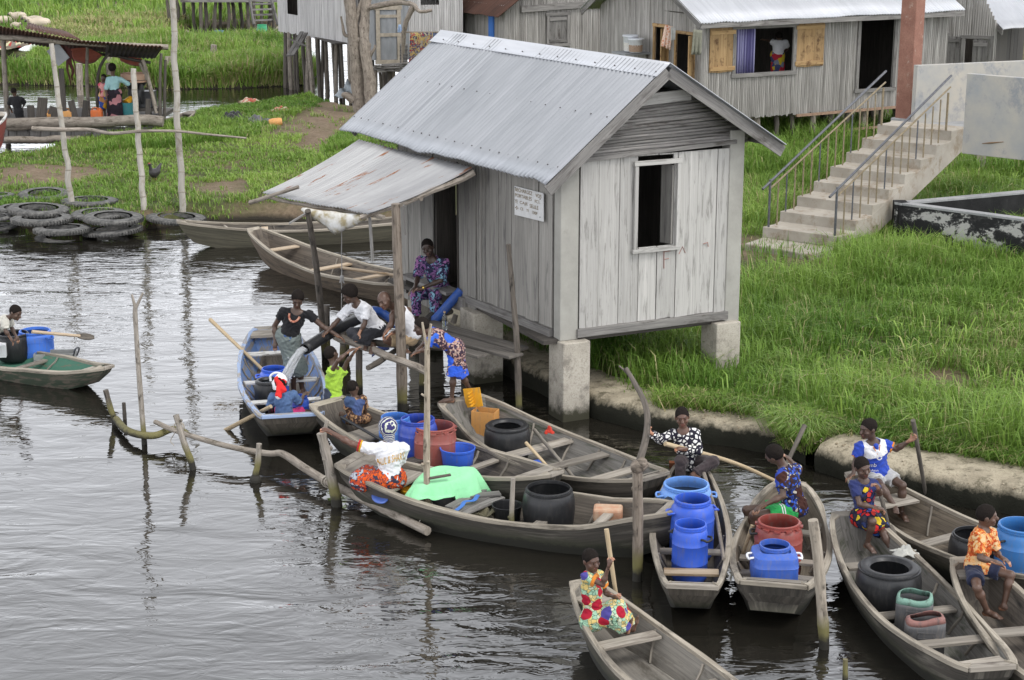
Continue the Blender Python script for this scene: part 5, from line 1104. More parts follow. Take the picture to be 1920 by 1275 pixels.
NB[1] = boat('pirogue with peeling light blue paint inside, moored below the hose', (508, 614), (548, 779), .66, .27, .42, .56, .50, .38, [(.20, .17, .07, white_paint), (.48, .15, .09, white_paint), (.72, .15, .09, white_paint)], .35, 0, hull_wood, blue_paint, pale_blue_paint, seed=1, ribs=5, floor=hull_in)
NB[2] = boat('dark plank pirogue holding the brick red drum and blue bucket', (612, 752), (1045, 888), .60, .30, .10, .58, .62, .36, [(.22, .45, .10), (.46, .2, .12, plank_dark), (.66, .12, .08)], 0, .5, outer=hull_dark, inner=hull_in, seed=2, ribs=4)
NB[3] = boat('broad grey pirogue with a yellow can and two loose poles inside', (860, 746), (1232, 893), .70, .34, .20, .60, .58, .36, [(.42, .2, .07), (.60, .17, .06), (.80, .18, .07)], .12, .25, outer=hull_wood, inner=hull_in3, seed=3, ribs=4)
NB[4] = boat('long pirogue with a green cloth over its load and a woman at the end', (650, 858), (1292, 948), .66, .28, .05, .60, .70, .35, [(.16, .35, .07), (.62, .14, .08), (.77, .12, .08)], .5, .35, outer=hull_dark, inner=hull_in, seed=4, ribs=4)
NB[5] = boat('narrow pirogue packed with three blue drums', (1294, 858), (1298, 1100), .46, .10, .27, .60, .50, .36, [(.30, .1, .07), (.62, .13, .09), (.80, .16, .07, lumber)], 0, .18, outer=hull_wood, inner=hull_in, seed=5, ribs=3, zb=-.14)
NB[6] = boat('pirogue with a notched end carrying the red drum and square blue drum', (1482, 905), (1450, 1098), .56, .16, .34, .58, .52, .36, [(.30, .14, .09), (.58, .13, .09), (.76, .13, .08), (.92, .13, .03)], 0, 0, notch=.16, outer=hull_dark, inner=hull_in2, seed=6, ribs=3, zb=-.14)
NB[7] = boat('wide pirogue with cut grey jerrycans and a fat black tub', (1592, 960), (1862, 1250), .54, .20, .22, .60, .54, .36, [(.24, .17, .10), (.53, .14, .10), (.74, .15, .09), (.93, .14, .05)], .1, .15, outer=hull_dark, inner=hull_in3, seed=7, ribs=4, zb=-.14)
NB[8] = boat('pirogue against the quay with the boy in the football shirt', (1604, 886), (2040, 1085), .56, .16, .16, .60, .56, .36, [(.17, .34, .05), (.44, .16, .08), (.7, .15, .08)], .1, .2, outer=hull_wood, inner=hull_in2, seed=8, ribs=4)
NB[9] = boat('grey pirogue at the right edge with the boy in orange at its end', (1812, 1046), (2160, 1375), .48, .18, .18, .58, .54, .36, [(.06, .25, .03), (.33, .17, .09), (.6, .15, .08)], 0, .2, outer=hull_wood, inner=hull_in, seed=9, ribs=4)
NB[10] = boat('clean grey pirogue with the girl in the flowered dress', (1090, 1090), (1480, 1400), .48, .13, .15, .58, .54, .36, [(.06, .3, .06), (.27, .17, .06), (.55, .15, .08)], 0, .2, seed=10, ribs=3, inner=wood('boat_inside_pale', (.13, .12, .105), (.33, .305, .265), gx=.9, gy=30, tintamt=.3, stain=(.09, .08, .065), stainscale=(1.0, 3)))
NB[11] = boat('green painted pirogue entering from the left edge with blue drum', (205, 689), (-230, 600), .56, .09, .15, .44, .40, .22, [(.10, .10, .05), (.34, .12, .09)], .2, .2, outer=painted_wood('mossy_green_hull', (.045, .062, .04), (.15, .13, .10), cover=.48), inner=green_paint, seed=11, ribs=3)
NB[12] = boat('empty brown pirogue with three pale thwarts behind the porch', (474, 428), (840, 532), .62, .14, .14, .72, .58, .36, [(.17, .18, .07, lumber), (.42, .18, .07, lumber), (.62, .16, .07, lumber)], 0, .3, outer=wood('brown_hull', (.06, .045, .032), (.22, .17, .12), gx=.9, gy=20, tintamt=.3, stain=(.035, .028, .022), stainscale=(.8, 5)), inner=wood('brown_inside', (.055, .045, .036), (.20, .165, .13), gx=.9, gy=20, tintamt=.3, stain=(.025, .022, .02), stainscale=(1.5, 3)), seed=12, ribs=2, flare=.5)
NB[13] = boat('long low pirogue lying along the muddy shore behind the brown one', (332, 414), (830, 402), .46, .10, .10, .62, .5, .36, [(.18, .05, .05), (.32, .15, .07, lumber), (.6, .15, .07)], .15, .2, outer=wood('mossy_hull', (.045, .042, .03), (.16, .145, .10), gx=.9, gy=20, tintamt=.3), seed=13, ribs=2)
NB[14] = boat('distant pirogue loaded with a green drum at the top left', (350, 58), (524, 50), .60, .12, .1, .9, 1.1, .40, [(.3, .2, .1)], 0, 0, seed=14, ribs=0, zb=-.05)
NB[15] = boat('small dark pirogue end beside the bamboo pole on the canal', (362, 208), (270, 226), .4, .10, .1, .55, .5, .36, [], .3, 0, seed=15, ribs=0)
NB[16] = boat('red brown pirogue end poking in at the left edge by the shelter', (5, 210), (-130, 262), .5, .12, .1, .9, .8, .7, [(.3, .2, .1)], .3, 0, outer=red_paint, rail=white_paint, seed=16, ribs=0, zoff=.3)

# ---------------- drums, tubs, buckets
def at_rim(px_, py, wpx, Hh, z0=.08):
    p = G(px_, py, z0 + Hh); Rr = wpx / 2 * np.linalg.norm(p - CAM) / F; return A3(p[0], p[1], z0), Rr
wet_in = plain('water_in_drum', (.02, .025, .03), .06, spec=.6)
def handle(m, c, ax, out, w=.11, h=.05, r=.012):
    c, ax, out = np.asarray(c), nrm(ax), nrm(out); pts = [c - ax * w / 2 - out * .01, c - ax * w / 2 + out * h * .7, c - ax * w * .3 + out * h - UP * h * .35, c + ax * w * .3 + out * h - UP * h * .35, c + ax * w / 2 + out * h * .7, c + ax * w / 2 - out * .01]
    m.tube(smooth_path(pts, 14), r, 7)
def drum(label, rim, Hh, mat, kind='drum', neck=.86, group='drums and tubs in the boats', name='drum', hang=None, hmat=None, z0=.08, tilt=None, lugs=0, sq=0.0, water_at=.55, cat='drum', ring=True):
    p, Rr = at_rim(rim[0], rim[1], rim[2], Hh, z0); t = thing(name, label, cat, p, group); n = Rr * neck; ax = UP if tilt is None else nrm(tilt); m = MB()
    if kind == 'drum':
        prof = [(0, 0), (Rr * .9, 0), (Rr * .98, .03), (Rr, .06), (Rr, Hh * .32), (Rr * 1.012, Hh * .325), (Rr, Hh * .33), (Rr, Hh * .66), (Rr * 1.015, Hh * .665), (Rr, Hh * .672), (Rr * .99, Hh * .76), (Rr * .95, Hh * .84), (n * 1.04, Hh * .905), (n, Hh * .915)]
        nk = [(n, Hh * .915), (n, Hh * .935), (n * 1.05, Hh * .937), (n * 1.05, Hh * .955), (n, Hh * .957), (n, Hh * .972), (n * 1.03, Hh * .974), (n * 1.03, Hh * .99), (n, Hh), (n * .94, Hh), (n * .92, Hh * .9), (Rr * .93, Hh * .8), (Rr * .94, Hh * water_at)]
        m.lathe(p, prof, 40, ax, sq=sq); m.build('body', mat, t, smooth=45); m = MB(); m.lathe(p, nk, 40, ax, sq=0); m.build('neck', mat, t, smooth=45)
    elif kind == 'tub':
        prof = [(0, 0), (Rr * .84, 0), (Rr * .90, .02), (Rr * .97, Hh * .2), (Rr, Hh * .5), (Rr * .995, Hh * .72), (Rr * .95, Hh * .86), (Rr * .90, Hh * .91)]
        rr_ = .055 * Rr / .3; c0 = Rr * .80; nk = [(Rr * .90, Hh * .91), (Rr * .95, Hh * .92), (Rr * .95, Hh * .95), (Rr * .90, Hh * .955), (Rr * .89, Hh * .985), (Rr * .86, Hh), (Rr * .70, Hh * 1.0), (Rr * .66, Hh * .985), (Rr * .64, Hh * .965), (Rr * .58, Hh * .93), (Rr * .85, Hh * .84), (Rr * .88, Hh * water_at)]
        m.lathe(p, prof, 44, ax); m.build('body', mat, t, smooth=45); m = MB(); m.lathe(p, nk, 44, ax); m.build('rim', mat, t, smooth=50)
    elif kind == 'barrel':                                              # rounded barrel with a thin standing lip
        prof = [(0, 0), (Rr * .80, 0), (Rr * .88, .02), (Rr * .95, Hh * .2), (Rr, Hh * .5), (Rr * .985, Hh * .72), (Rr * .94, Hh * .86), (Rr * .87, Hh * .915)]; nk = [(Rr * .87, Hh * .915), (Rr * .90, Hh * .925), (Rr * .90, Hh * .95), (Rr * .86, Hh * .955), (Rr * .86, Hh * .985), (Rr * .84, Hh), (Rr * .80, Hh), (Rr * .79, Hh * .93), (Rr * .9, Hh * .85), (Rr * .9, Hh * water_at)]
        m.lathe(p, prof, 44, ax); m.build('body', mat, t, smooth=45); m = MB(); m.lathe(p, nk, 44, ax); m.build('rim', mat, t, smooth=40)
    elif kind == 'bucket':
        prof = [(0, 0), (Rr * .76, 0), (Rr * .8, .01), (Rr * .96, Hh * .93), (Rr * .93, Hh * .93)]; m.lathe(p, prof + [(Rr * .78, .015)], 36, ax); m.build('body', mat, t, smooth=45)
        m = MB(); m.lathe(p, [(Rr * .955, Hh * .90), (Rr * 1.0, Hh * .92), (Rr * 1.02, Hh), (Rr * .97, Hh * 1.01), (Rr * .94, Hh * .95)], 36, ax); m.build('rim', mat, t, smooth=45)
    m = MB(); m.lathe(p, [(Rr * (.93 if kind != 'bucket' else .88), Hh * water_at), (0, Hh * water_at)], 32, ax); m.build('water' if kind != 'bucket' else 'inside_bottom', wet_in, t)
    for a in (hang or []):                                              # carrying handles at these bearings
        m = MB(); o_ = A3(math.cos(R(a)), math.sin(R(a)), 0); handle(m, p + o_ * Rr * .97 + UP * Hh * .80, np.cross(UP, o_), o_, .14, .055, .014); m.build('handle', hmat or mat, t, smooth=60)
    if lugs:
        m = MB()
        for k in range(lugs): a = 2 * math.pi * k / lugs + .3; o_ = A3(math.cos(a), math.sin(a), 0); m.bar(p + o_ * n * 1.06 + UP * Hh * .925 - np.cross(UP, o_) * .035, p + o_ * n * 1.06 + UP * Hh * .925 + np.cross(UP, o_) * .035, .045, .02)
        m.each('lug', mat, t)
    return t, p, Rr
drum('light blue wide-mouthed drum in front of the boy in the patterned shirt', (1287, 906, 98), .62, BLUE_L, neck=.84, hang=[-10, 190], water_at=.75)
drum('black tub whose rim shows round the middle blue drum', (1291, 939, 102), .52, BLACKP, 'tub')
drum('royal blue drum between the light blue one and the front one', (1299, 934, 82), .72, BLUE, neck=.80, hang=[15, 195], water_at=.6)
drum('royal blue drum with black handle, nearest the boat end', (1295, 981, 67), .68, BLUE, neck=.86, hang=[-38, 142], hmat=BLACKP)
drum('brick red drum with lugs round its mouth, behind the square blue drum', (1461, 976, 88), .66, REDP, neck=.86, lugs=12, hang=[180], hmat=BLACKP)
drum('square-shouldered blue drum with white handles', (1453, 1020, 84), .62, plastic('cobalt_plastic', (.035, .10, .42)), neck=.66, sq=.9, hang=[-8, 188], hmat=WHITEP)
drum('fat black tub by the thwart near the seated girl', (1668, 1060, 119), .52, BLACKP, 'tub')
drum('black tub under the right edge of the quay boat', (1829, 1000, 92), .48, BLACKP, 'barrel')
drum('tall dull blue drum with black handle at the right edge', (1917, 983, 92), .70, BLUE_T, neck=.88, hang=[200], hmat=BLACKP)
drum('big black barrel beside the small black bucket', (1029, 914, 99), .55, BLACKP, 'barrel')
drum('small black bucket beside the big black barrel', (951, 946, 57), .26, BLACKP, 'bucket', name='bucket', cat='bucket', group=None, water_at=.3)
drum('wide black barrel behind the yellow can', (951, 795, 87), .50, BLACKP, 'tub')
drum('light blue drum half hidden behind the dark blue drum', (741, 780, 62), .62, plastic('mid_blue_plastic', (.05, .17, .52)), neck=.84)
drum('dark blue drum between the light blue drum and the brick red one', (783, 784, 74), .64, BLUE_D, neck=.84)
drum('brick red square-edged drum behind the blue bucket', (815, 797, 80), .58, plastic('faded_red_plastic', (.27, .075, .06)), neck=.92, sq=.5, lugs=10)
drum('bright blue bucket with a wavy pattern', (858, 839, 66), .36, BUCKET, 'bucket', name='bucket', cat='bucket', group=None, water_at=.2)
drum('blue drum with white and ochre mouth at the feet of the standing woman', (513, 690, 54), .52, BLUE, neck=.80, hang=[200])
drum('dark barrel with lid being filled from the hose', (503, 712, 52), .46, BLACKP, 'tub', water_at=.9)
drum('small blue drum beside the seated child in pink', (562, 742, 34), .42, BLUE, neck=.8)
drum('blue drum with red paint marks in the green boat', (65, 619, 64), .46, plastic('azure_plastic', (.045, .155, .58)), neck=.84, hang=[-25, 205])
drum('black barrel beside the blue drum in the green boat', (24, 624, 62), .46, BLACKP, 'barrel')
drum('green drum in the distant boat', (491, 46, 19), .85, GREENP, 'drum', .9, z0=.3, group='drums in the distant boat'); drum('faded blue drum lying low in the distant boat', (411, 57, 18), .55, BLUE_T, 'drum', .9, z0=.2, group='drums in the distant boat')
drum('dark drum beside the faded blue one in the distant boat', (424, 60, 16), .4, GREYP, 'drum', .9, z0=.2, group='drums in the distant boat')
def redmarks():
    p, Rr = at_rim(65, 619, 64, .46)
def jerry(label, rim, Hh, w, dep, mat, paint, rz, seed, name='cut_jerrycan'):
    """large can with its top cut off unevenly"""
    p = G(rim[0], rim[1], .07 + Hh) * A3(1, 1, 0) + UP * .07; t = thing(name, label, 'cut can', p, 'cut cans used as tubs'); rr = np.random.default_rng(seed); n = 44; rows = []
    ca, sa = math.cos(rz), math.sin(rz); zs = [0, .02, .06, .4, .55, .72, .86, .96, 1.0]; sc = [.90, .97, 1, 1, 1.0, 1.0, .99, .93, .80]; P = []
    cut = np.array([.94 + .05 * math.sin(2 * math.pi * k / n + seed) + .035 * math.sin(6 * math.pi * k / n + 2 * seed) for k in range(n)])
    for z, c in zip(zs, sc):
        row = []
        for k in range(n + 1):
            a = 2 * math.pi * (k % n) / n; x, y = math.cos(a), math.sin(a); q = 1 / (abs(x) ** 5 + abs(y) ** 5) ** .2; x, y = x * q * w / 2 * c, y * q * dep / 2 * c
            zz = min(z, 1) * Hh * (cut[k % n] if z > .8 else 1); row.append(p + A3(x * ca - y * sa, x * sa + y * ca, zz) + (wob(np.array([a * 2, z * 5, seed]))[0] * .008) * A3(x, y, 0) * 3)
        P.append(row)
    m = MB(); m.grid(np.array(P[:7]), flip=True); m.add([*P[1][:n]], [tuple(range(n))]); solid(m.build('body', mat, t, smooth=50), .006); m = MB(); m.grid(np.array(P[6:]), flip=True); solid(m.build('cut_shoulder', paint, t, smooth=50), .007)
    m = MB(); n2 = A3(sa, -ca, 0); c0 = p + n2 * dep * .505
    for z in (.52, .66): m.bar(c0 + A3(ca, sa, 0) * w * .22 + UP * Hh * z, c0 - A3(ca, sa, 0) * w * .22 + UP * Hh * z, .015, .012)
    for s_ in (-1, 1): m.bar(c0 + A3(ca, sa, 0) * w * .22 * s_ + UP * Hh * .52, c0 + A3(ca, sa, 0) * w * .16 * s_ + UP * Hh * .66, .015, .012)
    m.build('embossed_panel', mat, t); return t
jerry('grey can with flaking mint green top, behind the reddish one', (1716, 1110), .50, .38, .28, GREYP, MINT, -.25, 1); jerry('grey can with faded red shoulder and torn open top', (1736, 1150), .47, .40, .27, GREYP, PINKP, -.12, 2)
def yellow_can():
    p = G(910, 812, .12); t = thing('cut_yellow_can', 'yellow jerrycan cut open with its panel folded up beside the wide black barrel', 'cut can', p, 'cut cans used as tubs'); u = nrm(A3(.93, -.3, 0)); v = A3(.3, .93, 0)
    m = MB(); Rz = .17
    for a, b in ((-u * Rz - v * .12, u * Rz - v * .12), (u * Rz - v * .12, u * Rz + v * .12), (u * Rz + v * .12, -u * Rz + v * .12), (-u * Rz + v * .12, -u * Rz - v * .12)): m.bar(p + a + UP * .17, p + b + UP * .17, .012, .36)
    m.build('body', AMBER, t); c = p - u * .16 + UP * .40
    m = MB(); n_ = nrm(u * .3 - v * .2 - UP * .1); m.bar(c - v * .0 - UP * .02, c - u * .05 + UP * .26, .26, .02, up=v); [m.bar(c - u * (.012 + .05 * k / 5) + UP * (.03 + .045 * k) - v * .15, c - u * (.012 + .05 * k / 5) + UP * (.03 + .045 * k) + v * .03, .03, .022) for k in range(5)]; m.build('folded_panel', YELLOWP, t, bevel=.004)
yellow_can()
def basket():
    p = G(770, 945, .10); t = thing('plastic_basket', 'small orange-yellow plastic basket beside the green cloth', 'basket', p); m = MB(); m.lathe(p, [(0, 0), (.09, 0), (.115, .20), (.105, .20), (.085, .015)], 24); m.build('body', YELLOWP, t, smooth=45)
    m = MB(); m.lathe(p, [(.112, .17), (.135, .175), (.135, .205), (.11, .21)], 24); m.build('rim', YELLOWP, t, smooth=45)
    m = MB(); [m.bar(p + A3(math.cos(a), math.sin(a), 0) * .104 + UP * .03, p + A3(math.cos(a), math.sin(a), 0) * .122 + UP * .16, .012, .012) for a in np.arange(0, 6.28, .35)]; m.build('ribs', AMBER, t)
basket()
def green_cover():
    c = G(834, 908, .45); t = thing('green_cloth', 'bright mint green cloth draped over a basin of goods', 'cloth', c * A3(1, 1, 0)); P = []; u = nrm(G(900, 912, .3) - G(770, 940, .3)); v = A3(-u[1], u[0], 0)
    for i in range(24):                                                # rings from the middle of the cloth to its hem
        q = i / 23; row = []
        for j in range(97):
            th = 2 * math.pi * j / 96; fold = .085 * math.sin(9 * th + 1.2 * math.sin(2 * th)) + .05 * math.sin(15 * th + 2) + .03 * math.sin(4 * th); over = max(0, q - .62) / .38
            rad = (q * 1.08 if q < .62 else .67 + .30 * over ** .8) * (1 + fold * over); z = .60 + .05 * math.cos(th) * min(q, .62) - .05 * q * q + .022 * math.sin(3 * th + 5 * q) * min(1, q * 2) + .015 * math.sin(7 * q + 2 * th)
            z -= (.30 + .05 * math.sin(3 * th + 1)) * over ** 1.15
            pt = c * A3(1, 1, 0) + u * rad * math.cos(th) * .62 + v * rad * math.sin(th) * .35; row.append(pt + UP * (max(.40, z) if pt[1] < c[1] - .27 else max(.26, z)))
        P.append(row)
    m = MB(); m.grid(P); gm = cloth('mint_cloth', (.30, .72, .38), .8, .12, 5); solid(m.build('cover', gm, t, smooth=True), .006)
    m = MB(); m.lathe(c * A3(1, 1, 0) + UP * .08, [(0, 0), (.17, 0), (.21, .26), (.20, .26), (.16, .02)], 28); m.build('basin', GREYP, t, smooth=45)
    b = thing('bread_board', 'thin brown slat lying on the green cloth', 'slat', c + UP * .1); m = MB(); m.bar(G(805, 897, .64), G(845, 890, .66), .05, .02); m.build('slat', hull_wood, b)
    # dry planks, blue strap and rag next to it
    w_ = thing('loose_planks', 'loose grey planks lying across the boat beside the green cloth', 'planks', G(900, 945, .3))
    for k, (a, b2) in enumerate((((868, 962), (940, 932)), ((852, 960), (925, 925)), ((842, 952), (905, 918)), ((880, 930), (938, 925)))): m = MB(); m.bar(G(*a, .30 + .015 * k), G(*b2, .30 + .015 * k), .13, .03); m.build('plank', plank_grey, w_, bevel=.005)
    s_ = thing('blue_strap', 'bright blue strap tangled on the loose planks', 'strap', G(875, 945, .36)); m = MB(); m.tube(smooth_path([G(855, 957, .37), G(866, 948, .37), G(872, 940, .38), G(888, 938, .38), G(896, 928, .37)], 20), .028, 6, flat=.25); m.build('strap', cloth('blue_strap', (.05, .18, .55)), s_)
    P = []; q = G(892, 965, .16)
    for i in range(16): P.append([q + A3((i - 8) * .035, (j - 5) * .04, .06 + .05 * math.sin(i * .9 + j) + .04 * math.cos(j * 1.3 - i * .5)) for j in range(11)])
    m = MB(); m.grid(P); o = solid(m.build('crumpled_tarp', cloth('olive_tarp', (.17, .155, .10)), None, smooth=True), .008); tag(o, 'crumpled olive tarpaulin in the bottom of the boat', 'tarp')
    f_ = thing('foam_block', 'worn orange-brown block in the bow behind the big black barrel', 'block', G(1140, 970, .28)); p = G(1140, 962, .33); m = MB(); m.box(p, (.36, .24, .17), -.1); m.build('block', plain('worn_orange_block', (.47, .21, .12), .95, .4, 9, .8, col2=(.50, .36, .25)), f_, bevel=.03)
green_cover()
def rag(name, label, p, r, mat, h=.07, seed=0, cat='rag'):
    P = []; rr = np.random.default_rng(seed)
    for i in range(15):
        row = []
        for j in range(15):
            a, b = (i - 7) / 7, (j - 7) / 7; q = max(0, 1 - (a * a + b * b) ** .5 * .85); row.append(np.asarray(p) + A3(a * r * (1 + .2 * math.sin(b * 5 + seed)), b * r * .8 * (1 + .2 * math.cos(a * 4 + seed)), h * q * (1 + .6 * math.sin(a * 7 + seed) * math.cos(b * 6 + 1.3 * seed)) + .01))
        P.append(row)
    m = MB(); m.grid(P); o = solid(m.build(name, mat, None, smooth=True), .006); return tag(o, label, cat)
rag('fishing_net', 'heap of white netting on the boat rail beside the fat black tub', G(1697, 1040, .40), .13, cloth('net_white', (.50, .50, .46)), .10, 3, 'net')
rag('red_cloth', 'small red rag on the far rail of the grey boat', G(1030, 813, .38), .06, cloth('red_rag', (.55, .05, .03)), .1, 4)
tBM = thing('blue_crate', 'low blue plastic tray in the boat bottom beside the two poles', 'tray', G(998, 877, .1)); m = MB(); m.box(G(998, 875, .12), (.34, .22, .10), .4); m.build('tray', BUCKET, tBM)
tOB = thing('orange_board', 'brown board leaning behind the boy in the patterned shirt', 'board', G(1262, 885, .4)); m = MB(); m.bar(G(1263, 893, .3), G(1262, 866, .62), .10, .03); m.build('board', plain('rust_board', (.30, .10, .04), .8), tOB)
# aluminium basin in the green boat
tA = thing('metal_trough', 'grey metal trough with a wire handle in the green boat', 'trough', G(105, 678, .2)); m = MB(); a, b = G(64, 676, .13), G(138, 674, .13)
d_ = nrm(b - a); s_ = A3(-d_[1], d_[0], 0); m.bar(a, b, .02, .2, tint=.5); m.bar(a + s_ * .3, b + s_ * .3, .02, .2); m.bar(a, a + s_ * .3, .02, .2); m.bar(b, b + s_ * .3, .02, .2); m.build('trough', plain('dull_aluminium', (.36, .37, .36), .5, .3, 6, 0, .3), tA); m = MB(); m.tube(smooth_path([b + UP * .06, b + A3(.05, -.02, .19), b + A3(.10, .02, .19), b + A3(.05, .04, .06)], 14), .014, 6); m.build('wire_handle', rail_steel, tA)
tWB = thing('white_box', 'white box beside the black barrel at the left edge', 'box', G(2, 660, .3)); m = MB(); m.box(G(1, 655, .33), (.20, .3, .22), .2); m.build('box', WHITEP, tWB, bevel=.01)
# ---------------- paddles and loose poles
def paddle(label, a, b, r=.022, mat=paddle_wood, blade=None, blade_mat=None, group='paddles and punting poles', name='paddle', bend=None):
    a, b = np.asarray(a, float), np.asarray(b, float); t = thing(name, label, 'paddle' if blade else 'pole', (a + b) / 2, group); m = MB(); pts = smooth_path([a, (a + b) / 2 + (np.asarray(bend) if bend is not None else 0), b], 12); m.tube(pts, np.linspace(r * 1.1, r * .9, 12), 8); m.build('shaft', mat, t, smooth=60)
    if blade:
        d = nrm(b - a); L, w = blade; s_ = nrm(np.cross(d, A3(.2, -1, .6))); n_ = np.cross(d, s_); V = []; N = 10; P = []
        for i in range(N):
            f = i / (N - 1); ww = w / 2 * math.sin(math.pi * (.12 + .80 * f)) ** .6; P.append([b + d * (f * L - .04) + s_ * ww * g + n_ * .012 * (1 - abs(g)) for g in (-1, -.5, 0, .5, 1)])
        m = MB(); m.grid(P); solid(m.build('blade', blade_mat or mat, t, smooth=50), .014)
    return t
paddle('pale pole leaning out over the rail of the blue boat on its left', D(394, 599, 27.6), G(492, 693, .25), .03)
paddle('pale paddle shaft dipping into the water behind the child in the headscarf', G(425, 797, 0) - A3(.1, .1, .1), G(508, 762, .55), .032)
paddle('grey paddle with a round blue blade held by the woman in the white shirt', D(652, 861, 21.3), G(707, 925, .34), .026, pole_wood, (.30, .20), plastic('blue_blade', (.06, .12, .40)))
paddle('upright pale pole held by the girl in the flowered dress', D(1137, 992, 17.0), G(1157, 1128, .35), .025)
paddle('long yellowish pole held across the water by the boy in the patterned shirt', D(1247, 832, 20.4), G(1475, 912, -.05), .028, bend=A3(.05, 0, .05))
paddle('dark stick held behind the youth in the blue patterned shirt', D(1509, 797, 20.9), D(1474, 872, 20.6), .03, pole_dark)
paddle('dark upright paddle held by the boy in the football shirt', D(1712, 788, 20.6), G(1738, 940, -.05), .028, pole_dark)
paddle('dark paddle held upright by the girl in the red and blue dress', D(1647, 912, 19.3), G(1667, 990, .42), .026, pole_dark, (.32, .16))
paddle('bent stick lying on the right rail of the three-drum boat', G(1320, 888, .62), G(1357, 1048, .44), .024, pole_wood, bend=A3(.03, 0, .0))
paddle('short pale stick leaning in the left of the red drum boat', G(1411, 985, .6), G(1390, 1046, .2), .024, paddle_wood, (.15, .06))
paddle('pale pole lying in the grey boat, the one nearer the camera', G(986, 830, .5), G(1052, 903, .16), .022); paddle('darker pole lying in the grey boat, the one nearer the quay', G(1002, 806, .45), G(1088, 910, .16), .024, thwart_wood)
paddle('paddle lying across the brown boat behind the porch', G(640, 502, .46), G(775, 521, .48), .03, lumber, None)
paddle('paddle of the child in the green boat with its blade over the water', G(60, 622, .62), G(150, 630, .42), .028, lumber, (.30, .12), pole_dark)
paddle('black stick lying along the rail of the dark plank pirogue', G(640, 782, .50), G(720, 828, .42), .022, BLACKP)
# ---------------- stakes and mooring poles
gs = 'mooring stakes standing in the water'
def stake(label, pts, r0, r1, mat=wet_pole, fork=None, seed=1, extra=None, dz=None):
    b = G(*pts[0], 0); P3 = [b + (b - HIT(*pts[1], b, A3(1, 0, 0))) * A3(1, 1, 1) * .25 * A3(1, 1, 1) - UP * .3]; P3[0][2] = -.7
    P3 = [A3(b[0], b[1], -.6), b] + [HIT(*q, b, A3(1, 0, 0)) for q in pts[1:]]
    fk = [(HIT(*f[0], b, A3(1, 0, 0)), HIT(*f[1], b, A3(1, 0, 0)) + A3(0, f[3] if len(f) > 3 else 0, 0), f[2]) for f in (fork or [])]
    ex = [(HIT(*e[0], b, A3(1, 0, 0)), e[1]) for e in (extra or [])]
    return post('mooring_stake', P3, r0, r1, mat, label, gs, 'stake', fk, seed, extra=ex)
stake('tall thin forked stake standing alone in the open water on the left', [(271, 833), (262, 720), (254, 600), (254, 575)], .042, .032, wet_pole, [((254, 578), (247, 552), .026), ((254, 578), (268, 549), .026)])
stake('short leaning dark stake at the left end of the crooked pole', [(216, 795), (207, 765), (198, 731)], .05, .04, wet_dark, seed=2); stake('short thin black stake next to the leaning one', [(234, 786), (232, 755)], .035, .028, pole_dark, seed=3)
stake('leaning stake tied to the long floating pole', [(362, 880), (345, 830), (330, 778)], .05, .04, wet_pole, seed=4)
stake('lone stump-footed stake in front of the blue boat', [(478, 903), (483, 870), (486, 832)], .055, .035, wet_pole, seed=5, extra=[((479, 900), .085)])
stake('thick pale stake gripped by the woman in the headwrap', [(632, 948), (618, 880), (603, 812)], .075, .062, wet_pole, [((606, 820), (614, 789), .035)], 6)
stake('tall forked stake of bare wood in front of the child in the blue print', [(803, 985), (800, 880), (801, 760), (801, 655)], .052, .034, wetpole('two_tone_stake', (.20, .16, .11), (.46, .40, .31)), [((801, 660), (792, 604), .022), ((801, 660), (808, 607), .025), ((800, 745), (790, 738), .02)], 7)
stake('low stub beside the green cloth boat', [(832, 992), (832, 962)], .035, .035, wet_pole, seed=8); stake('thin stake against the rail between the cloth and the big black barrel', [(958, 1012), (960, 950), (962, 896)], .036, .03, wet_pole, seed=9)
stake('thick stake with a swollen knob and a curved branch the boy holds', [(1195, 1088), (1196, 980), (1195, 885)], .062, .058, wet_brown, [((1196, 880), (1214, 868), .06)], 10, [((1195, 875), .085), ((1203, 868), .07)])
b_ = G(1195, 1088, 0); q_ = [HIT(*p, b_, A3(1, 0, 0)) + A3(0, k * .12, 0) for k, p in enumerate(((1197, 872), (1212, 830), (1217, 795), (1212, 770), (1198, 745), (1180, 718)))]
m = MB(); m.tube(smooth_path(q_, 20), np.linspace(.045, .028, 20), 8); m.tube([q_[-1] + A3(.02, 0, -.06), q_[-1] + A3(-.08, 0, .03)], [.018, .010], 6); o = m.build('curved_branch', wet_dark, None, smooth=60); tag(o, 'dark curved branch rising from the knobbed stake, held by the boy', 'branch')
stake('barky log stake standing along the right side of the red drum boat', [(1545, 1215), (1540, 1130), (1533, 1040), (1524, 975)], .062, .055, wetpole('barky_stake', (.18, .15, .115), (.42, .37, .30)), [((1541, 1150), (1534, 1095), .035)], 11); stake('tiny stake tip at the bottom edge of the picture', [(1584, 1290), (1585, 1236)], .03, .026, wet_dark, seed=12)
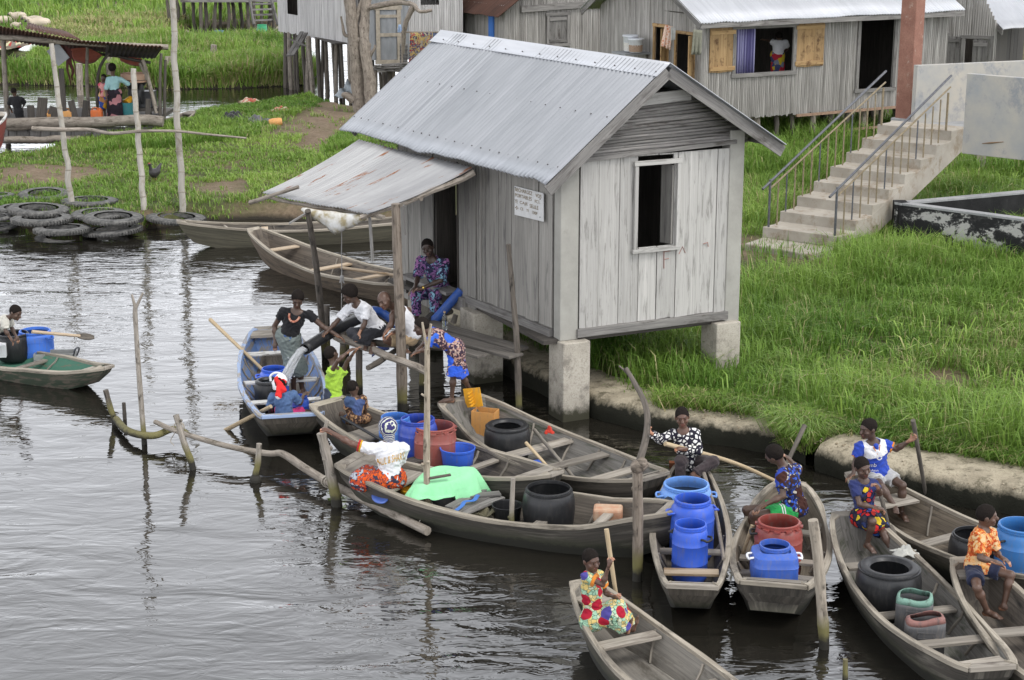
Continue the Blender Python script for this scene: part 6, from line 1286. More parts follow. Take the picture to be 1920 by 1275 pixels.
def floaters():
    m = MB(); q = smooth_path([G(218, 787, .10), G(236, 806, .12), G(262, 815, .14), G(292, 816, .18), G(320, 805, .2), G(338, 806, .22), G(352, 815, .2)], 26); m.tube(q, np.linspace(.06, .045, 26), 9); o = m.build('crooked_pole', wet_pole, None, smooth=60); tag(o, 'thick crooked pole floating between the left stakes', 'pole', 'poles of the floating barrier')
    m = MB(); q = smooth_path([G(291, 791, .30), G(330, 808, .28), G(420, 835, .24), G(500, 850, .22), G(530, 851, .25), G(575, 880, .2), G(630, 912, .16), G(715, 953, .12), G(802, 996, .10)], 44); m.tube(q, np.interp(np.arange(44), [0, 20, 24, 43], [.035, .045, .055, .058]), 9); o = m.build('long_pole', pole_wood, None, smooth=60); tag(o, 'long bent pole tied between stakes and floating in front of the boats', 'pole', 'poles of the floating barrier')
    m = MB()
    for x, y, z in ((334, 803, .3), (613, 905, .17), (618, 907, .17)):
        c = G(x, y, z)
        for k in range(3): m.tube([c + A3(.075 * math.cos(a), .03 + .02 * k, .075 * math.sin(a)) for a in np.linspace(0, 6.28, 14)], .008, 5)
    m.tube(smooth_path([G(330, 808, .3), G(320, 826, .12), G(326, 835, .1)], 8), .007, 5)
    c = HIT(801, 952, G(803, 985, 0), A3(1, 0, 0))
    for k in range(4): m.tube([c + A3(.065 * math.cos(a), .065 * math.sin(a), .02 * k) for a in np.linspace(0, 6.28, 14)], .010, 5)
    m.tube([c - A3(0, .05, 0), G(785, 980, .12)], .008, 5); o = m.build('rope_lashings', cloth('old_rope', (.42, .38, .32)), None, smooth=60); tag(o, 'pale rope lashings tying the long pole to its stakes', 'rope')
floaters()
# thin rope from the porch, with a knot
m = MB(); a = D(640, 398, 26.6); m.tube(wander(a, D(641, 590, 26.6), 14, .004, 3), .008, 5); m.ball(D(641, 520, 26.6), (.035, .02, .04), 8, 6); m.tube([D(641, 520, 26.6), D(637, 530, 26.6)], [.02, .012], 5); m.tube([D(641, 520, 26.6), D(645, 531, 26.6)], [.02, .012], 5); o = m.build('cord', cloth('cord', (.30, .29, .28)), None, smooth=60); tag(o, 'thin knotted cord hanging from the porch edge', 'cord')
# ---------------- hose, water stream, bottle, cap
def hose():
    t = thing('water_hose', 'black suction pipe joined to a flat blue hose running back to the hut', 'hose', G(640, 640, .9)); a = D(571, 655, 25.05); b = D(640, 613, 25.9)
    m = MB(); m.tube(smooth_path([a, (a + b) / 2 + UP * .01, b, D(676, 596, 26.6)], 18), .085, 14, caps=False); solid(m.build('pipe', BLACKP, t, smooth=60), .012)
    m = MB(); m.tube([b + (a - b) * .62 + UP * .085, b + UP * .09], .02, 6); m.build('lever', rail_steel, t)
    m = MB(); m.tube(smooth_path([D(676, 596, 26.6), D(700, 582, 26.9), D(722, 590, 27.0), D(760, 618, 26.9), D(795, 612, 26.8), D(815, 600, 26.8), D(842, 570, 26.9), D(864, 546, 27.0)], 40), .10, 10, flat=.7); m.build('lay_flat_hose', plastic('hose_blue', (.02, .075, .30), .5), t, smooth=60)
    c = smooth_path([a, D(562, 662, 25.0), D(549, 682, 24.9), D(538, 704, 24.8), D(531, 724, 24.72)], 26); r_ = np.random.default_rng(2); P = []
    m = MB()
    for k in range(9): o_ = r_.normal(0, .022, 3) * A3(1, 1, .6); m.tube(c + o_ * np.linspace(.8, 1.6, 26)[:, None] + wob(c * 14 + k) * .006, np.linspace(.034, .018, 26) * r_.uniform(.7, 1.2), 7)
    for k in range(26): m.ball(c[r_.integers(8, 26)] + r_.normal(0, .05, 3), r_.uniform(.006, .014), 6, 4)
    o = m.build('water_stream', stream_m, None, smooth=60); tag(o, 'bright stream of water pouring from the pipe into the dark barrel', 'water')
    h_ = thing('white_jug', 'white handled jug standing on the lid of the dark barrel', 'jug', G(523, 712, .6)); p = D(520, 712, 24.62); m = MB(); m.lathe(p - UP * .14, [(0, 0), (.08, 0), (.09, .10), (.05, .15), (.04, .17)], 20); m.build('body', WHITEP, h_, smooth=50); m = MB(); m.tube(smooth_path([p + A3(-.1, 0, -.02), p + A3(-.1, 0, .06), p + A3(-.02, 0, .11), p + A3(.08, 0, .08), p + A3(.09, 0, -.02)], 16), .018, 8); m.build('handle', WHITEP, h_, smooth=60)
hose()
tb = thing('water_bottle', 'clear plastic bottle standing on the landing plank', 'bottle', G(834, 616, LZ + .03)); p = G(834, 618, LZ + .03); m = MB(); m.lathe(p, [(0, 0), (.035, 0), (.04, .02), (.038, .10), (.041, .11), (.04, .20), (.018, .255), (.016, .275)], 20); m.build('body', glass, tb, smooth=50); m = MB(); m.lathe(p, [(.018, .275), (.019, .30), (0, .302)], 14); m.build('cap', plain('bottle_cap', (.5, .36, .22), .5), tb)
def cap():
    c = D(716, 648, 26.4); t = thing('navy_cap', 'navy blue cap hanging from the knee of the man in the vest', 'cap', c); m = MB(); P = []
    for i in range(9):
        th = math.pi / 2 * i / 8; P.append([c + A3(.02 + .10 * math.sin(th) * math.cos(a), .09 * math.sin(th) * math.sin(a), -.02 + .10 * math.cos(th) * .9 - .04) for a in np.linspace(0, 2 * math.pi, 20)])
    nm_ = cloth('navy_cloth', (.03, .045, .13)); m.grid(P); solid(m.build('crown', nm_, t, smooth=True), .006)
    P = []
    for i in range(7): P.append([c + A3(-.03 - .13 * i / 6, .08 * math.sin(a) * (1 - .12 * i / 6), -.08 - .10 * i / 6 + .03 * math.cos(a)) for a in np.linspace(-1.4, 1.4, 11)])
    m = MB(); m.grid(P); solid(m.build('peak', nm_, t, smooth=True), .008)
cap()
# ---------------- tyres along the left shore
def tyre_bm():
    m = MB(); Rr, r = .55, .19; prof = []
    for k in range(17): a = 2 * math.pi * k / 16; x = math.cos(a); y = math.sin(a); q = (abs(x) ** 3 + abs(y) ** 3) ** (-1 / 3); prof.append((Rr + r * x * q * .95, .15 + .14 * y * q))
    prof = [p for p in prof if not (p[0] < Rr - r * .75 and abs(p[1] - .15) < .06)]
    k0 = min(range(len(prof)), key=lambda i: prof[i][0] + (0 if prof[i][1] > .15 else 9)); prof = prof[k0:] + prof[:k0]
    m.lathe((0, 0, 0), prof, 48); return m
def tyre_tread():
    m = MB()
    for k in range(56): a = 2 * math.pi * k / 56; o_ = A3(math.cos(a), math.sin(a), 0); tn = np.cross(UP, o_); m.bar(o_ * .735 + UP * .06 + tn * .02, o_ * .735 + UP * .24 - tn * .02, .035, .012, up=tn)
    return m
proto = None; TY = [(330, 402, 106, .30, 'tyre at the right end of the row, lying round the tallest bamboo pole'), (211, 425, 106, .22, 'tyre lying in the water in front of the middle of the tyre row'), (116, 424, 100, .10, 'thin worn tyre half sunk in the water behind the lowest one'), (121, 440, 103, .06, 'lowest tyre nearest the camera, half under water'), (212, 402, 106, .22, 'tyre with deep tread tucked behind the front pair'), (78, 405, 108, .24, 'dark tyre in the left middle of the heap'), (168, 370, 100, .32, 'big tyre with grass growing in its middle'), (83, 358, 90, .34, 'grey tyre lying on the bank furthest from the water'), (72, 388, 108, .28, 'tyre partly buried in grass beside the leaning bamboo'), (185, 393, 96, .28, 'flattened tyre almost hidden behind the others'), (30, 382, 66, .26, 'tyre on the left with sand in its hole'), (-8, 360, 64, .3, 'tyre cut by the left edge, the highest on the bank'), (-10, 398, 60, .24, 'tyre cut by the left edge, in the middle'), (-6, 417, 70, .18, 'tyre cut by the left edge, the lowest at the water')]
rr = np.random.default_rng(12)
for i, (x, y, w, z, lab) in enumerate(TY):
    q = G(x, y, z); zg_ = max(z - .16, gz(q[0], q[1]) - .02); p = G(x, y, zg_ + .16); z = zg_ + .16; s_ = w / F * np.linalg.norm(p - CAM) / 1.46
    if proto is None:
        proto = thing('tyre', lab, 'tyre', (0, 0, 0), 'old tyres along the shore'); tyre_bm().build('carcass', rubber, proto, smooth=60); tyre_tread().build('tread', rubber, proto); o = proto
    else:
        o = proto.copy(); COL.objects.link(o); o['label'] = lab
        for ch in proto.children: c = ch.copy(); COL.objects.link(c); c.parent = o
    o.location = (p[0], p[1], z - .16); o.scale = (s_, s_, s_ * rr.uniform(.44, .62)); o.rotation_euler = (rr.normal(0, .05), rr.normal(0, .05), rr.uniform(0, 6))
# ---------------- bamboo poles and cross branch on the left bank
def bamboo(label, a, b, r0, r1, nodes=14, seed=0):
    t = thing('bamboo_pole', label, 'bamboo pole', a, 'bamboo poles on the left bank'); p = wander(a, b, 30, .02, seed); f = np.linspace(0, 1, 30); m = MB(); m.tube(p, np.linspace(r0, r1, 30), 10); m.build('cane', bamboo_pole, t, smooth=60)
    m = MB()
    for k in range(1, nodes): q = k / nodes; c = np.array([np.interp(q, f, p[:, j]) for j in range(3)]); d = nrm(p[-1] - p[0]); r_ = r0 + (r1 - r0) * q; m.tube([c - d * .018, c, c + d * .018], [r_ * 1.0, r_ * 1.12, r_ * 1.0], 10)
    m.build('joints', plain('bamboo_joint', (.30, .27, .22), .8), t, smooth=60)
pA, pB, pC = G(140, 404, .15), G(273, 418, .05), G(342, 402, .2)
bamboo('leaning bamboo pole on the left with its top under the tin shelter', pA - UP * .4, HIT(96, 82, pA, nrm(A3(-.15, 1, 0))) if False else D(96, 82, pA[1] + .3), .075, .055, 9, 1); bamboo('short leaning bamboo pole in the middle of the three', pB - UP * .4, D(250, 128, pB[1] + .2), .075, .062, 8, 2); bamboo('tallest bamboo pole, rising past the top edge', pC - UP * .4, D(321, -60, pC[1] + .4), .085, .07, 13, 3)
m = MB(); q = smooth_path([D(60, 241, pA[1] - .1), D(120, 243, pA[1] - .1), D(165, 243, pA[1] + .1), D(210, 250, pB[1]), D(262, 246, pB[1] - .1), D(330, 246, pC[1] - .1), D(390, 252, pC[1]), D(462, 259, pC[1] + .1)], 40); m.tube(q, np.linspace(.055, .022, 40), 8); o = m.build('cross_branch', pole_wood, None, smooth=60); tag(o, 'long wavy branch tied across the three bamboo poles', 'branch')
# ---------------- the tin shelter with the mill
SY = 53.5
def shelter():
    t = thing('tin_shelter', 'open pole shelter roofed with rusty tin beside the canal', 'shelter', G(150, 250, .4))
    def P(x, y, dy=0): return D(x, y, SY + dy)
    for pts, r in (([(15, 290), (13, 210), (8, 130), (6, 68)], .09), ([(168, 224), (163, 150), (164, 88)], .06), ([(183, 214), (182, 170), (186, 130), (200, 105), (218, 88)], .055), ([(300, 230), (300, 150), (302, 100)], .055), ([(308, 222), (310, 112)], .05), ([(294, 212), (276, 140), (268, 112)], .07), ([(262, 118), (270, 135), (274, 150)], .06), ([(205, 140), (203, 118)], .09)):
        m = MB(); m.tube(smooth_path([P(x, y, .2 if k > 2 else 0) for k, (x, y) in enumerate(pts)], 12), np.linspace(r, r * .85, 12), 7); m.build('pole', pole_wood if r > .055 else pole_dark, t, smooth=60)
    m = MB(); m.tube(wander(P(0, 70, -.8), P(316, 89, -.8), 14, .03, 5), .085, 8); m.build('roof_beam', pole_wood, t, smooth=60)
    m = MB(); m.tube(wander(P(140, 92, .6), P(283, 118, .9), 10, .03, 6), .05, 7); m.build('roof_pole', pole_dark, t, smooth=60)
    m = MB(); corr(m, P(-40, 42, -1.7), P(152, 77, -1.7), P(-40, 66, 2.0), P(150, 98, 2.0), .12, .02, 3, seed=90); corr(m, P(48, 57, -1.5), P(150, 78, -1.6), P(52, 46, 1.2), P(122, 62, 1.2), .12, .02, 2, seed=91, lift=.05); corr(m, P(150, 76, -1.9), P(306, 87, -1.9), P(150, 94, 1.9), P(292, 108, 1.9), .12, .02, 3, seed=92)
    solid(m.build('roof_sheet', rust_sheet, t, smooth=35), .012)
    m = MB(); corr(m, P(196, 106, 1.0), P(290, 110, 1.2), P(200, 84, -1.5), P(306, 90, -1.5), .14, .02, 2, seed=93); solid(m.build('hanging_sheet', plain('sooty_tin', (.06, .05, .045), .7, .4, 4), t, smooth=35), .01)
    m = MB(); m.bar(P(98, 88, -.6), P(120, 116, -.6), .02, .45, up=A3(1, 0, .6)); m.build('folded_sheet', zinc_grey, t)
    # deck of logs and an upright plank apron
    m = MB()
    for a, b, r in (((10, 232), (305, 226), .17), ((10, 262), (150, 260), .10), ((15, 238), (140, 232), .12)): m.tube(wander(D(*a, SY - 1.6), D(*b, SY - 1.6), 12, .03, a[1]), r, 9)
    m.each('deck_log', pole_wood, t, smooth=60)
    q = D(10, 226, SY - 1.4); zt = float(D(10, 224, SY - 1.3)[2]); m = MB(); c = D(160, 226, SY + .2); m.bar(A3(q[0] - 1.5, SY + .3, zt - .1), A3(D(305, 226, SY)[0], SY + .3, zt - .1), 3.0, .12); m.build('deck', plank_dark, t)
    m = MB()
    for k, x in enumerate(range(14, 300, 13)): p = D(x, 290, SY - 1.3); w_ = .23 + .03 * math.sin(k * 2.1); b0_ = A3(p[0], SY - 1.4, .1); m.bar(b0_, A3(p[0] + .03, SY - 1.4, zt - .12 - (.1 if k % 3 else 0)), .05, w_, up=A3(1, 0, 0))
    m.build('plank_apron', plank_grey, t)
    m = MB()
    for x, y, h, w_, lean in ((59, 223, .42, .22, 0), (77, 223, .65, .3, .1), (98, 222, .35, .3, .1), (120, 208, 1.3, .16, 0), (141, 222, .55, .2, -.1), (158, 222, .55, .18, .1), (277, 222, .6, .15, .05)): p = D(x, y, SY - 1.0); m.bar(p, p + A3(lean, 0, h), .05, w_, up=A3(1, 0, 0))
    m.each('deck_board', plank_dark, t)
    # red rags and tarpaulin
    def P3(x, y, dy): return D(x, y, SY + dy)
    tarp = cloth('red_tarp', (.34, .10, .065))
    Pg = []
    for i in range(10):
        f = i / 9; Pg.append([P3(132 + 60 * f, 92 + 12 * f - 8 * math.sin(3.1 * f), .5) * (1 - g) + P3(136 + 42 * f, 112 + 8 * math.sin(2.5 * f), .9) * g for g in np.linspace(0, 1, 6)])
    m = MB(); m.grid(Pg); solid(m.build('red_tarpaulin', tarp, t, smooth=True), .01); Pg = []
    for i in range(9):
        f = i / 8; Pg.append([P3(222 + 44 * f, 104 + 6 * f, .9) * (1 - g) + P3(226 + 40 * f, 114 + 10 * math.sin(2 * f), 1.1) * g for g in np.linspace(0, 1, 5)])
    m = MB(); m.grid(Pg); solid(m.build('red_tarpaulin', tarp, t, smooth=True), .01)
    m = MB()
    for x, y0, y1, r in ((128, 86, 160, .09), (134, 90, 150, .08), (139, 95, 140, .05), (122, 84, 104, .07)): m.tube(wander(D(x - 6, y0, SY - .5), D(x + 3, y1, SY - .5), 10, .04, x), np.linspace(r, r * .3, 10), 6, flat=.4)
    m.each('hanging_rag', cloth('dark_red_rag', (.075, .025, .022)), t, smooth=60)
shelter()
def mill():
    c = D(262, 200, SY + .3); t = thing('grinding_mill', 'black engine-driven mill with a tan hopper under the tin shelter', 'mill', D(265, 222, SY)); P = lambda x, y, dy=0: D(x, y, SY + .2 + dy)
    m = MB(); h = P(253, 148); m.lathe(h - UP * .6, [(.12, 0), (.18, .25), (.42, .55), (.44, .60), (.40, .58), (.15, .25)], 20); m.build('hopper_body', plain('mill_black', (.02, .02, .022), .5), t, smooth=50)
    m = MB(); m.lathe(h - UP * .08, [(.43, 0), (.44, .26), (.40, .26), (.39, 0)], 20); m.build('hopper', plain('tan_tin', (.46, .29, .20), .7), t, smooth=50)
    bk = plain('engine_black', (.025, .025, .027), .45, .4, 8); m = MB(); m.box(P(253, 172), (.35, .35, .4)); m.tube([P(240, 175, -.1), P(285, 178, -.1)], .05, 8); m.lathe(P(264, 176, -.3), [(0, 0), (.32, 0), (.32, .06), (0, .06)], 18, A3(1, 0, 0)); m.build('grinder', bk, t, bevel=.02)
    m = MB(); m.box(P(275, 185), (.55, .4, .5)); m.lathe(P(275, 178, -.25), [(0, 0), (.2, 0), (.2, .25), (0, .25)], 14, A3(0, -1, 0)); m.tube([P(280, 178), P(284, 165)], .05, 8); m.build('engine', bk, t, bevel=.03)
    m = MB(); m.box(P(265, 204), (1.2, .5, .10)); [m.bar(P(x, 204), P(x, 222), .12, .12) for x in (250, 280)]; m.build('stand', plank_dark, t)
    m = MB(); m.tube([P(246, 184, -.3), P(236, 194, -.5)], [.09, .14], 8); m.build('spout', YELLOWP, t); m = MB(); m.lathe(P(241, 214, -.5), [(0, 0), (.22, 0), (.27, .38), (.25, .38), (.2, .02)], 18); m.build('basin', plastic('teal_plastic', (.03, .16, .17)), t, smooth=50)
mill()
def canister(label, x, y, w, h, mat, name='jerrycan'):
    p = D(x, y, SY - .9); t = thing(name, label, 'jerrycan', p, 'jerrycans on the shelter deck'); m = MB(); m.box(p + UP * h / 2, (w, .25, h)); m.build('body', mat, t, bevel=.03); m = MB(); m.lathe(p + UP * h + A3(w * .3, 0, 0), [(.05, -.01), (.05, .06), (0, .06)], 10); m.build('spout', mat, t); m = MB(); m.tube(smooth_path([p + A3(-w * .4, 0, h - .01), p + A3(-w * .3, 0, h + .06), p + A3(w * .05, 0, h + .06), p + A3(w * .1, 0, h - .01)], 8), .02, 6); m.build('handle', mat, t)
canister('orange jerrycan by the feet of the woman under the shelter', 182, 224, .34, .30, ORANGEP); canister('yellow jerrycan behind the leaning bamboo pole', 129, 227, .32, .33, AMBER); canister('small faded yellow can at the left of the shelter deck', 95, 229, .16, .30, AMBER)
# washing and litter on the bank
rag('black_sheet', 'black plastic sheet lying on the grass bank', G(437, 229, .35), .6, plain('black_film', (.015, .015, .017), .5), .35, 5, 'sheet'); rag('grey_sheet', 'grey plastic sheet lying beside the black one', G(482, 232, .35), .5, plain('grey_film', (.12, .12, .13), .5), .25, 6, 'sheet')
tY = thing('yellow_container', 'faded yellow cut container lying on the bank beside the plastic sheets', 'container', G(518, 231, .35)); p = G(516, 231, .42); m = MB(); m.lathe(p - A3(.2, 0, 0), [(0, 0), (.11, 0), (.14, .1), (.14, .32), (.11, .42), (.1, .4)], 18, A3(1, .2, .1)); m.build('body', AMBER, tY, smooth=50)
pc = printed('red_cream_print', [(.32, .07, .05), (.45, .38, .29), (.36, .12, .08), (.40, .33, .24)], 12); rag('printed_cloth', 'red and cream printed cloth dropped on the bank, near the canal', G(468, 192, .35), .34, pc, .16, 7, 'cloth'); rag('printed_cloth', 'red and white printed cloth dropped on the bank, near the bare tree', G(528, 209, .35), .34, pc, .16, 8, 'cloth'); rag('metal_bowl', 'grey metal basin upended by the bare tree', G(655, 182, .3), .45, plain('basin_zinc', (.30, .33, .35), .45, .3, 5, 0, .5), .5, 9, 'basin')
rag('white_bag', 'white bag lying among the litter by the shelter roof', G(83, 93, .4), .9, WHITEP, .5, 10, 'bag'); rag('litter_heap', 'heap of pale litter and brushwood at the water edge top left', G(50, 90, .3), 1.2, printed('litter', [(.4, .38, .34), (.35, .06, .05), (.5, .48, .3), (.2, .18, .15), (.16, .13, .10)], 4), .6, 11, 'litter')
for k, (x, y, lab) in enumerate(((402, 110, 'weathered stump post in the grass strip beyond the canal'), (150, 150, 'pair of old posts at the canal edge behind the shelter'), (206, 128, 'grey post standing behind the woman in the shelter'), (316, 135, 'post beside the tall bamboo at the canal edge'))):
    b = G(x, y + 18, .2); m = MB(); m.tube(wander(b - UP * .3, b + A3(.03, 0, 1.0), 6, .02, k), .13, 8); o = m.build('old_post', pole_wood, None, smooth=60); tag(o, lab, 'post', 'old posts by the canal')
# ------------------------------------------------------------------ people: one continuous body each, grown from a distance field
def _nets(Dv, org, h):
    s = Dv < 0; nx, ny, nz = Dv.shape; cnt = np.zeros((nx - 1, ny - 1, nz - 1), np.int8)
    offs = [(i, j, k) for i in (0, 1) for j in (0, 1) for k in (0, 1)]
    for i, j, k in offs: cnt += s[i:nx - 1 + i, j:ny - 1 + j, k:nz - 1 + k]
    act = np.argwhere((cnt > 0) & (cnt < 8))
    if not len(act): return np.zeros((0, 3)), np.zeros((0, 4), int)
    idx_ = -np.ones(cnt.shape, np.int64); idx_[act[:, 0], act[:, 1], act[:, 2]] = np.arange(len(act))
    cv = {o: Dv[act[:, 0] + o[0], act[:, 1] + o[1], act[:, 2] + o[2]] for o in offs}
    sm = np.zeros((len(act), 3)); n = np.zeros(len(act))
    for a in offs:
        for ax in range(3):
            if a[ax]: continue
            b = tuple(v + (1 if q == ax else 0) for q, v in enumerate(a)); m = (cv[a] < 0) != (cv[b] < 0)
            t = np.where(m, cv[a] / np.where(m, cv[a] - cv[b], 1), 0); p = np.zeros((len(act), 3)) + a; p[:, ax] += t; sm += p * m[:, None]; n += m
    V = (sm / n[:, None] + act) * h + org; Q = []
    for ax in range(3):
        e1, e2 = [(1, 2), (2, 0), (0, 1)][ax]; sl0 = [slice(None)] * 3; sl1 = [slice(None)] * 3; sl0[ax] = slice(0, -1); sl1[ax] = slice(1, None)
        A_, B_ = s[tuple(sl0)], s[tuple(sl1)]; e = np.argwhere(A_ != B_); ok = (e[:, e1] > 0) & (e[:, e2] > 0) & (e[:, e1] < Dv.shape[e1] - 1) & (e[:, e2] < Dv.shape[e2] - 1); e = e[ok]
        def cell(d1, d2):
            c = e.copy(); c[:, e1] -= d1; c[:, e2] -= d2; return idx_[c[:, 0], c[:, 1], c[:, 2]]
        q = np.stack([cell(1, 1), cell(0, 1), cell(0, 0), cell(1, 0)], -1); fl = ~A_[e[:, 0], e[:, 1], e[:, 2]]; q[fl] = q[fl][:, ::-1]; Q.append(q[(q >= 0).all(1)])
    return V, np.concatenate(Q)
def cone(a, b, ra, rb, k=.02, cut0=False, cut1=False, flat=None): return ('c', np.asarray(a, float), np.asarray(b, float), ra, rb, k, cut0, cut1, flat)
def ell(c, ax, r, k=.03): return ('e', np.asarray(c, float), np.asarray(ax, float), np.asarray(r, float), k)
def field(prims, h, cuts=(), wrinkle=0, seed=0):
    los, his = [], []
    for p in prims:
        if p[0] == 'c': r = max(p[3], p[4]); los.append(np.minimum(p[1], p[2]) - r); his.append(np.maximum(p[1], p[2]) + r)
        else: r = max(p[3]); los.append(p[1] - r); his.append(p[1] + r)
    lo = np.min(los, 0) - 3 * h; hi = np.max(his, 0) + 3 * h; N = np.ceil((hi - lo) / h).astype(int) + 1; Dv = np.full(N, .2, np.float32)
    g = [lo[i] + np.arange(N[i]) * h for i in range(3)]
    for p, l, u in zip(prims, los, his):
        k = p[5] if p[0] == 'c' else p[4]; mg = k + 2.5 * h; i0 = np.maximum(np.floor((l - mg - lo) / h).astype(int), 0); i1 = np.minimum(np.ceil((u + mg - lo) / h).astype(int) + 1, N)
        X, Y_, Z = np.meshgrid(*[g[i][i0[i]:i1[i]] for i in range(3)], indexing='ij', sparse=True)
        if p[0] == 'c':
            a, b, ra, rb = p[1:5]; ab = b - a; L2 = max(ab @ ab, 1e-9); t_ = ((X - a[0]) * ab[0] + (Y_ - a[1]) * ab[1] + (Z - a[2]) * ab[2]) / L2; t = np.clip(t_, 0, 1)
            d = np.sqrt((X - a[0] - ab[0] * t) ** 2 + (Y_ - a[1] - ab[1] * t) ** 2 + (Z - a[2] - ab[2] * t) ** 2) - (ra + (rb - ra) * t); L = math.sqrt(L2)
            if p[7]: d = np.maximum(d, (t_ - 1) * L)
            if p[6]: d = np.maximum(d, -t_ * L)
        else:
            c, ax, r = p[1], p[2], p[3]; q = [(X - c[0]) * ax[i][0] + (Y_ - c[1]) * ax[i][1] + (Z - c[2]) * ax[i][2] for i in range(3)]
            k0 = np.sqrt(sum((q[i] / r[i]) ** 2 for i in range(3))); k1 = np.sqrt(sum((q[i] / r[i] ** 2) ** 2 for i in range(3))) + 1e-9; d = k0 * (k0 - 1) / k1
        sub = Dv[i0[0]:i1[0], i0[1]:i1[1], i0[2]:i1[2]]; hh = np.maximum(k - np.abs(sub - d), 0) / max(k, 1e-6); Dv[i0[0]:i1[0], i0[1]:i1[1], i0[2]:i1[2]] = np.minimum(sub, d) - hh * hh * k * .25
    X, Y_, Z = np.meshgrid(*g, indexing='ij', sparse=True)
    if wrinkle:
        s1 = np.sin(X * 41 + 6 * np.sin(Z * 17 + seed) + seed) * np.sin(Y_ * 37 + Z * 23 + 2 * seed) + .6 * np.sin(Z * 61 + 9 * np.sin(X * 13 + Y_ * 11 + seed)); Dv += (wrinkle * s1).astype(np.float32)
    for c_ in cuts:
        if len(c_) == 3: Dv = np.maximum(Dv, (c_[1] - np.sqrt((X - c_[0][0]) ** 2 + (Y_ - c_[0][1]) ** 2 + (Z - c_[0][2]) ** 2)).astype(np.float32)); continue      # a round opening
        pt, n = c_; Dv = np.maximum(Dv, ((X - pt[0]) * n[0] + (Y_ - pt[1]) * n[1] + (Z - pt[2]) * n[2]).astype(np.float32))
    return _nets(Dv, lo, h)
def sdf_mesh(name, prims, h, mat, parent, cuts=(), wrinkle=0, seed=0, colf=None, sm=1):
    V, Q = field(prims, h, cuts, wrinkle, seed)
    if not len(V): return None
    if sm:                                                              # light relaxation
        for _ in range(sm):
            acc = np.zeros_like(V); n = np.zeros(len(V))
            for a, b in ((0, 1), (1, 2), (2, 3), (3, 0)):
                np.add.at(acc, Q[:, a], V[Q[:, b]]); np.add.at(n, Q[:, a], 1); np.add.at(acc, Q[:, b], V[Q[:, a]]); np.add.at(n, Q[:, b], 1)
            V = V * .5 + .5 * acc / np.maximum(n, 1)[:, None]
    col = colf(V) if colf else None; loc = np.array(parent['_loc']) if parent is not None else 0
    o = big_mesh(name, V - loc, Q, np.zeros((0, 3), int), mat, col, smooth=True); o.parent = parent; return o
def pose(Y0, d): return {k: (D(v[0], v[1], Y0 + v[2]) if len(v) == 3 else np.asarray(v[0])) for k, v in d.items()}
def lerp(a, b, f): return a + (b - a) * f
class Fig: pass
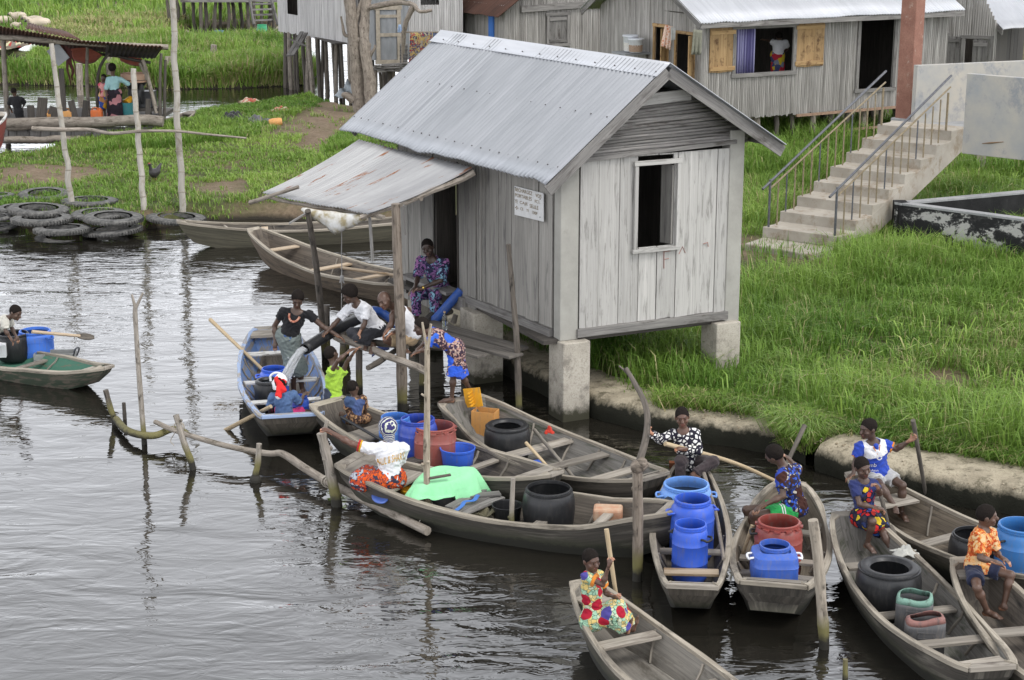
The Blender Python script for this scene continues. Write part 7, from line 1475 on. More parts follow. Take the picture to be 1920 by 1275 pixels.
def person(label, J, Ht, face, up=None, tone=(.070, .043, .031), hair=.012, hair_mat=None, cell=.0085, group='people at the water point', slim=1.0, palm=None, curl=None, shoulders=None, headscale=None):
    """J: joints in the world; face: the way the head looks"""
    k = Ht / 1.7; kid = np.clip((1.62 - Ht) / .5, 0, 1); hs = headscale or 1.2 * (Ht * (.132 + .030 * kid)) / .225; f = Fig(); f.J = J; f.k = k; f.cell = cell
    t = thing('person', label, 'person', (J['pel'] + J['neck']) / 2 * A3(1, 1, 0) + UP * min(J[q][2] for q in J) if True else 0, group); f.t = t
    sp = nrm(J['neck'] - J['pel']); T = np.linalg.norm(J['neck'] - J['pel']); lat = J['shR'] - J['shL']; lat = nrm(lat - sp * (lat @ sp)); fw = np.cross(sp, lat)
    if fw @ np.asarray(face) < 0: fw = -fw
    f.sp, f.lat, f.fw, f.T = sp, lat, fw, T; ax = np.array([lat, fw, sp]); f.ax = ax; sl = slim * (1.08 - .08 * kid); s = k * sl; f.s = s
    ff = nrm(face); hu = nrm(J['head'] - J['neck']) if up is None else nrm(up); hu = nrm(hu - ff * (hu @ ff)); hr = np.cross(ff, hu); C = J['head']; f.C, f.ff, f.hu, f.hr, f.hs = C, ff, hu, hr, hs; hx = np.array([hr, ff, hu]); f.hx = hx
    H_ = lambda r_, f_, u_: C + (hr * r_ + ff * f_ + hu * u_) * hs
    p = [ell(H_(0, -.008, .020), hx, A3(.077, .096, .093) * hs, .02), ell(H_(0, .024, -.048), hx, A3(.058, .066, .066) * hs, .03 * hs), cone(H_(0, .086, .004), H_(0, .106, -.026), .010 * hs, .018 * hs, .010),
         ell(H_(0, .082, -.060), hx, A3(.027, .016, .016) * hs, .010), ell(H_(0, .076, .026), hx, A3(.05, .018, .011) * hs, .012), ell(H_(0, .075, -.09), hx, A3(.024, .018, .016) * hs, .015)]
    for sg in (-1, 1): p += [ell(H_(.077 * sg, -.008, -.006), hx, A3(.011, .022, .032) * hs, .008), ell(H_(.031 * sg, .074, .004), hx, A3(.017, .012, .010) * hs, .008), ell(H_(.045 * sg, .06, -.03), hx, A3(.022, .02, .018) * hs, .02)]
    p += [cone(H_(0, -.022, -.05), J['neck'], .050 * hs * (1 - .12 * kid), .056 * s, .03)]
    ch = J['pel'] + sp * T * .66; f.ch = ch
    tor = [ell(ch, ax, A3(.150, .105, .20 * T / (.5 * k) if False else .40 * T) * A3(s, s, 1), .05), ell(J['pel'] + sp * .02, ax, A3(.145, .112, .11) * s, .05), cone(J['pel'], ch, .108 * s, .112 * s, .06)]
    hipw = .082 * k; f.hip = {}
    for q, sg in (('L', -1), ('R', 1)): f.hip[q] = J['pel'] + lat * sg * hipw - sp * .03
    sh = [cone(J['sh' + q], J['neck'] - sp * .03, .052 * s, .050 * s, .05) for q in 'LR']
    limbs = []
    for q in 'LR':
        limbs += [cone(J['sh' + q], J['el' + q], .050 * s, .038 * s, .03), cone(J['el' + q], J['wr' + q], .039 * s, .026 * s, .015), ell(lerp(J['el' + q], J['wr' + q], .3), np.eye(3), A3(1, 1, 1) * .041 * s, .03)]
        if 'kn' + q in J:
            limbs += [cone(f.hip[q], J['kn' + q], .080 * s, .055 * s, .04), cone(J['kn' + q], J['an' + q], .054 * s, .034 * s, .02), ell(lerp(J['kn' + q], J['an' + q], .30) - 0, np.eye(3), A3(1, 1, 1) * .056 * s, .04)]
            if not ('to' + q in J):
                dsh = nrm(J['an' + q] - J['kn' + q]); tf = fw - dsh * (fw @ dsh); J['to' + q] = J['an' + q] + nrm(tf * A3(1, 1, .3)) * .19 * k - UP * .045 * k
            a, b = J['an' + q], J['to' + q]; d = nrm(b - a); hl = a - nrm(d * A3(1, 1, 0)) * .03 * k - UP * .035 * k * (1 if abs(d[2]) < .7 else 0)
            mid = lerp(a, b, .62); sd_ = nrm(np.cross(d, UP)); limbs += [cone(a, hl, .034 * s, .032 * s, .02), cone(a, mid, .034 * s, .034 * s, .02), cone(hl, mid, .030 * s, .030 * s, .03), cone(mid - sd_ * .012, b - sd_ * .022 * k, .030 * s, .017 * s, .015), cone(mid + sd_ * .012, b + sd_ * .015 * k, .030 * s, .018 * s, .015)]
            for i in range(5): tb_ = lerp(mid, b, .85) + sd_ * (-.034 + .017 * i) * k; limbs.append(cone(tb_, tb_ + d * (.045 - .006 * abs(i - 1)) * k, .0105 * k, .0095 * k, .004))
    f.palms = []
    for q in 'LR':
        w_, e_ = J['wr' + q], J['el' + q]; d = nrm(J['ha' + q] - w_) if 'ha' + q in J else nrm(w_ - e_); n = nrm(palm[q]) if palm and q in palm else nrm(-UP - d * (-UP @ d) + fw * .2); n = nrm(n - d * (n @ d)); sd_ = np.cross(d, n); hk = k * (1.0 + .08 * kid)
        cu = (curl or {}).get(q, .45); pc = w_ + d * .048 * hk; limbs += [ell(pc, np.array([sd_, n, d]), A3(.040, .018, .052) * hk, .012), cone(w_, pc, .026 * s, .026 * hk, .015)]
        for i in range(4):
            b0 = w_ + d * (.088 - .004 * abs(i - 1.3)) * hk + sd_ * (-.030 + .020 * i) * hk; l = (.040, .047, .044, .034)[i] * hk; d1 = nrm(d * math.cos(cu) + n * math.sin(cu)); d2 = nrm(d * math.cos(2.1 * cu) + n * math.sin(2.1 * cu)); b1 = b0 + d1 * l; limbs += [cone(b0 - d * .012, b1, .0095 * hk, .0088 * hk, .004), cone(b1, b1 + d2 * l * .85, .0088 * hk, .0075 * hk, .003)]
        tsg = 1 if q == 'L' else -1; tb = w_ + d * .030 * hk + sd_ * .030 * tsg * hk; t1 = tb + nrm(d * .75 + sd_ * tsg * .8 + n * .35) * .042 * hk; limbs += [cone(tb, t1, .013 * hk, .011 * hk, .008), cone(t1, t1 + nrm(d * .9 + sd_ * tsg * .15 + n * .6) * .03 * hk, .011 * hk, .009 * hk, .004)]; f.palms.append((pc, n, hk))
    f.tor, f.shd, f.limbs = tor, sh, limbs
    eyes = [H_(.031 * sg, .086, .004) for sg in (-1, 1)]; tone = np.array(tone) * 1.3
    def colf(V):
        c = np.tile(tone, (len(V), 1)) * (1 + .10 * wob(V * 13)[:, :1])
        c[np.linalg.norm(V - H_(0, .092, -.060), axis=1) < .024 * hs] = tone * A3(1.25, .95, .95) + A3(.02, .005, .006)
        for e in eyes:
            dd = (V - e) / hs; a = np.abs(dd @ hr); b = np.abs(dd @ hu); m = (a < .0125) & (b < .0058) & (((V - C) @ ff) > .06 * hs); c[m] = tone * 1.5 + .03; m2 = (a < .0085) & (b < .0075) & (((V - C) @ ff) > .06 * hs); c[m2] = (.008, .006, .005)
            bz = (V - e - hu * .026 * hs) / hs; m3 = (np.abs(bz @ hr) < .018) & (np.abs(bz @ hu) < .0035) & (((V - C) @ ff) > .06 * hs); c[m3] = tone * .35
        for pc, n, hk in f.palms:
            r_ = (V - pc) @ n; m = (np.linalg.norm(V - pc, axis=1) < .12 * hk) & (r_ > .006 * hk); c[m] = tone * A3(3.6, 3.2, 2.8)
        for q in 'LR':
            if 'an' + q in J:
                fd = nrm(J['to' + q] - J['an' + q]); dn = nrm(-UP - fd * (-UP @ fd)); m = (np.linalg.norm(V - lerp(J['an' + q], J['to' + q], .6), axis=1) < .17 * k) & ((V - lerp(J['an' + q], J['to' + q], .6)) @ dn > .030 * k); c[m] = tone * A3(3.4, 3.0, 2.6)
        return c.clip(0, 1)
    sdf_mesh('body', p + tor + sh + limbs, cell, skin, t, colf=colf, sm=0 if cell < .012 else 1)
    if hair:
        hp = [ell(H_(0, -.012, .026), hx, (A3(.078, .095, .092) + hair * .6) * hs, .02)]
        if hair > .02: hp += [ell(H_(0, -.02, .05), hx, (A3(.07, .085, .08) + hair * 1.1) * hs, .03)]
        sdf_mesh('hair', hp, cell, hair_mat or hair_m, t, cuts=[(H_(0, .062, .045), nrm(ff * .80 - hu * .62)), (H_(0, -.06, -.055), nrm(-hu * .94 + ff * .34)), (H_(0, .0, -.02), nrm(ff * .5 - hu * .86))], wrinkle=.0016, seed=3)
    return f
def grow(p, g):
    return ('c', p[1], p[2], p[3] + g, p[4] + g, *p[5:]) if p[0] == 'c' else ('e', p[1], p[2], p[3] + g, p[4])
def shirt(f, mat, sleeve=.55, hem=.06, loose=.02, name='shirt', sl=(1, 1), neck=.015, wrinkle=.006, seed=1, vneck=None, nosleeve_r=0):
    J = f.J; g = loose; P = [grow(q, g) for q in f.tor]; P.append(cone(J['pel'], J['pel'] - f.sp * hem * 1.2, .125 * f.s + g, .13 * f.s + g, .05)); P += [grow(q, g * .8) for q in f.shd]
    for i, q in enumerate('LR'):
        sv = sleeve if np.isscalar(sleeve) else sleeve[i]
        if sv <= 0: continue
        if sv <= 1: P.append(cone(J['sh' + q], lerp(J['sh' + q], J['el' + q], sv), .054 * f.s + g, .048 * f.s + g * 1.5, .03, cut1=True))
        else: P += [cone(J['sh' + q], J['el' + q], .054 * f.s + g, .042 * f.s + g * 1.3, .03), cone(J['el' + q], lerp(J['el' + q], J['wr' + q], sv - 1), .042 * f.s + g * 1.3, .034 * f.s + g * 1.1, .02, cut1=True)]
    cuts = [(J['neck'] + f.sp * .055 * f.s + f.fw * .035 * f.s, .088 * f.s + .012, 0), (J['pel'] - f.sp * hem, -f.sp)]
    return sdf_mesh(name, P, f.cell * 1.1, mat, f.t, cuts, wrinkle, seed)
def vest(f, mat, hem=.06, name='vest', loose=.014):
    J = f.J; g = loose; P = [grow(q, g) for q in f.tor] + [cone(J['neck'] + f.lat * sg * .075 * f.k, J['neck'] + f.lat * sg * .09 * f.k - f.sp * .15, .035 * f.k, .05 * f.k, .03) for sg in (-1, 1)]
    return sdf_mesh(name, P, f.cell * 1.1, mat, f.t, [(J['neck'] - f.sp * .035, nrm(f.sp + f.fw * .5)), (J['pel'] - f.sp * hem, -f.sp)], .003, 2)
def bottoms(f, mat, leg=.55, loose=.024, name='shorts', seed=4, top=.07):
    J = f.J; g = loose; P = [grow(f.tor[1], .014)]; g = max(g, .022)
    for q in 'LR':
        if leg <= 1: P.append(cone(f.hip[q], lerp(f.hip[q], J['kn' + q], leg), .082 * f.s + g, .066 * f.s + g * 1.6, .04, cut1=True))
        else: P += [cone(f.hip[q], J['kn' + q], .084 * f.s + g, .066 * f.s + g, .05), cone(J['kn' + q], lerp(J['kn' + q], J['an' + q], leg - 1), .060 * f.s + g, .046 * f.s + g * 1.2, .03, cut1=True)]
    return sdf_mesh(name, P, f.cell * 1.1, mat, f.t, (), .005, seed)
def skirt(f, mat, frac=1.0, w0=.03, w1=.10, name='skirt', top=.10, seed=5, k=.12, hemcut=None, wrinkle=.006):
    """skirt over both thighs, and the shins when frac > 1"""
    J = f.J; P = [grow(f.tor[1], .02), cone(J['pel'] + f.sp * top, J['pel'], .115 * f.s, .14 * f.s, .03)]
    for q in 'LR':
        a, b, c = f.hip[q], J['kn' + q], J['an' + q]
        if frac <= 1: P.append(cone(a, lerp(a, b, frac), .09 * f.s + w0, .06 * f.s + w1, k, cut1=True))
        else: P += [cone(a, b, .09 * f.s + w0, .065 * f.s + (w0 + w1) / 2, k), cone(b, lerp(b, c, frac - 1), .065 * f.s + (w0 + w1) / 2, .05 * f.s + w1, k, cut1=True)]
    return sdf_mesh(name, P, f.cell * 1.2, mat, f.t, hemcut or (), wrinkle, seed)
def band(f, a, b, ra, rb, mat, name, cut=True): return sdf_mesh(name, [cone(a, b, ra, rb, .01, cut, cut)], f.cell, mat, f.t)
def on_surface(target, pts, dirn, lift=.009):
    dg = bpy.context.evaluated_depsgraph_get(); bv = BVHTree.FromObject(target, dg); out = []; loc = np.array(target.parent['_loc']); dirn = np.asarray(dirn, float)
    for p in pts:
        h_ = bv.ray_cast(Vector(p - loc - dirn * .6), Vector(dirn), 2.0)
        if h_[0] is None: h_ = bv.find_nearest(Vector(p - loc))
        out.append(np.array(h_[0]) + loc - dirn * lift)
    return np.array(out)
def lettering(f, target, txt, c, ex, ey, w, hgt, mat, dirn, name='lettering', arch=0):
    V, Fc = text_mesh(txt, 1.0); lo, hi = V.min(0), V.max(0); P = []
    for v in V: a, b = (v[0] - lo[0]) / (hi[0] - lo[0]) - .5, (v[1] - lo[1]) / (hi[1] - lo[1]) - .5; P.append(c + ex * w * a + ey * (hgt * b + arch * (.25 - a * a) * 4))
    # split long faces first so that the letters follow the cloth
    m = MB(); m.add(on_surface(target, P, dirn), Fc); return m.build(name, mat, f.t)
PA = {'L': (-.1, .5, -1), 'R': (.1, .5, -1)}
c_white = cloth('white_cotton', (.72, .72, .74), .85, .10); c_black = cloth('black_cotton', (.016, .016, .018)); c_navy = cloth('navy_shorts', (.022, .028, .06)); c_dark = cloth('charcoal_cloth', (.035, .036, .042)); c_beige = cloth('khaki_cloth', (.42, .31, .19)); c_grey = cloth('grey_green_cloth', (.17, .20, .19)); c_denim = cloth('denim_blue', (.09, .155, .30)); c_lime = cloth('lime_cloth', (.36, .58, .06), .8, .12); c_slate = cloth('slate_panel', (.05, .06, .09)); c_pink = cloth('pink_cloth', (.70, .05, .22)); c_red = cloth('red_cloth_m', (.62, .035, .03)); c_lgrey = cloth('light_grey_shorts', (.47, .47, .47)); c_orange = cloth('orange_trim', (.65, .22, .03)); c_green = cloth('green_shorts_m', (.03, .36, .09)); c_brown = cloth('brown_trousers', (.055, .043, .045)); c_aqua = cloth('aqua_knit', (.32, .52, .53))
pr_purple = printed('purple_blue_print', [(.018, .018, .045), (.03, .03, .07), (.20, .09, .24), (.018, .02, .05), (.24, .12, .26)], 11, blotch=(5.5, [(.02, .02, .05), (.20, .36, .46), (.30, .13, .30), (.16, .30, .42)]), edge=(.04, .04, .08), edge_w=.05, dist=.15)
pr_bluedots = printed('blue_floral_print', [(.05, .03, .05), (.33, .19, .16), (.06, .04, .06), (.42, .30, .25), (.05, .03, .05)], 42, blotch=(5.5, [(.03, .09, .55), (.03, .10, .55), (.04, .12, .50)]))
pr_brown = printed('brown_floral_print', [(.06, .035, .025), (.34, .20, .10), (.28, .16, .09), (.05, .03, .03)], 34, blotch=(4.0, [(.05, .03, .02), (.05, .08, .16), (.06, .09, .2)]))
pr_bw = printed('black_white_diamonds', [(.70, .69, .66), (.66, .65, .60), (.72, .71, .69)], 17, edge=(.02, .018, .03), edge_w=.17)
pr_youth = printed('blue_brown_print', [(.03, .07, .36), (.02, .02, .05), (.45, .42, .36), (.04, .10, .46), (.03, .03, .06), (.05, .02, .015)], 30, blotch=(6, [(.05, .02, .016), (.05, .02, .016), (.03, .06, .32)]), edge=(.02, .02, .04), edge_w=.06)
pr_red = printed('red_blue_yellow_print', [(.45, .02, .02), (.02, .03, .09), (.03, .03, .04), (.48, .04, .03), (.03, .08, .3), (.62, .45, .03)], 13, edge=(.012, .012, .03), edge_w=.09)
pr_orange = printed('orange_batik', [(.50, .10, .02), (.60, .28, .08), (.42, .07, .02), (.62, .36, .16)], 12, blotch=(7, [(.30, .04, .015), (.62, .42, .22), (.5, .1, .02)]), dist=.3)
pr_girl = printed('green_yellow_heart_print', [(.33, .52, .36), (.58, .44, .16), (.30, .48, .34), (.60, .48, .22), (.5, .55, .4)], 24, blotch=(7.0, [(.30, .012, .03), (.33, .012, .03), (.07, .06, .25)]), edge=(.06, .12, .09), edge_w=.05)
pr_skirtO = printed('orange_grey_wax_print', [(.58, .08, .015), (.36, .38, .42), (.60, .10, .02), (.04, .04, .07), (.48, .06, .02)], 9, edge=(.05, .03, .05), edge_w=.06, dist=.2)
pr_far = printed('dark_floral', [(.02, .015, .02), (.35, .16, .17), (.02, .015, .02), (.03, .02, .03)], 7); pr_pink = printed('pink_print', [(.62, .10, .16), (.64, .30, .28), (.6, .42, .2)], 9); pr_yb = printed('yellow_blue_print', [(.55, .32, .03), (.04, .08, .30), (.4, .2, .08)], 7); pr_win = printed('window_skirt_print', [(.45, .03, .05), (.60, .45, .03), (.06, .07, .16), (.2, .22, .28)], 7)
def headwrap_mat():
    k = NT('spiral_headwrap'); ob = k.obj(); return k, ob
# 1 woman standing in the blue boat
y0 = G(556, 740, .06)[1]; ylog = G(636, 630, .92)[1]
J = pose(y0, dict(head=(558, 560, -.16), neck=(556, 583, -.08), pel=(541, 630, 0), shL=(531, 584, -.06), shR=(580, 590, -.10), elL=(515, 611, .05), wrL=(516, 641, -.03), haL=(515, 657, -.08), knL=(549, 690, -.06), knR=(561, 690, .02), anL=(551, 736, .02), anR=(567, 732, .08)))
J['elR'] = D(605, 612, y0 - .1); J['wrR'] = D(634, 630, y0 - .1); J['haR'] = D(646, 636, y0 - .05)
f = person('woman in a black top and grey skirt standing in the blue boat', J, 1.62, (.05, -.85, -.55), hair=.016)
tp_ = shirt(f, c_black, .45, -.06, .012, 'top'); skirt(f, c_grey, 1.12, .02, .06, top=.08)
nk = printed('beaded_trim', [(.45, .16, .10), (.52, .30, .22), (.30, .10, .07)], 60)
m = MB(); m.tube(on_surface(tp_, [J['neck'] + f.lat * .085 * math.cos(a) * f.k + f.fw * .1 + f.sp * (-.035 + .10 * math.sin(a)) * f.k for a in np.linspace(math.pi, 2 * math.pi, 14)], -f.fw, .006), .018, 7); m.build('neck_trim', nk, f.t, smooth=60)
band(f, J['pel'] + f.sp * .085, J['pel'] + f.sp * .145, .128 * f.s, .126 * f.s, nk, 'waist_trim'); sdf_mesh('blue_wrap', [cone(J['pel'] + f.sp * .09, J['pel'] + f.sp * .01, .136 * f.s, .158 * f.s, .01, True, True)], f.cell, cloth('blue_wrap', (.06, .11, .24)), f.t, wrinkle=.006)
# 2 boy in the white shirt leaning from the rail with the hose
y0 = G(690, 640, .96)[1]
J = pose(y0, dict(head=(656, 553, -.06), neck=(671, 570, 0), pel=(708, 618, .10), shL=(654, 578, .08), shR=(687, 578, -.12), elL=(632, 602, .06), wrL=(611, 624, -.05), haL=(602, 630, -.08), elR=(684, 606, -.18), wrR=(674, 625, -.22), haR=(666, 643, -.24), knL=(660, 624, -.10), knR=(672, 634, -.18), anL=(690, 640, .02), anR=(700, 646, -.05)))
f = person('boy in a white short-sleeved shirt crouching on the log rail and steadying the pipe', J, 1.45, (-.80, -.38, -.45), hair=.030, palm={'R': (-.5, -.8, .1)}, curl={'L': .7, 'R': .15})
shirt(f, c_white, .75, .03, .022, wrinkle=.006); bottoms(f, c_dark, 1.7, .016, 'trousers')
# 3 bald man in a white vest
y0 = G(752, 640, 1.0)[1]
J = pose(y0, dict(head=(721, 563, -.22), neck=(743, 580, -.10), pel=(775, 626, .10), shL=(737, 592, -.20), shR=(764, 583, .02), elL=(734, 607, -.28), wrL=(725, 620, -.30), haL=(719, 628, -.30), elR=(757, 612, -.10), wrR=(738, 624, -.25), haR=(729, 628, -.28), knL=(725, 638, -.12), knR=(728, 636, .12), anL=(752, 652, .02), anR=(755, 652, .15)))
f = person('bald man in a white vest and khaki shorts sitting beside the post', J, 1.68, (-.50, -.80, -.30), hair=0, tone=(.085, .05, .036))
vest(f, c_white, .05); bottoms(f, c_beige, .86, .022)
# 4 man in the purple print at the doorway
y0 = H(-.12, 3.55, 0)[1]
J = pose(y0, dict(head=(802, 464, -.22), neck=(810, 486, -.14), pel=(826, 545, .05), shL=(789, 489, -.05), shR=(834, 494, -.20), elL=(783, 521, -.18), wrL=(778, 540, -.40), haL=(768, 546, -.42), elR=(826, 526, -.42), wrR=(790, 541, -.46), haR=(770, 545, -.46), knL=(780, 553, -.22), knR=(814, 554, -.40), anL=(781, 596, -.20), anR=(816, 603, -.36)))
f = person('man in a purple and blue printed outfit sitting in the hut doorway', J, 1.72, (-.15, -.96, -.12), hair=.008, tone=(.045, .029, .022))
shirt(f, pr_purple, .95, .10, .024, 'tunic'); bottoms(f, pr_purple, 1.85, .022, 'trousers'); m = MB(); w_ = lerp(J['elR'], J['wrR'], .9); d_ = nrm(J['wrR'] - J['elR']); m.tube([w_ - d_ * .012, w_ + d_ * .012], .036, 12); m.build('bracelet', plain('gold', (.75, .52, .12), .3, .1, 5, 0, 1.0), f.t, smooth=60)
# 5 child in blue print bending over the landing from the boat
y0 = G(838, 757, .58)[1]
J = pose(y0, dict(head=(790, 612, -.05), neck=(808, 624, -.02), pel=(852, 652, .05), shL=(806, 638, -.12), shR=(812, 622, .12), elL=(798, 655, -.14), wrL=(782, 660, -.10), haL=(770, 664, -.06), elR=(800, 640, .2), wrR=(786, 652, .2), knL=(850, 704, -.04), knR=(866, 704, .10), anL=(847, 748, .0), anR=(884, 736, .28)))
J['toL'] = J['anL'] + A3(-.17, -.02, -.04); J['toR'] = J['anR'] + A3(-.02, .08, -.15)
f = person('child in a blue flowered dress bending from the boat tip onto the landing', J, 1.35, (-.92, -.2, -.25), up=(-.45, .0, .85), hair=.018)
shirt(f, pr_bluedots, .55, .02, .018, 'dress_top'); skirt(f, pr_bluedots, .98, .015, .05, 'dress_skirt', top=.06)
bl_ = cloth('royal_blue_band', (.03, .10, .58)); sdf_mesh('hem_band', [cone(lerp(f.hip[q], J['kn' + q], .80), lerp(f.hip[q], J['kn' + q], 1.02), .064 * f.s + .048, .06 * f.s + .056, .12, cut1=True) for q in 'LR'], f.cell, bl_, f.t, [(lerp(J['pel'], (J['knL'] + J['knR']) / 2, .80), nrm(J['pel'] - (J['knL'] + J['knR']) / 2))], .004); band(f, J['pel'] + f.sp * .05, J['pel'] + f.sp * .12, .148 * f.s, .142 * f.s, bl_, 'waist_band')
# 6 child with the red and white headscarf seated in the blue boat
y0 = G(535, 780, .30)[1]
J = pose(y0, dict(head=(527, 718, .02), neck=(530, 738, .0), pel=(533, 776, -.02), shL=(511, 744, .02), shR=(550, 740, .04), elL=(506, 767, .08), wrL=(510, 780, .22), elR=(563, 757, .12), wrR=(569, 741, .25), haR=(574, 736, .30), knL=(525, 762, .45), knR=(566, 772, .25), anL=(530, 780, .50), anR=(586, 772, .35)))
f = person('child in a blue shirt and red and white headscarf in the blue boat', J, 1.25, (.15, .95, -.2), hair=.010); shirt(f, c_denim, .75, .05, .02); bottoms(f, c_pink, .95, .014)
hx = f.hx; sdf_mesh('headscarf', [ell(f.C + f.hu * .035 * f.hs, hx, A3(.092, .108, .098) * f.hs, .02), cone(f.C - f.ff * .09 * f.hs, f.C - f.ff * .13 * f.hs - f.hu * .18 - f.hr * .02, .035, .05, .03), cone(f.C - f.ff * .09 * f.hs, f.C - f.ff * .12 * f.hs - f.hu * .10 + f.hr * .07, .03, .04, .03)], .008, printed('red_white_scarf', [(.66, .03, .03), (.74, .72, .72)], 4.2), f.t, [(f.C - f.hu * .05 * f.hs + f.ff * .02, nrm(f.ff * .7 - f.hu * .6))], .003)
# 7 child in the lime top reaching up
y0 = G(628, 775, .32)[1]
J = pose(y0, dict(head=(621, 664, .10), neck=(626, 690, .05), pel=(626, 752, 0), shL=(621, 697, -.10), shR=(643, 697, .12), elL=(634, 676, -.20), wrL=(656, 657, -.14), haL=(668, 651, -.12), elR=(650, 680, .10), wrR=(665, 659, .02), haR=(673, 648, 0), knL=(648, 756, -.12), knR=(652, 750, .12), anL=(640, 782, -.10), anR=(650, 780, .12)))
f = person('child in a lime green sleeveless top reaching up to the log rail', J, 1.30, (.55, .80, .1), hair=.009); shirt(f, c_lime, .14, .10, .022, 'top'); bottoms(f, c_black, 1.35, .018, 'trousers')
sdf_mesh('slate_panel', [cone(J['pel'] - f.sp * .10 - f.fw * .02 - f.lat * .04, J['pel'] + f.sp * .30 - f.lat * .10 - f.fw * .03, .118 * f.s + .024, .05, .03)], f.cell, c_slate, f.t, [(J['pel'] - f.lat * .01, nrm(f.lat * .55 + f.sp * .35))], .003)
# 8 small child seated behind
y0 = G(668, 790, .40)[1]
J = pose(y0, dict(head=(662, 727, 0), neck=(667, 746, .0), pel=(666, 783, 0), shL=(653, 750, -.05), shR=(681, 748, .04), elL=(650, 768, .0), wrL=(657, 782, .12), elR=(685, 768, .10), wrR=(684, 782, .18), knL=(650, 786, .20), knR=(690, 784, .22), anL=(640, 775, .30), anR=(698, 782, .35)))
f = person('small child in a brown printed shirt sitting with back to us in the dark pirogue', J, 1.05, (.5, .85, -.1), hair=.010); shirt(f, pr_brown, .8, .06, .018); bottoms(f, pr_brown, .9, .014)
# 9 woman in the white shirt and round headwrap
y0 = G(732, 908, .42)[1]
J = pose(y0, dict(head=(727, 806, .08), neck=(730, 830, .02), pel=(731, 896, 0), shL=(697, 842, -.02), shR=(757, 841, .10), elL=(660, 832, .0), wrL=(616, 808, .10), haL=(596, 798, .16), elR=(745, 880, .26), wrR=(702, 886, .12), haR=(690, 882, .08), knL=(676, 900, .02), knR=(690, 892, .24), anL=(700, 908, -.08), anR=(712, 904, .30)))
f = person('woman in a white lettered shirt and spiral headwrap gripping a stake', J, 1.66, (-.35, .92, -.05), hair=0, tone=(.10, .055, .04), curl={'L': .9, 'R': .9})
sh_ = shirt(f, c_white, (.60, .6), .04, .016); skirt(f, pr_skirtO, 1.5, .03, .06, top=.06); yb = cloth('yellow_letters', (.66, .36, .02)); dirn = nrm(D(735, 865, y0) - CAM); bk_ = D(733, 861, y0 - .12)
lettering(f, sh_, 'PAUL & SHARK', bk_, nrm(D(770, 852, y0 - .05) - D(708, 868, y0 - .15)), UP, .37, .10, yb, dirn)
q = lerp(J['shL'], J['elL'], .60); d_ = nrm(J['elL'] - J['shL'])
for k_, (mt, o_) in enumerate(((cloth('red_cuff', (.5, .03, .03)), .014), (yb, -.012))): band(f, q + d_ * (o_ - .012), q + d_ * (o_ + .012), .048 * f.s + .030, .048 * f.s + .030, mt, 'cuff_stripe')
kh = NT('spiral_headwrap'); ob = kh.obj(); cc = f.C - f.ff * .06 * f.hs + f.hu * .05 * f.hs - np.array(f.t['_loc']); vm = kh.n('VectorMath', ob, tuple(cc), operation='SUBTRACT').outputs[0]; ln_ = kh.n('VectorMath', vm, operation='LENGTH').outputs['Value']
ln2 = kh.math('ADD', ln_, kh.math('MULTIPLY', kh.noise(ob, 16, 2), .022)); ww = kh.math('SINE', kh.math('MULTIPLY', ln2, 330)); hm = kh.out(kh.mix(kh.ramp(ww, [(.40, (0, 0, 0)), (.55, (1, 1, 1))]), (.035, .03, .13), (.60, .62, .52)), .9)
vc = f.C - f.ff * .10 * f.hs + f.hu * .03 * f.hs; sdf_mesh('headwrap', [ell(f.C + f.hu * .045 * f.hs - f.ff * .015, f.hx, A3(.104, .118, .105) * f.hs, .02), cone(f.C - f.hu * .06 * f.hs - f.ff * .05, J['neck'] + f.sp * .02, .075, .07, .02)], .008, hm, f.t, [(f.C + f.ff * .06 * f.hs, nrm(f.ff * .8 - f.hu * .5))], .0015)
# 10 boy in the black and white shirt
y0 = G(1290, 880, .52)[1]
J = pose(y0, dict(head=(1279, 782, -.06), neck=(1281, 807, -.02), pel=(1290, 864, .05), shL=(1261, 814, -.02), shR=(1303, 813, .0), elL=(1238, 824, -.12), wrL=(1220, 812, -.28), haL=(1214, 804, -.30), elR=(1309, 844, -.10), wrR=(1280, 842, -.26), haR=(1266, 840, -.28), knL=(1277, 864, -.25), knR=(1337, 866, -.20), anL=(1275, 902, -.25), anR=(1300, 890, -.36)))
f = person('boy in a black and white patterned shirt holding the curved branch', J, 1.40, (-.05, -.98, -.12), hair=.007, tone=(.095, .052, .036), curl={'L': 1.0, 'R': 1.0}, palm={'L': (.7, -.3, .3), 'R': (.2, .4, -.9)}, cell=.0075)
shirt(f, pr_bw, (1.85, 1.75), .09, .018); bottoms(f, c_brown, 1.9, .018, 'trousers')
# 11 youth in the blue printed shirt
y0 = G(1488, 960, .50)[1]
J = pose(y0, dict(head=(1452, 852, -.02), neck=(1470, 877, 0), pel=(1490, 950, .0), shL=(1467, 892, -.16), shR=(1490, 884, .14), elL=(1468, 930, -.24), wrL=(1427, 950, -.26), haL=(1408, 960, -.26), elR=(1494, 878, .34), wrR=(1482, 864, .36), haR=(1477, 858, .36), knL=(1413, 966, -.16), knR=(1400, 956, .12), anL=(1425, 1020, -.10), anR=(1418, 1010, .10)))
f = person('youth in a blue printed shirt and green shorts looking away from the red drum boat', J, 1.55, (-.75, .55, -.30), hair=.009, tone=(.075, .047, .034), cell=.0075)
shirt(f, pr_youth, .62, .10, .022); bottoms(f, c_green, .62, .024); q = lerp(f.hip['L'], J['knL'], .25)
for o_ in (0, .03): band(f, q + nrm(J['knL'] - f.hip['L']) * o_, q + nrm(J['knL'] - f.hip['L']) * (o_ + .014), .114 * f.s, .113 * f.s, c_white, 'white_stripe')
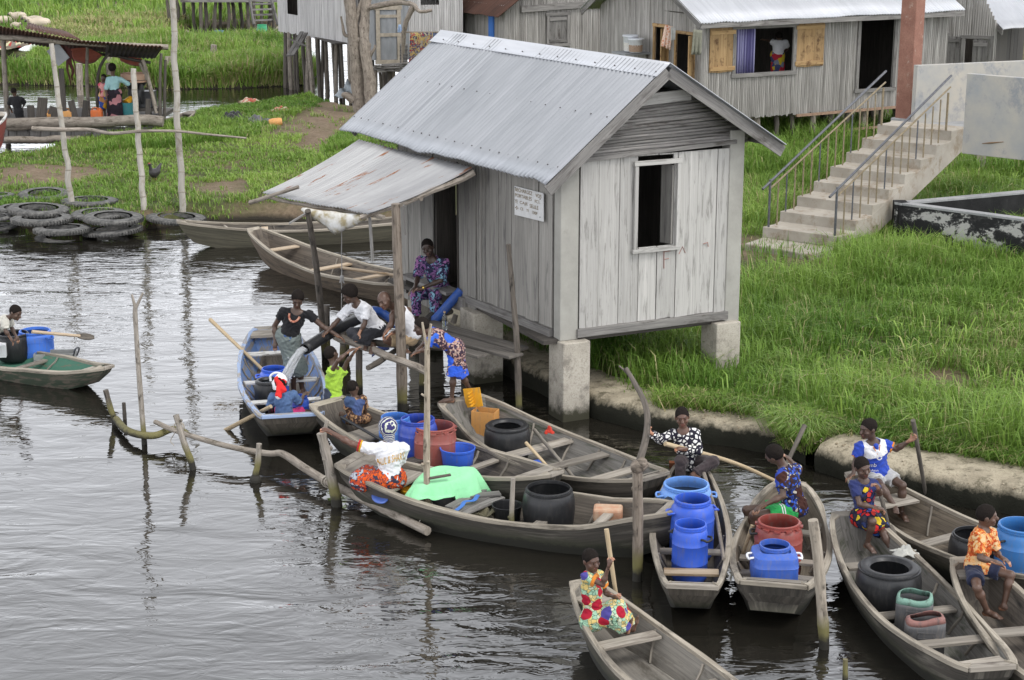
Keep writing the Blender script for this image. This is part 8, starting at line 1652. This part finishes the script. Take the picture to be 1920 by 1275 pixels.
# 12 boy in the football shirt
y0 = G(1647, 905, .56)[1]
J = pose(y0, dict(head=(1628, 804, -.04), neck=(1637, 829, 0), pel=(1646, 886, .02), shL=(1612, 838, -.02), shR=(1660, 834, .04), elL=(1604, 866, -.02), wrL=(1600, 889, -.10), haL=(1590, 894, -.10), elR=(1681, 842, .0), wrR=(1706, 826, -.08), haR=(1716, 820, -.08), knL=(1652, 912, -.30), knR=(1692, 910, -.20), anL=(1678, 950, -.42), anR=(1690, 962, -.20)))
f = person('boy in a blue and white football shirt holding an upright dark paddle by the quay', J, 1.45, (-.85, -.45, -.12), hair=.010, tone=(.06, .036, .026), curl={'L': .5, 'R': 1.0}, palm={'R': (-.6, -.5, .2)}, cell=.0075)
cb = cloth('football_blue', (.03, .07, .42)); so = shirt(f, cb, .62, .06, .018, 'shirt'); 
sdf_mesh('white_yoke', [grow(q_, .023) for q_ in f.tor] + [grow(q_, .0195) for q_ in f.shd], f.cell * 1.1, c_white, f.t, [(J['neck'] + f.sp * .055 * f.s + f.fw * .035 * f.s, .090 * f.s + .012, 0), (J['neck'] - f.sp * .165, -f.sp), (J['shL'] - f.lat * .012, -f.lat), (J['shR'] + f.lat * .012, f.lat)], .006, 1)
sdf_mesh('blue_placket', [cone(J['neck'] + f.fw * .10 * f.s - f.sp * .02, J['neck'] + f.fw * .125 * f.s - f.sp * .13, .034, .006, .01)], .006, cb, f.t); m = MB()
for sg in (-1, 1): m.tube([J['neck'] + f.fw * (.118 * f.s + .004) + f.lat * sg * .045 - f.sp * .01, J['neck'] + f.fw * (.13 * f.s + .012) - f.sp * .145], .006, 5)
m.build('orange_piping', c_orange, f.t)
for q_ in 'LR': d_ = nrm(J['el' + q_] - J['sh' + q_]); c_ = lerp(J['sh' + q_], J['el' + q_], .60); band(f, c_ - d_ * .014, c_ + d_ * .010, .048 * f.s + .028, .048 * f.s + .028, c_orange, 'sleeve_trim')
try:
    wl = cloth('white_letters', (.75, .75, .77)); dv = nrm(D(1643, 860, y0) - CAM)
    for tx, x, y, w_, h_ in (('L', 1631, 857, .045, .055), ('\u2742', 1649, 858, .07, .07), ('mb', 1637, 872, .085, .05), ('Ann', 1640, 882, .09, .03)): lettering(f, so, tx, D(x, y, y0 - .15), A3(1, 0, 0), UP, w_, h_, wl, dv, 'shirt_print')
except Exception as e_: print('print', e_)
bottoms(f, c_lgrey, .62, .024)
# 13 girl in the red and blue dress
y0 = G(1622, 985, .50)[1]
J = pose(y0, dict(head=(1617, 876, -.04), neck=(1618, 901, 0), pel=(1621, 965, .04), shL=(1601, 909, -.06), shR=(1637, 907, .03), elL=(1612, 945, -.20), wrL=(1646, 953, -.26), haL=(1660, 956, -.26), elR=(1650, 925, -.06), wrR=(1647, 914, -.26), haR=(1642, 908, -.27), knL=(1636, 978, -.28), knR=(1657, 1000, -.20), anL=(1626, 1020, -.20), anR=(1674, 1036, -.32)))
f = person('girl in a navy, red and yellow printed dress on the wide pirogue', J, 1.32, (.32, -.92, -.18), hair=.008, tone=(.072, .044, .033), curl={'L': .9, 'R': .9}, cell=.0075)
shirt(f, cloth('navy_sleeves', (.028, .038, .13)), .62, .02, .016, 'dress_top'); sdf_mesh('dress_front', [grow(q_, .020) for q_ in f.tor], f.cell * 1.1, pr_red, f.t, [(J['neck'] + f.sp * .055 * f.s + f.fw * .035 * f.s, .10 * f.s + .012, 0), (f.ch + f.lat * .01, -nrm(f.fw * .6 + f.lat * .7)), (J['pel'] - f.sp * .05, -f.sp)], .003); skirt(f, pr_red, .88, .03, .06, 'dress_skirt', top=.05)
# 14 boy in orange
y0 = G(1833, 1078, .50)[1]
J = pose(y0, dict(head=(1850, 967, -.02), neck=(1843, 992, 0), pel=(1832, 1060, .0), shL=(1836, 1003, -.10), shR=(1857, 1000, .12), elL=(1838, 1046, -.20), wrL=(1868, 1054, -.26), haL=(1884, 1060, -.26), elR=(1868, 1036, .10), wrR=(1878, 1046, -.05), haR=(1886, 1050, -.08), knL=(1832, 1102, -.40), knR=(1895, 1078, -.14), anL=(1851, 1146, -.34), anR=(1882, 1136, -.20)))
f = person('boy in an orange patterned shirt and dark shorts sitting in profile', J, 1.40, (.97, -.12, -.02), hair=.008, tone=(.085, .050, .036), cell=.0075)
shirt(f, pr_orange, .80, .06, .02); bottoms(f, c_navy, .66, .024)
# 15 girl in the flowered dress
y0 = G(1108, 1178, .36)[1]
J = pose(y0, dict(head=(1108, 1050, -.02), neck=(1108, 1075, .0), pel=(1111, 1158, .0), shL=(1098, 1082, -.10), shR=(1123, 1078, .12), elL=(1130, 1096, -.16), wrL=(1142, 1060, -.20), haL=(1146, 1046, -.20), elR=(1136, 1112, .20), wrR=(1151, 1118, .08), haR=(1158, 1120, .02), knL=(1152, 1152, -.14), knR=(1156, 1142, .06), anL=(1176, 1184, -.10), anR=(1186, 1180, .04)))
J['toL'] = J['anL'] + A3(.04, -.02, .14); J['toR'] = J['anR'] + A3(.05, 0, .14)
f = person('girl in a long flowered dress with orange trim holding an upright pole', J, 1.15, (.55, -.80, -.12), hair=.009, tone=(.085, .048, .035), curl={'L': 1.0, 'R': 1.0}, palm={'L': (.5, .5, .2), 'R': (.3, .4, .3)}, cell=.0075)
shirt(f, pr_girl, .52, .02, .016, 'dress_top'); skirt(f, pr_girl, 1.8, .036, .055, 'dress_skirt', top=.10, k=.10)
for q_ in 'LR': d_ = nrm(J['el' + q_] - J['sh' + q_]); c_ = lerp(J['sh' + q_], J['el' + q_], .50); band(f, c_ - d_ * .022, c_ + d_ * .014, .048 * f.s + .030, .048 * f.s + .034, c_orange, 'sleeve_trim')
m = MB(); m.tube(smooth_path([J['pel'] + f.sp * .16 + f.fw * .10 * f.s, J['pel'] + f.sp * .02 + f.fw * .10 - f.lat * .15 * f.s, J['pel'] - f.sp * .08 - f.lat * .17 * f.s - f.fw * .04], 10), .030, 7, flat=.35); m.tube(smooth_path([J['neck'] + f.lat * sg * .06 * f.k + f.fw * (.03 + .06 * (sg == 0)) - f.sp * .02 * (sg == 0) for sg in (-1, -.5, 0, .5, 1)], 12), .017, 7); m.build('orange_ties', c_orange, f.t, smooth=60)
# 16 child at the left edge leaning over the black barrel
y0 = G(15, 650, .5)[1]
J = pose(y0, dict(head=(29, 586, -.04), neck=(14, 597, 0), pel=(-22, 626, .05), shL=(10, 604, -.14), shR=(16, 597, .14), elL=(10, 620, -.20), wrL=(20, 634, -.20), elR=(22, 615, .15), wrR=(30, 630, .10), knL=(-8, 650, -.05), knR=(-10, 652, .12), anL=(-14, 690, -.05), anR=(-20, 690, .12)))
f = person('child in a white shirt leaning over the black barrel at the left edge', J, 1.30, (.85, -.35, -.40), hair=.010); shirt(f, cloth('cream_shirt', (.55, .53, .47)), .8, .05, .02); bottoms(f, c_navy, .6, .02)
# shelter and house people, far away
def far(label, Y0, d, Ht, face, cell=.02, **kw): return person(label, pose(Y0, d), Ht, face, cell=cell, group='people by the houses and shelter', **kw)
f = far('woman in an aqua top and dark flowered skirt standing under the tin shelter', SY - .5, dict(head=(211, 129, 0), neck=(212, 144, 0), pel=(215, 174, 0), shL=(203, 149, 0), shR=(226, 149, 0), elL=(199, 165, -.1), wrL=(199, 180, -.15), elR=(240, 157, .1), wrR=(243, 150, .4), knL=(212, 200, 0), knR=(219, 200, 0), anL=(212, 222, 0), anR=(220, 222, 0)), 1.65, (.2, .95, 0), hair=.03)
shirt(f, c_aqua, 1.2, .02, .02); skirt(f, pr_far, 1.9, .05, .14)
f = far('small child in a pink top standing beside the woman under the shelter', SY - .2, dict(head=(194, 146, 0), neck=(194, 155, 0), pel=(193, 180, 0), shL=(188, 159, 0), shR=(199, 159, 0), elL=(187, 168, -.1), wrL=(189, 177, -.1), elR=(201, 168, 0), wrR=(200, 177, 0), knL=(191, 198, 0), knR=(196, 198, 0), anL=(192, 218, 0), anR=(197, 218, 0)), 1.2, (-.3, -.9, 0), hair=.008); shirt(f, pr_pink, .2, .02, .03); bottoms(f, pr_yb, 1.3, .03, 'trousers')
f = far('person in a dark tunic with back turned at the left end of the shelter', SY - .6, dict(head=(26, 172, 0), neck=(28, 182, 0), pel=(35, 210, 0), shL=(20, 186, 0), shR=(41, 186, 0), elL=(17, 198, .1), wrL=(22, 208, .3), elR=(46, 194, .2), wrR=(42, 203, .4), knL=(33, 220, .1), knR=(38, 220, .1), anL=(33, 232, 0), anR=(38, 232, 0)), 1.35, (-.1, .95, -.2), hair=.010); shirt(f, c_black, .8, .25, .03, 'tunic')
yw = 49.6
f = far('woman in a white blouse and bright printed skirt inside the window of the bamboo house', yw, dict(head=(1461, 68, 0), neck=(1462, 77, 0), pel=(1458, 103, 0), shL=(1453, 81, 0), shR=(1473, 80, 0), elL=(1443, 77, .1), wrL=(1432, 74, .3), elR=(1476, 92, .1), wrR=(1468, 100, .3), knL=(1455, 126, 0), knR=(1461, 126, 0), anL=(1455, 150, 0), anR=(1461, 150, 0)), 1.62, (-.2, .95, 0), hair=.012); shirt(f, c_white, .7, -.02, .03); skirt(f, pr_win, 1.9, .04, .08)
# ------------------------------------------------------------------ animals
def sheep(label, x, y, z, head, sz=1.0, dark=False):
    p = G(x, y, z); t = thing('sheep', label, 'sheep', p, 'sheep grazing at the top left'); hd = A3(head, -.25, 0); hd = nrm(hd); sd_ = A3(-hd[1], hd[0], 0); k = sz; b = p + UP * .55 * k
    P = [cone(b - hd * .38 * k, b + hd * .35 * k, .27 * k, .25 * k, .08), ell(b + UP * .03, np.array([hd, sd_, UP]), A3(.52, .28, .29) * k, .08), cone(b + hd * .42 * k + UP * .08 * k, b + hd * .66 * k + UP * .20 * k, .15 * k, .11 * k, .06), cone(b + hd * .66 * k + UP * .24 * k, b + hd * .88 * k + UP * .10 * k, .105 * k, .065 * k, .04), cone(b - hd * .55 * k, b - hd * .66 * k - UP * .22 * k, .05 * k, .04 * k, .03)]
    for a, s_ in ((.33, .13), (.33, -.13)): P += [cone(b + hd * a * k + sd_ * s_ * k - UP * .12 * k, p + hd * (a + .02) * k + sd_ * s_ * k + UP * .28 * k, .085 * k, .05 * k, .05), cone(p + hd * (a + .02) * k + sd_ * s_ * k + UP * .28 * k, p + hd * a * k + sd_ * s_ * k, .045 * k, .04 * k, .02)]
    for a, s_ in ((-.36, .14), (-.36, -.14)): P += [cone(b + hd * a * k + sd_ * s_ * k - UP * .05 * k, p + hd * (a + .06) * k + sd_ * s_ * k + UP * .36 * k, .13 * k, .07 * k, .06), cone(p + hd * (a + .06) * k + sd_ * s_ * k + UP * .36 * k, p + hd * (a - .08) * k + sd_ * s_ * k + UP * .24 * k, .06 * k, .05 * k, .02), cone(p + hd * (a - .08) * k + sd_ * s_ * k + UP * .24 * k, p + hd * (a - .05) * k + sd_ * s_ * k, .045 * k, .04 * k, .02)]
    for s_ in (-1, 1): P.append(cone(b + hd * .68 * k + UP * .28 * k + sd_ * s_ * .09 * k, b + hd * .64 * k + UP * .22 * k + sd_ * s_ * .22 * k, .035 * k, .03 * k, .02))
    hc = b + hd * .80 * k + UP * .16 * k
    def colf(V): c = np.tile(A3(.52, .46, .36), (len(V), 1)) * (1 + .15 * wob(V * 5)[:, :1]); m = np.linalg.norm(V - hc - hd * .03, axis=1) < .12 * k; c[m] = (.06, .05, .045); return c.clip(0, 1)
    sdf_mesh('body', P, .035, skin, t, colf=colf, wrinkle=.008)
sheep('cream sheep in full view, standing on the dry grass above the shelter roof', 76, 60, .45, -1, .85); sheep('cream sheep close behind the one in full view', 66, 53, .5, -1, .75); sheep('pale sheep alone in the green grass, the highest in the picture', 36, 42, .5, -.9, .65); sheep('pale sheep partly hidden behind the rusty roof edge at the left', 8, 50, .5, -.8, .65); sheep('small pale lamb lying low beside the roof edge', 30, 56, .4, .8, .45); sheep('lamb half hidden by the rusty roof below the big sheep', 64, 68, .4, -.8, .5)
def hen():
    p = G(290, 340, .36); t = thing('hen', 'small dark hen standing on the short grass of the left bank', 'hen', p); c = p + UP * .22; d = nrm(A3(-.5, -.8, 0)); sd_ = A3(-d[1], d[0], 0)
    P = [ell(c, np.array([d, sd_, UP]), A3(.17, .10, .12), .04), cone(c + d * .10 + UP * .06, c + d * .15 + UP * .22, .06, .035, .04), ell(c + d * .16 + UP * .25, np.eye(3), A3(.04, .04, .04), .02), cone(c + d * .19 + UP * .245, c + d * .24 + UP * .235, .015, .005, .01), cone(c - d * .12 + UP * .04, c - d * .26 + UP * .20, .08, .03, .05)] + [cone(c - UP * .08 + sd_ * s_ * .05, p + sd_ * s_ * .05, .022, .014, .02) for s_ in (-1, 1)] + [cone(p + sd_ * s_ * .05 + UP * .01, p + sd_ * s_ * .05 + d * .07 + UP * .01, .012, .01, .01) for s_ in (-1, 1)]
    def colf(V): c2 = np.tile(A3(.030, .028, .030), (len(V), 1)); c2[V[:, 2] > c[2] + .27] = (.4, .03, .02); c2[V[:, 2] < p[2] + .09] = (.3, .2, .08); return c2
    sdf_mesh('body', P, .014, skin, t, colf=colf)
hen()

# ------------------------------------------------------------------ pieces that belong to a part go one level deeper
SUBS = {'drum': {'handle': 'body', 'water': 'body', 'lug': 'neck'}, 'person': {'lettering': 'shirt', 'cuff_stripe': 'shirt', 'shirt_print': 'shirt', 'orange_piping': 'shirt', 'blue_placket': 'shirt', 'white_yoke': 'shirt', 'white_stripe': 'shorts', 'neck_trim': 'top', 'slate_panel': 'top'}, 'pirogue': {'rib': 'inner_planking'}, 'stilt_hut': {'window_shutter': 'window_frame', 'chalk_mark': 'gable_wall', 'roof_nails': 'roof_sheet', 'ridge_cap': 'roof_sheet'}, 'bamboo_house': {'curtain': 'window_frame', 'shutter': 'window_frame'}, 'grey_house': {'shutter': 'window_frame'}, 'stair_railing': {'baluster': 'handrail'}, 'bamboo_pole': {'joints': 'cane'}, 'bucket': {'inside_bottom': 'body'}, 'cut_jerrycan': {'embossed_panel': 'body'}, 'plastic_tub': {'contents': 'body'}}
import re as _re
st_ = lambda n_: _re.sub(r'\.\d+$', '', n_)
for o in list(COL.objects):
    if o.parent is None and st_(o.name) in SUBS:
        mp = SUBS[st_(o.name)]; parts = {}
        for c in o.children: parts.setdefault(st_(c.name), c)
        for c in list(o.children):
            b = parts.get(mp.get(st_(c.name), ''))
            if b is not None and b is not c: c.parent = b
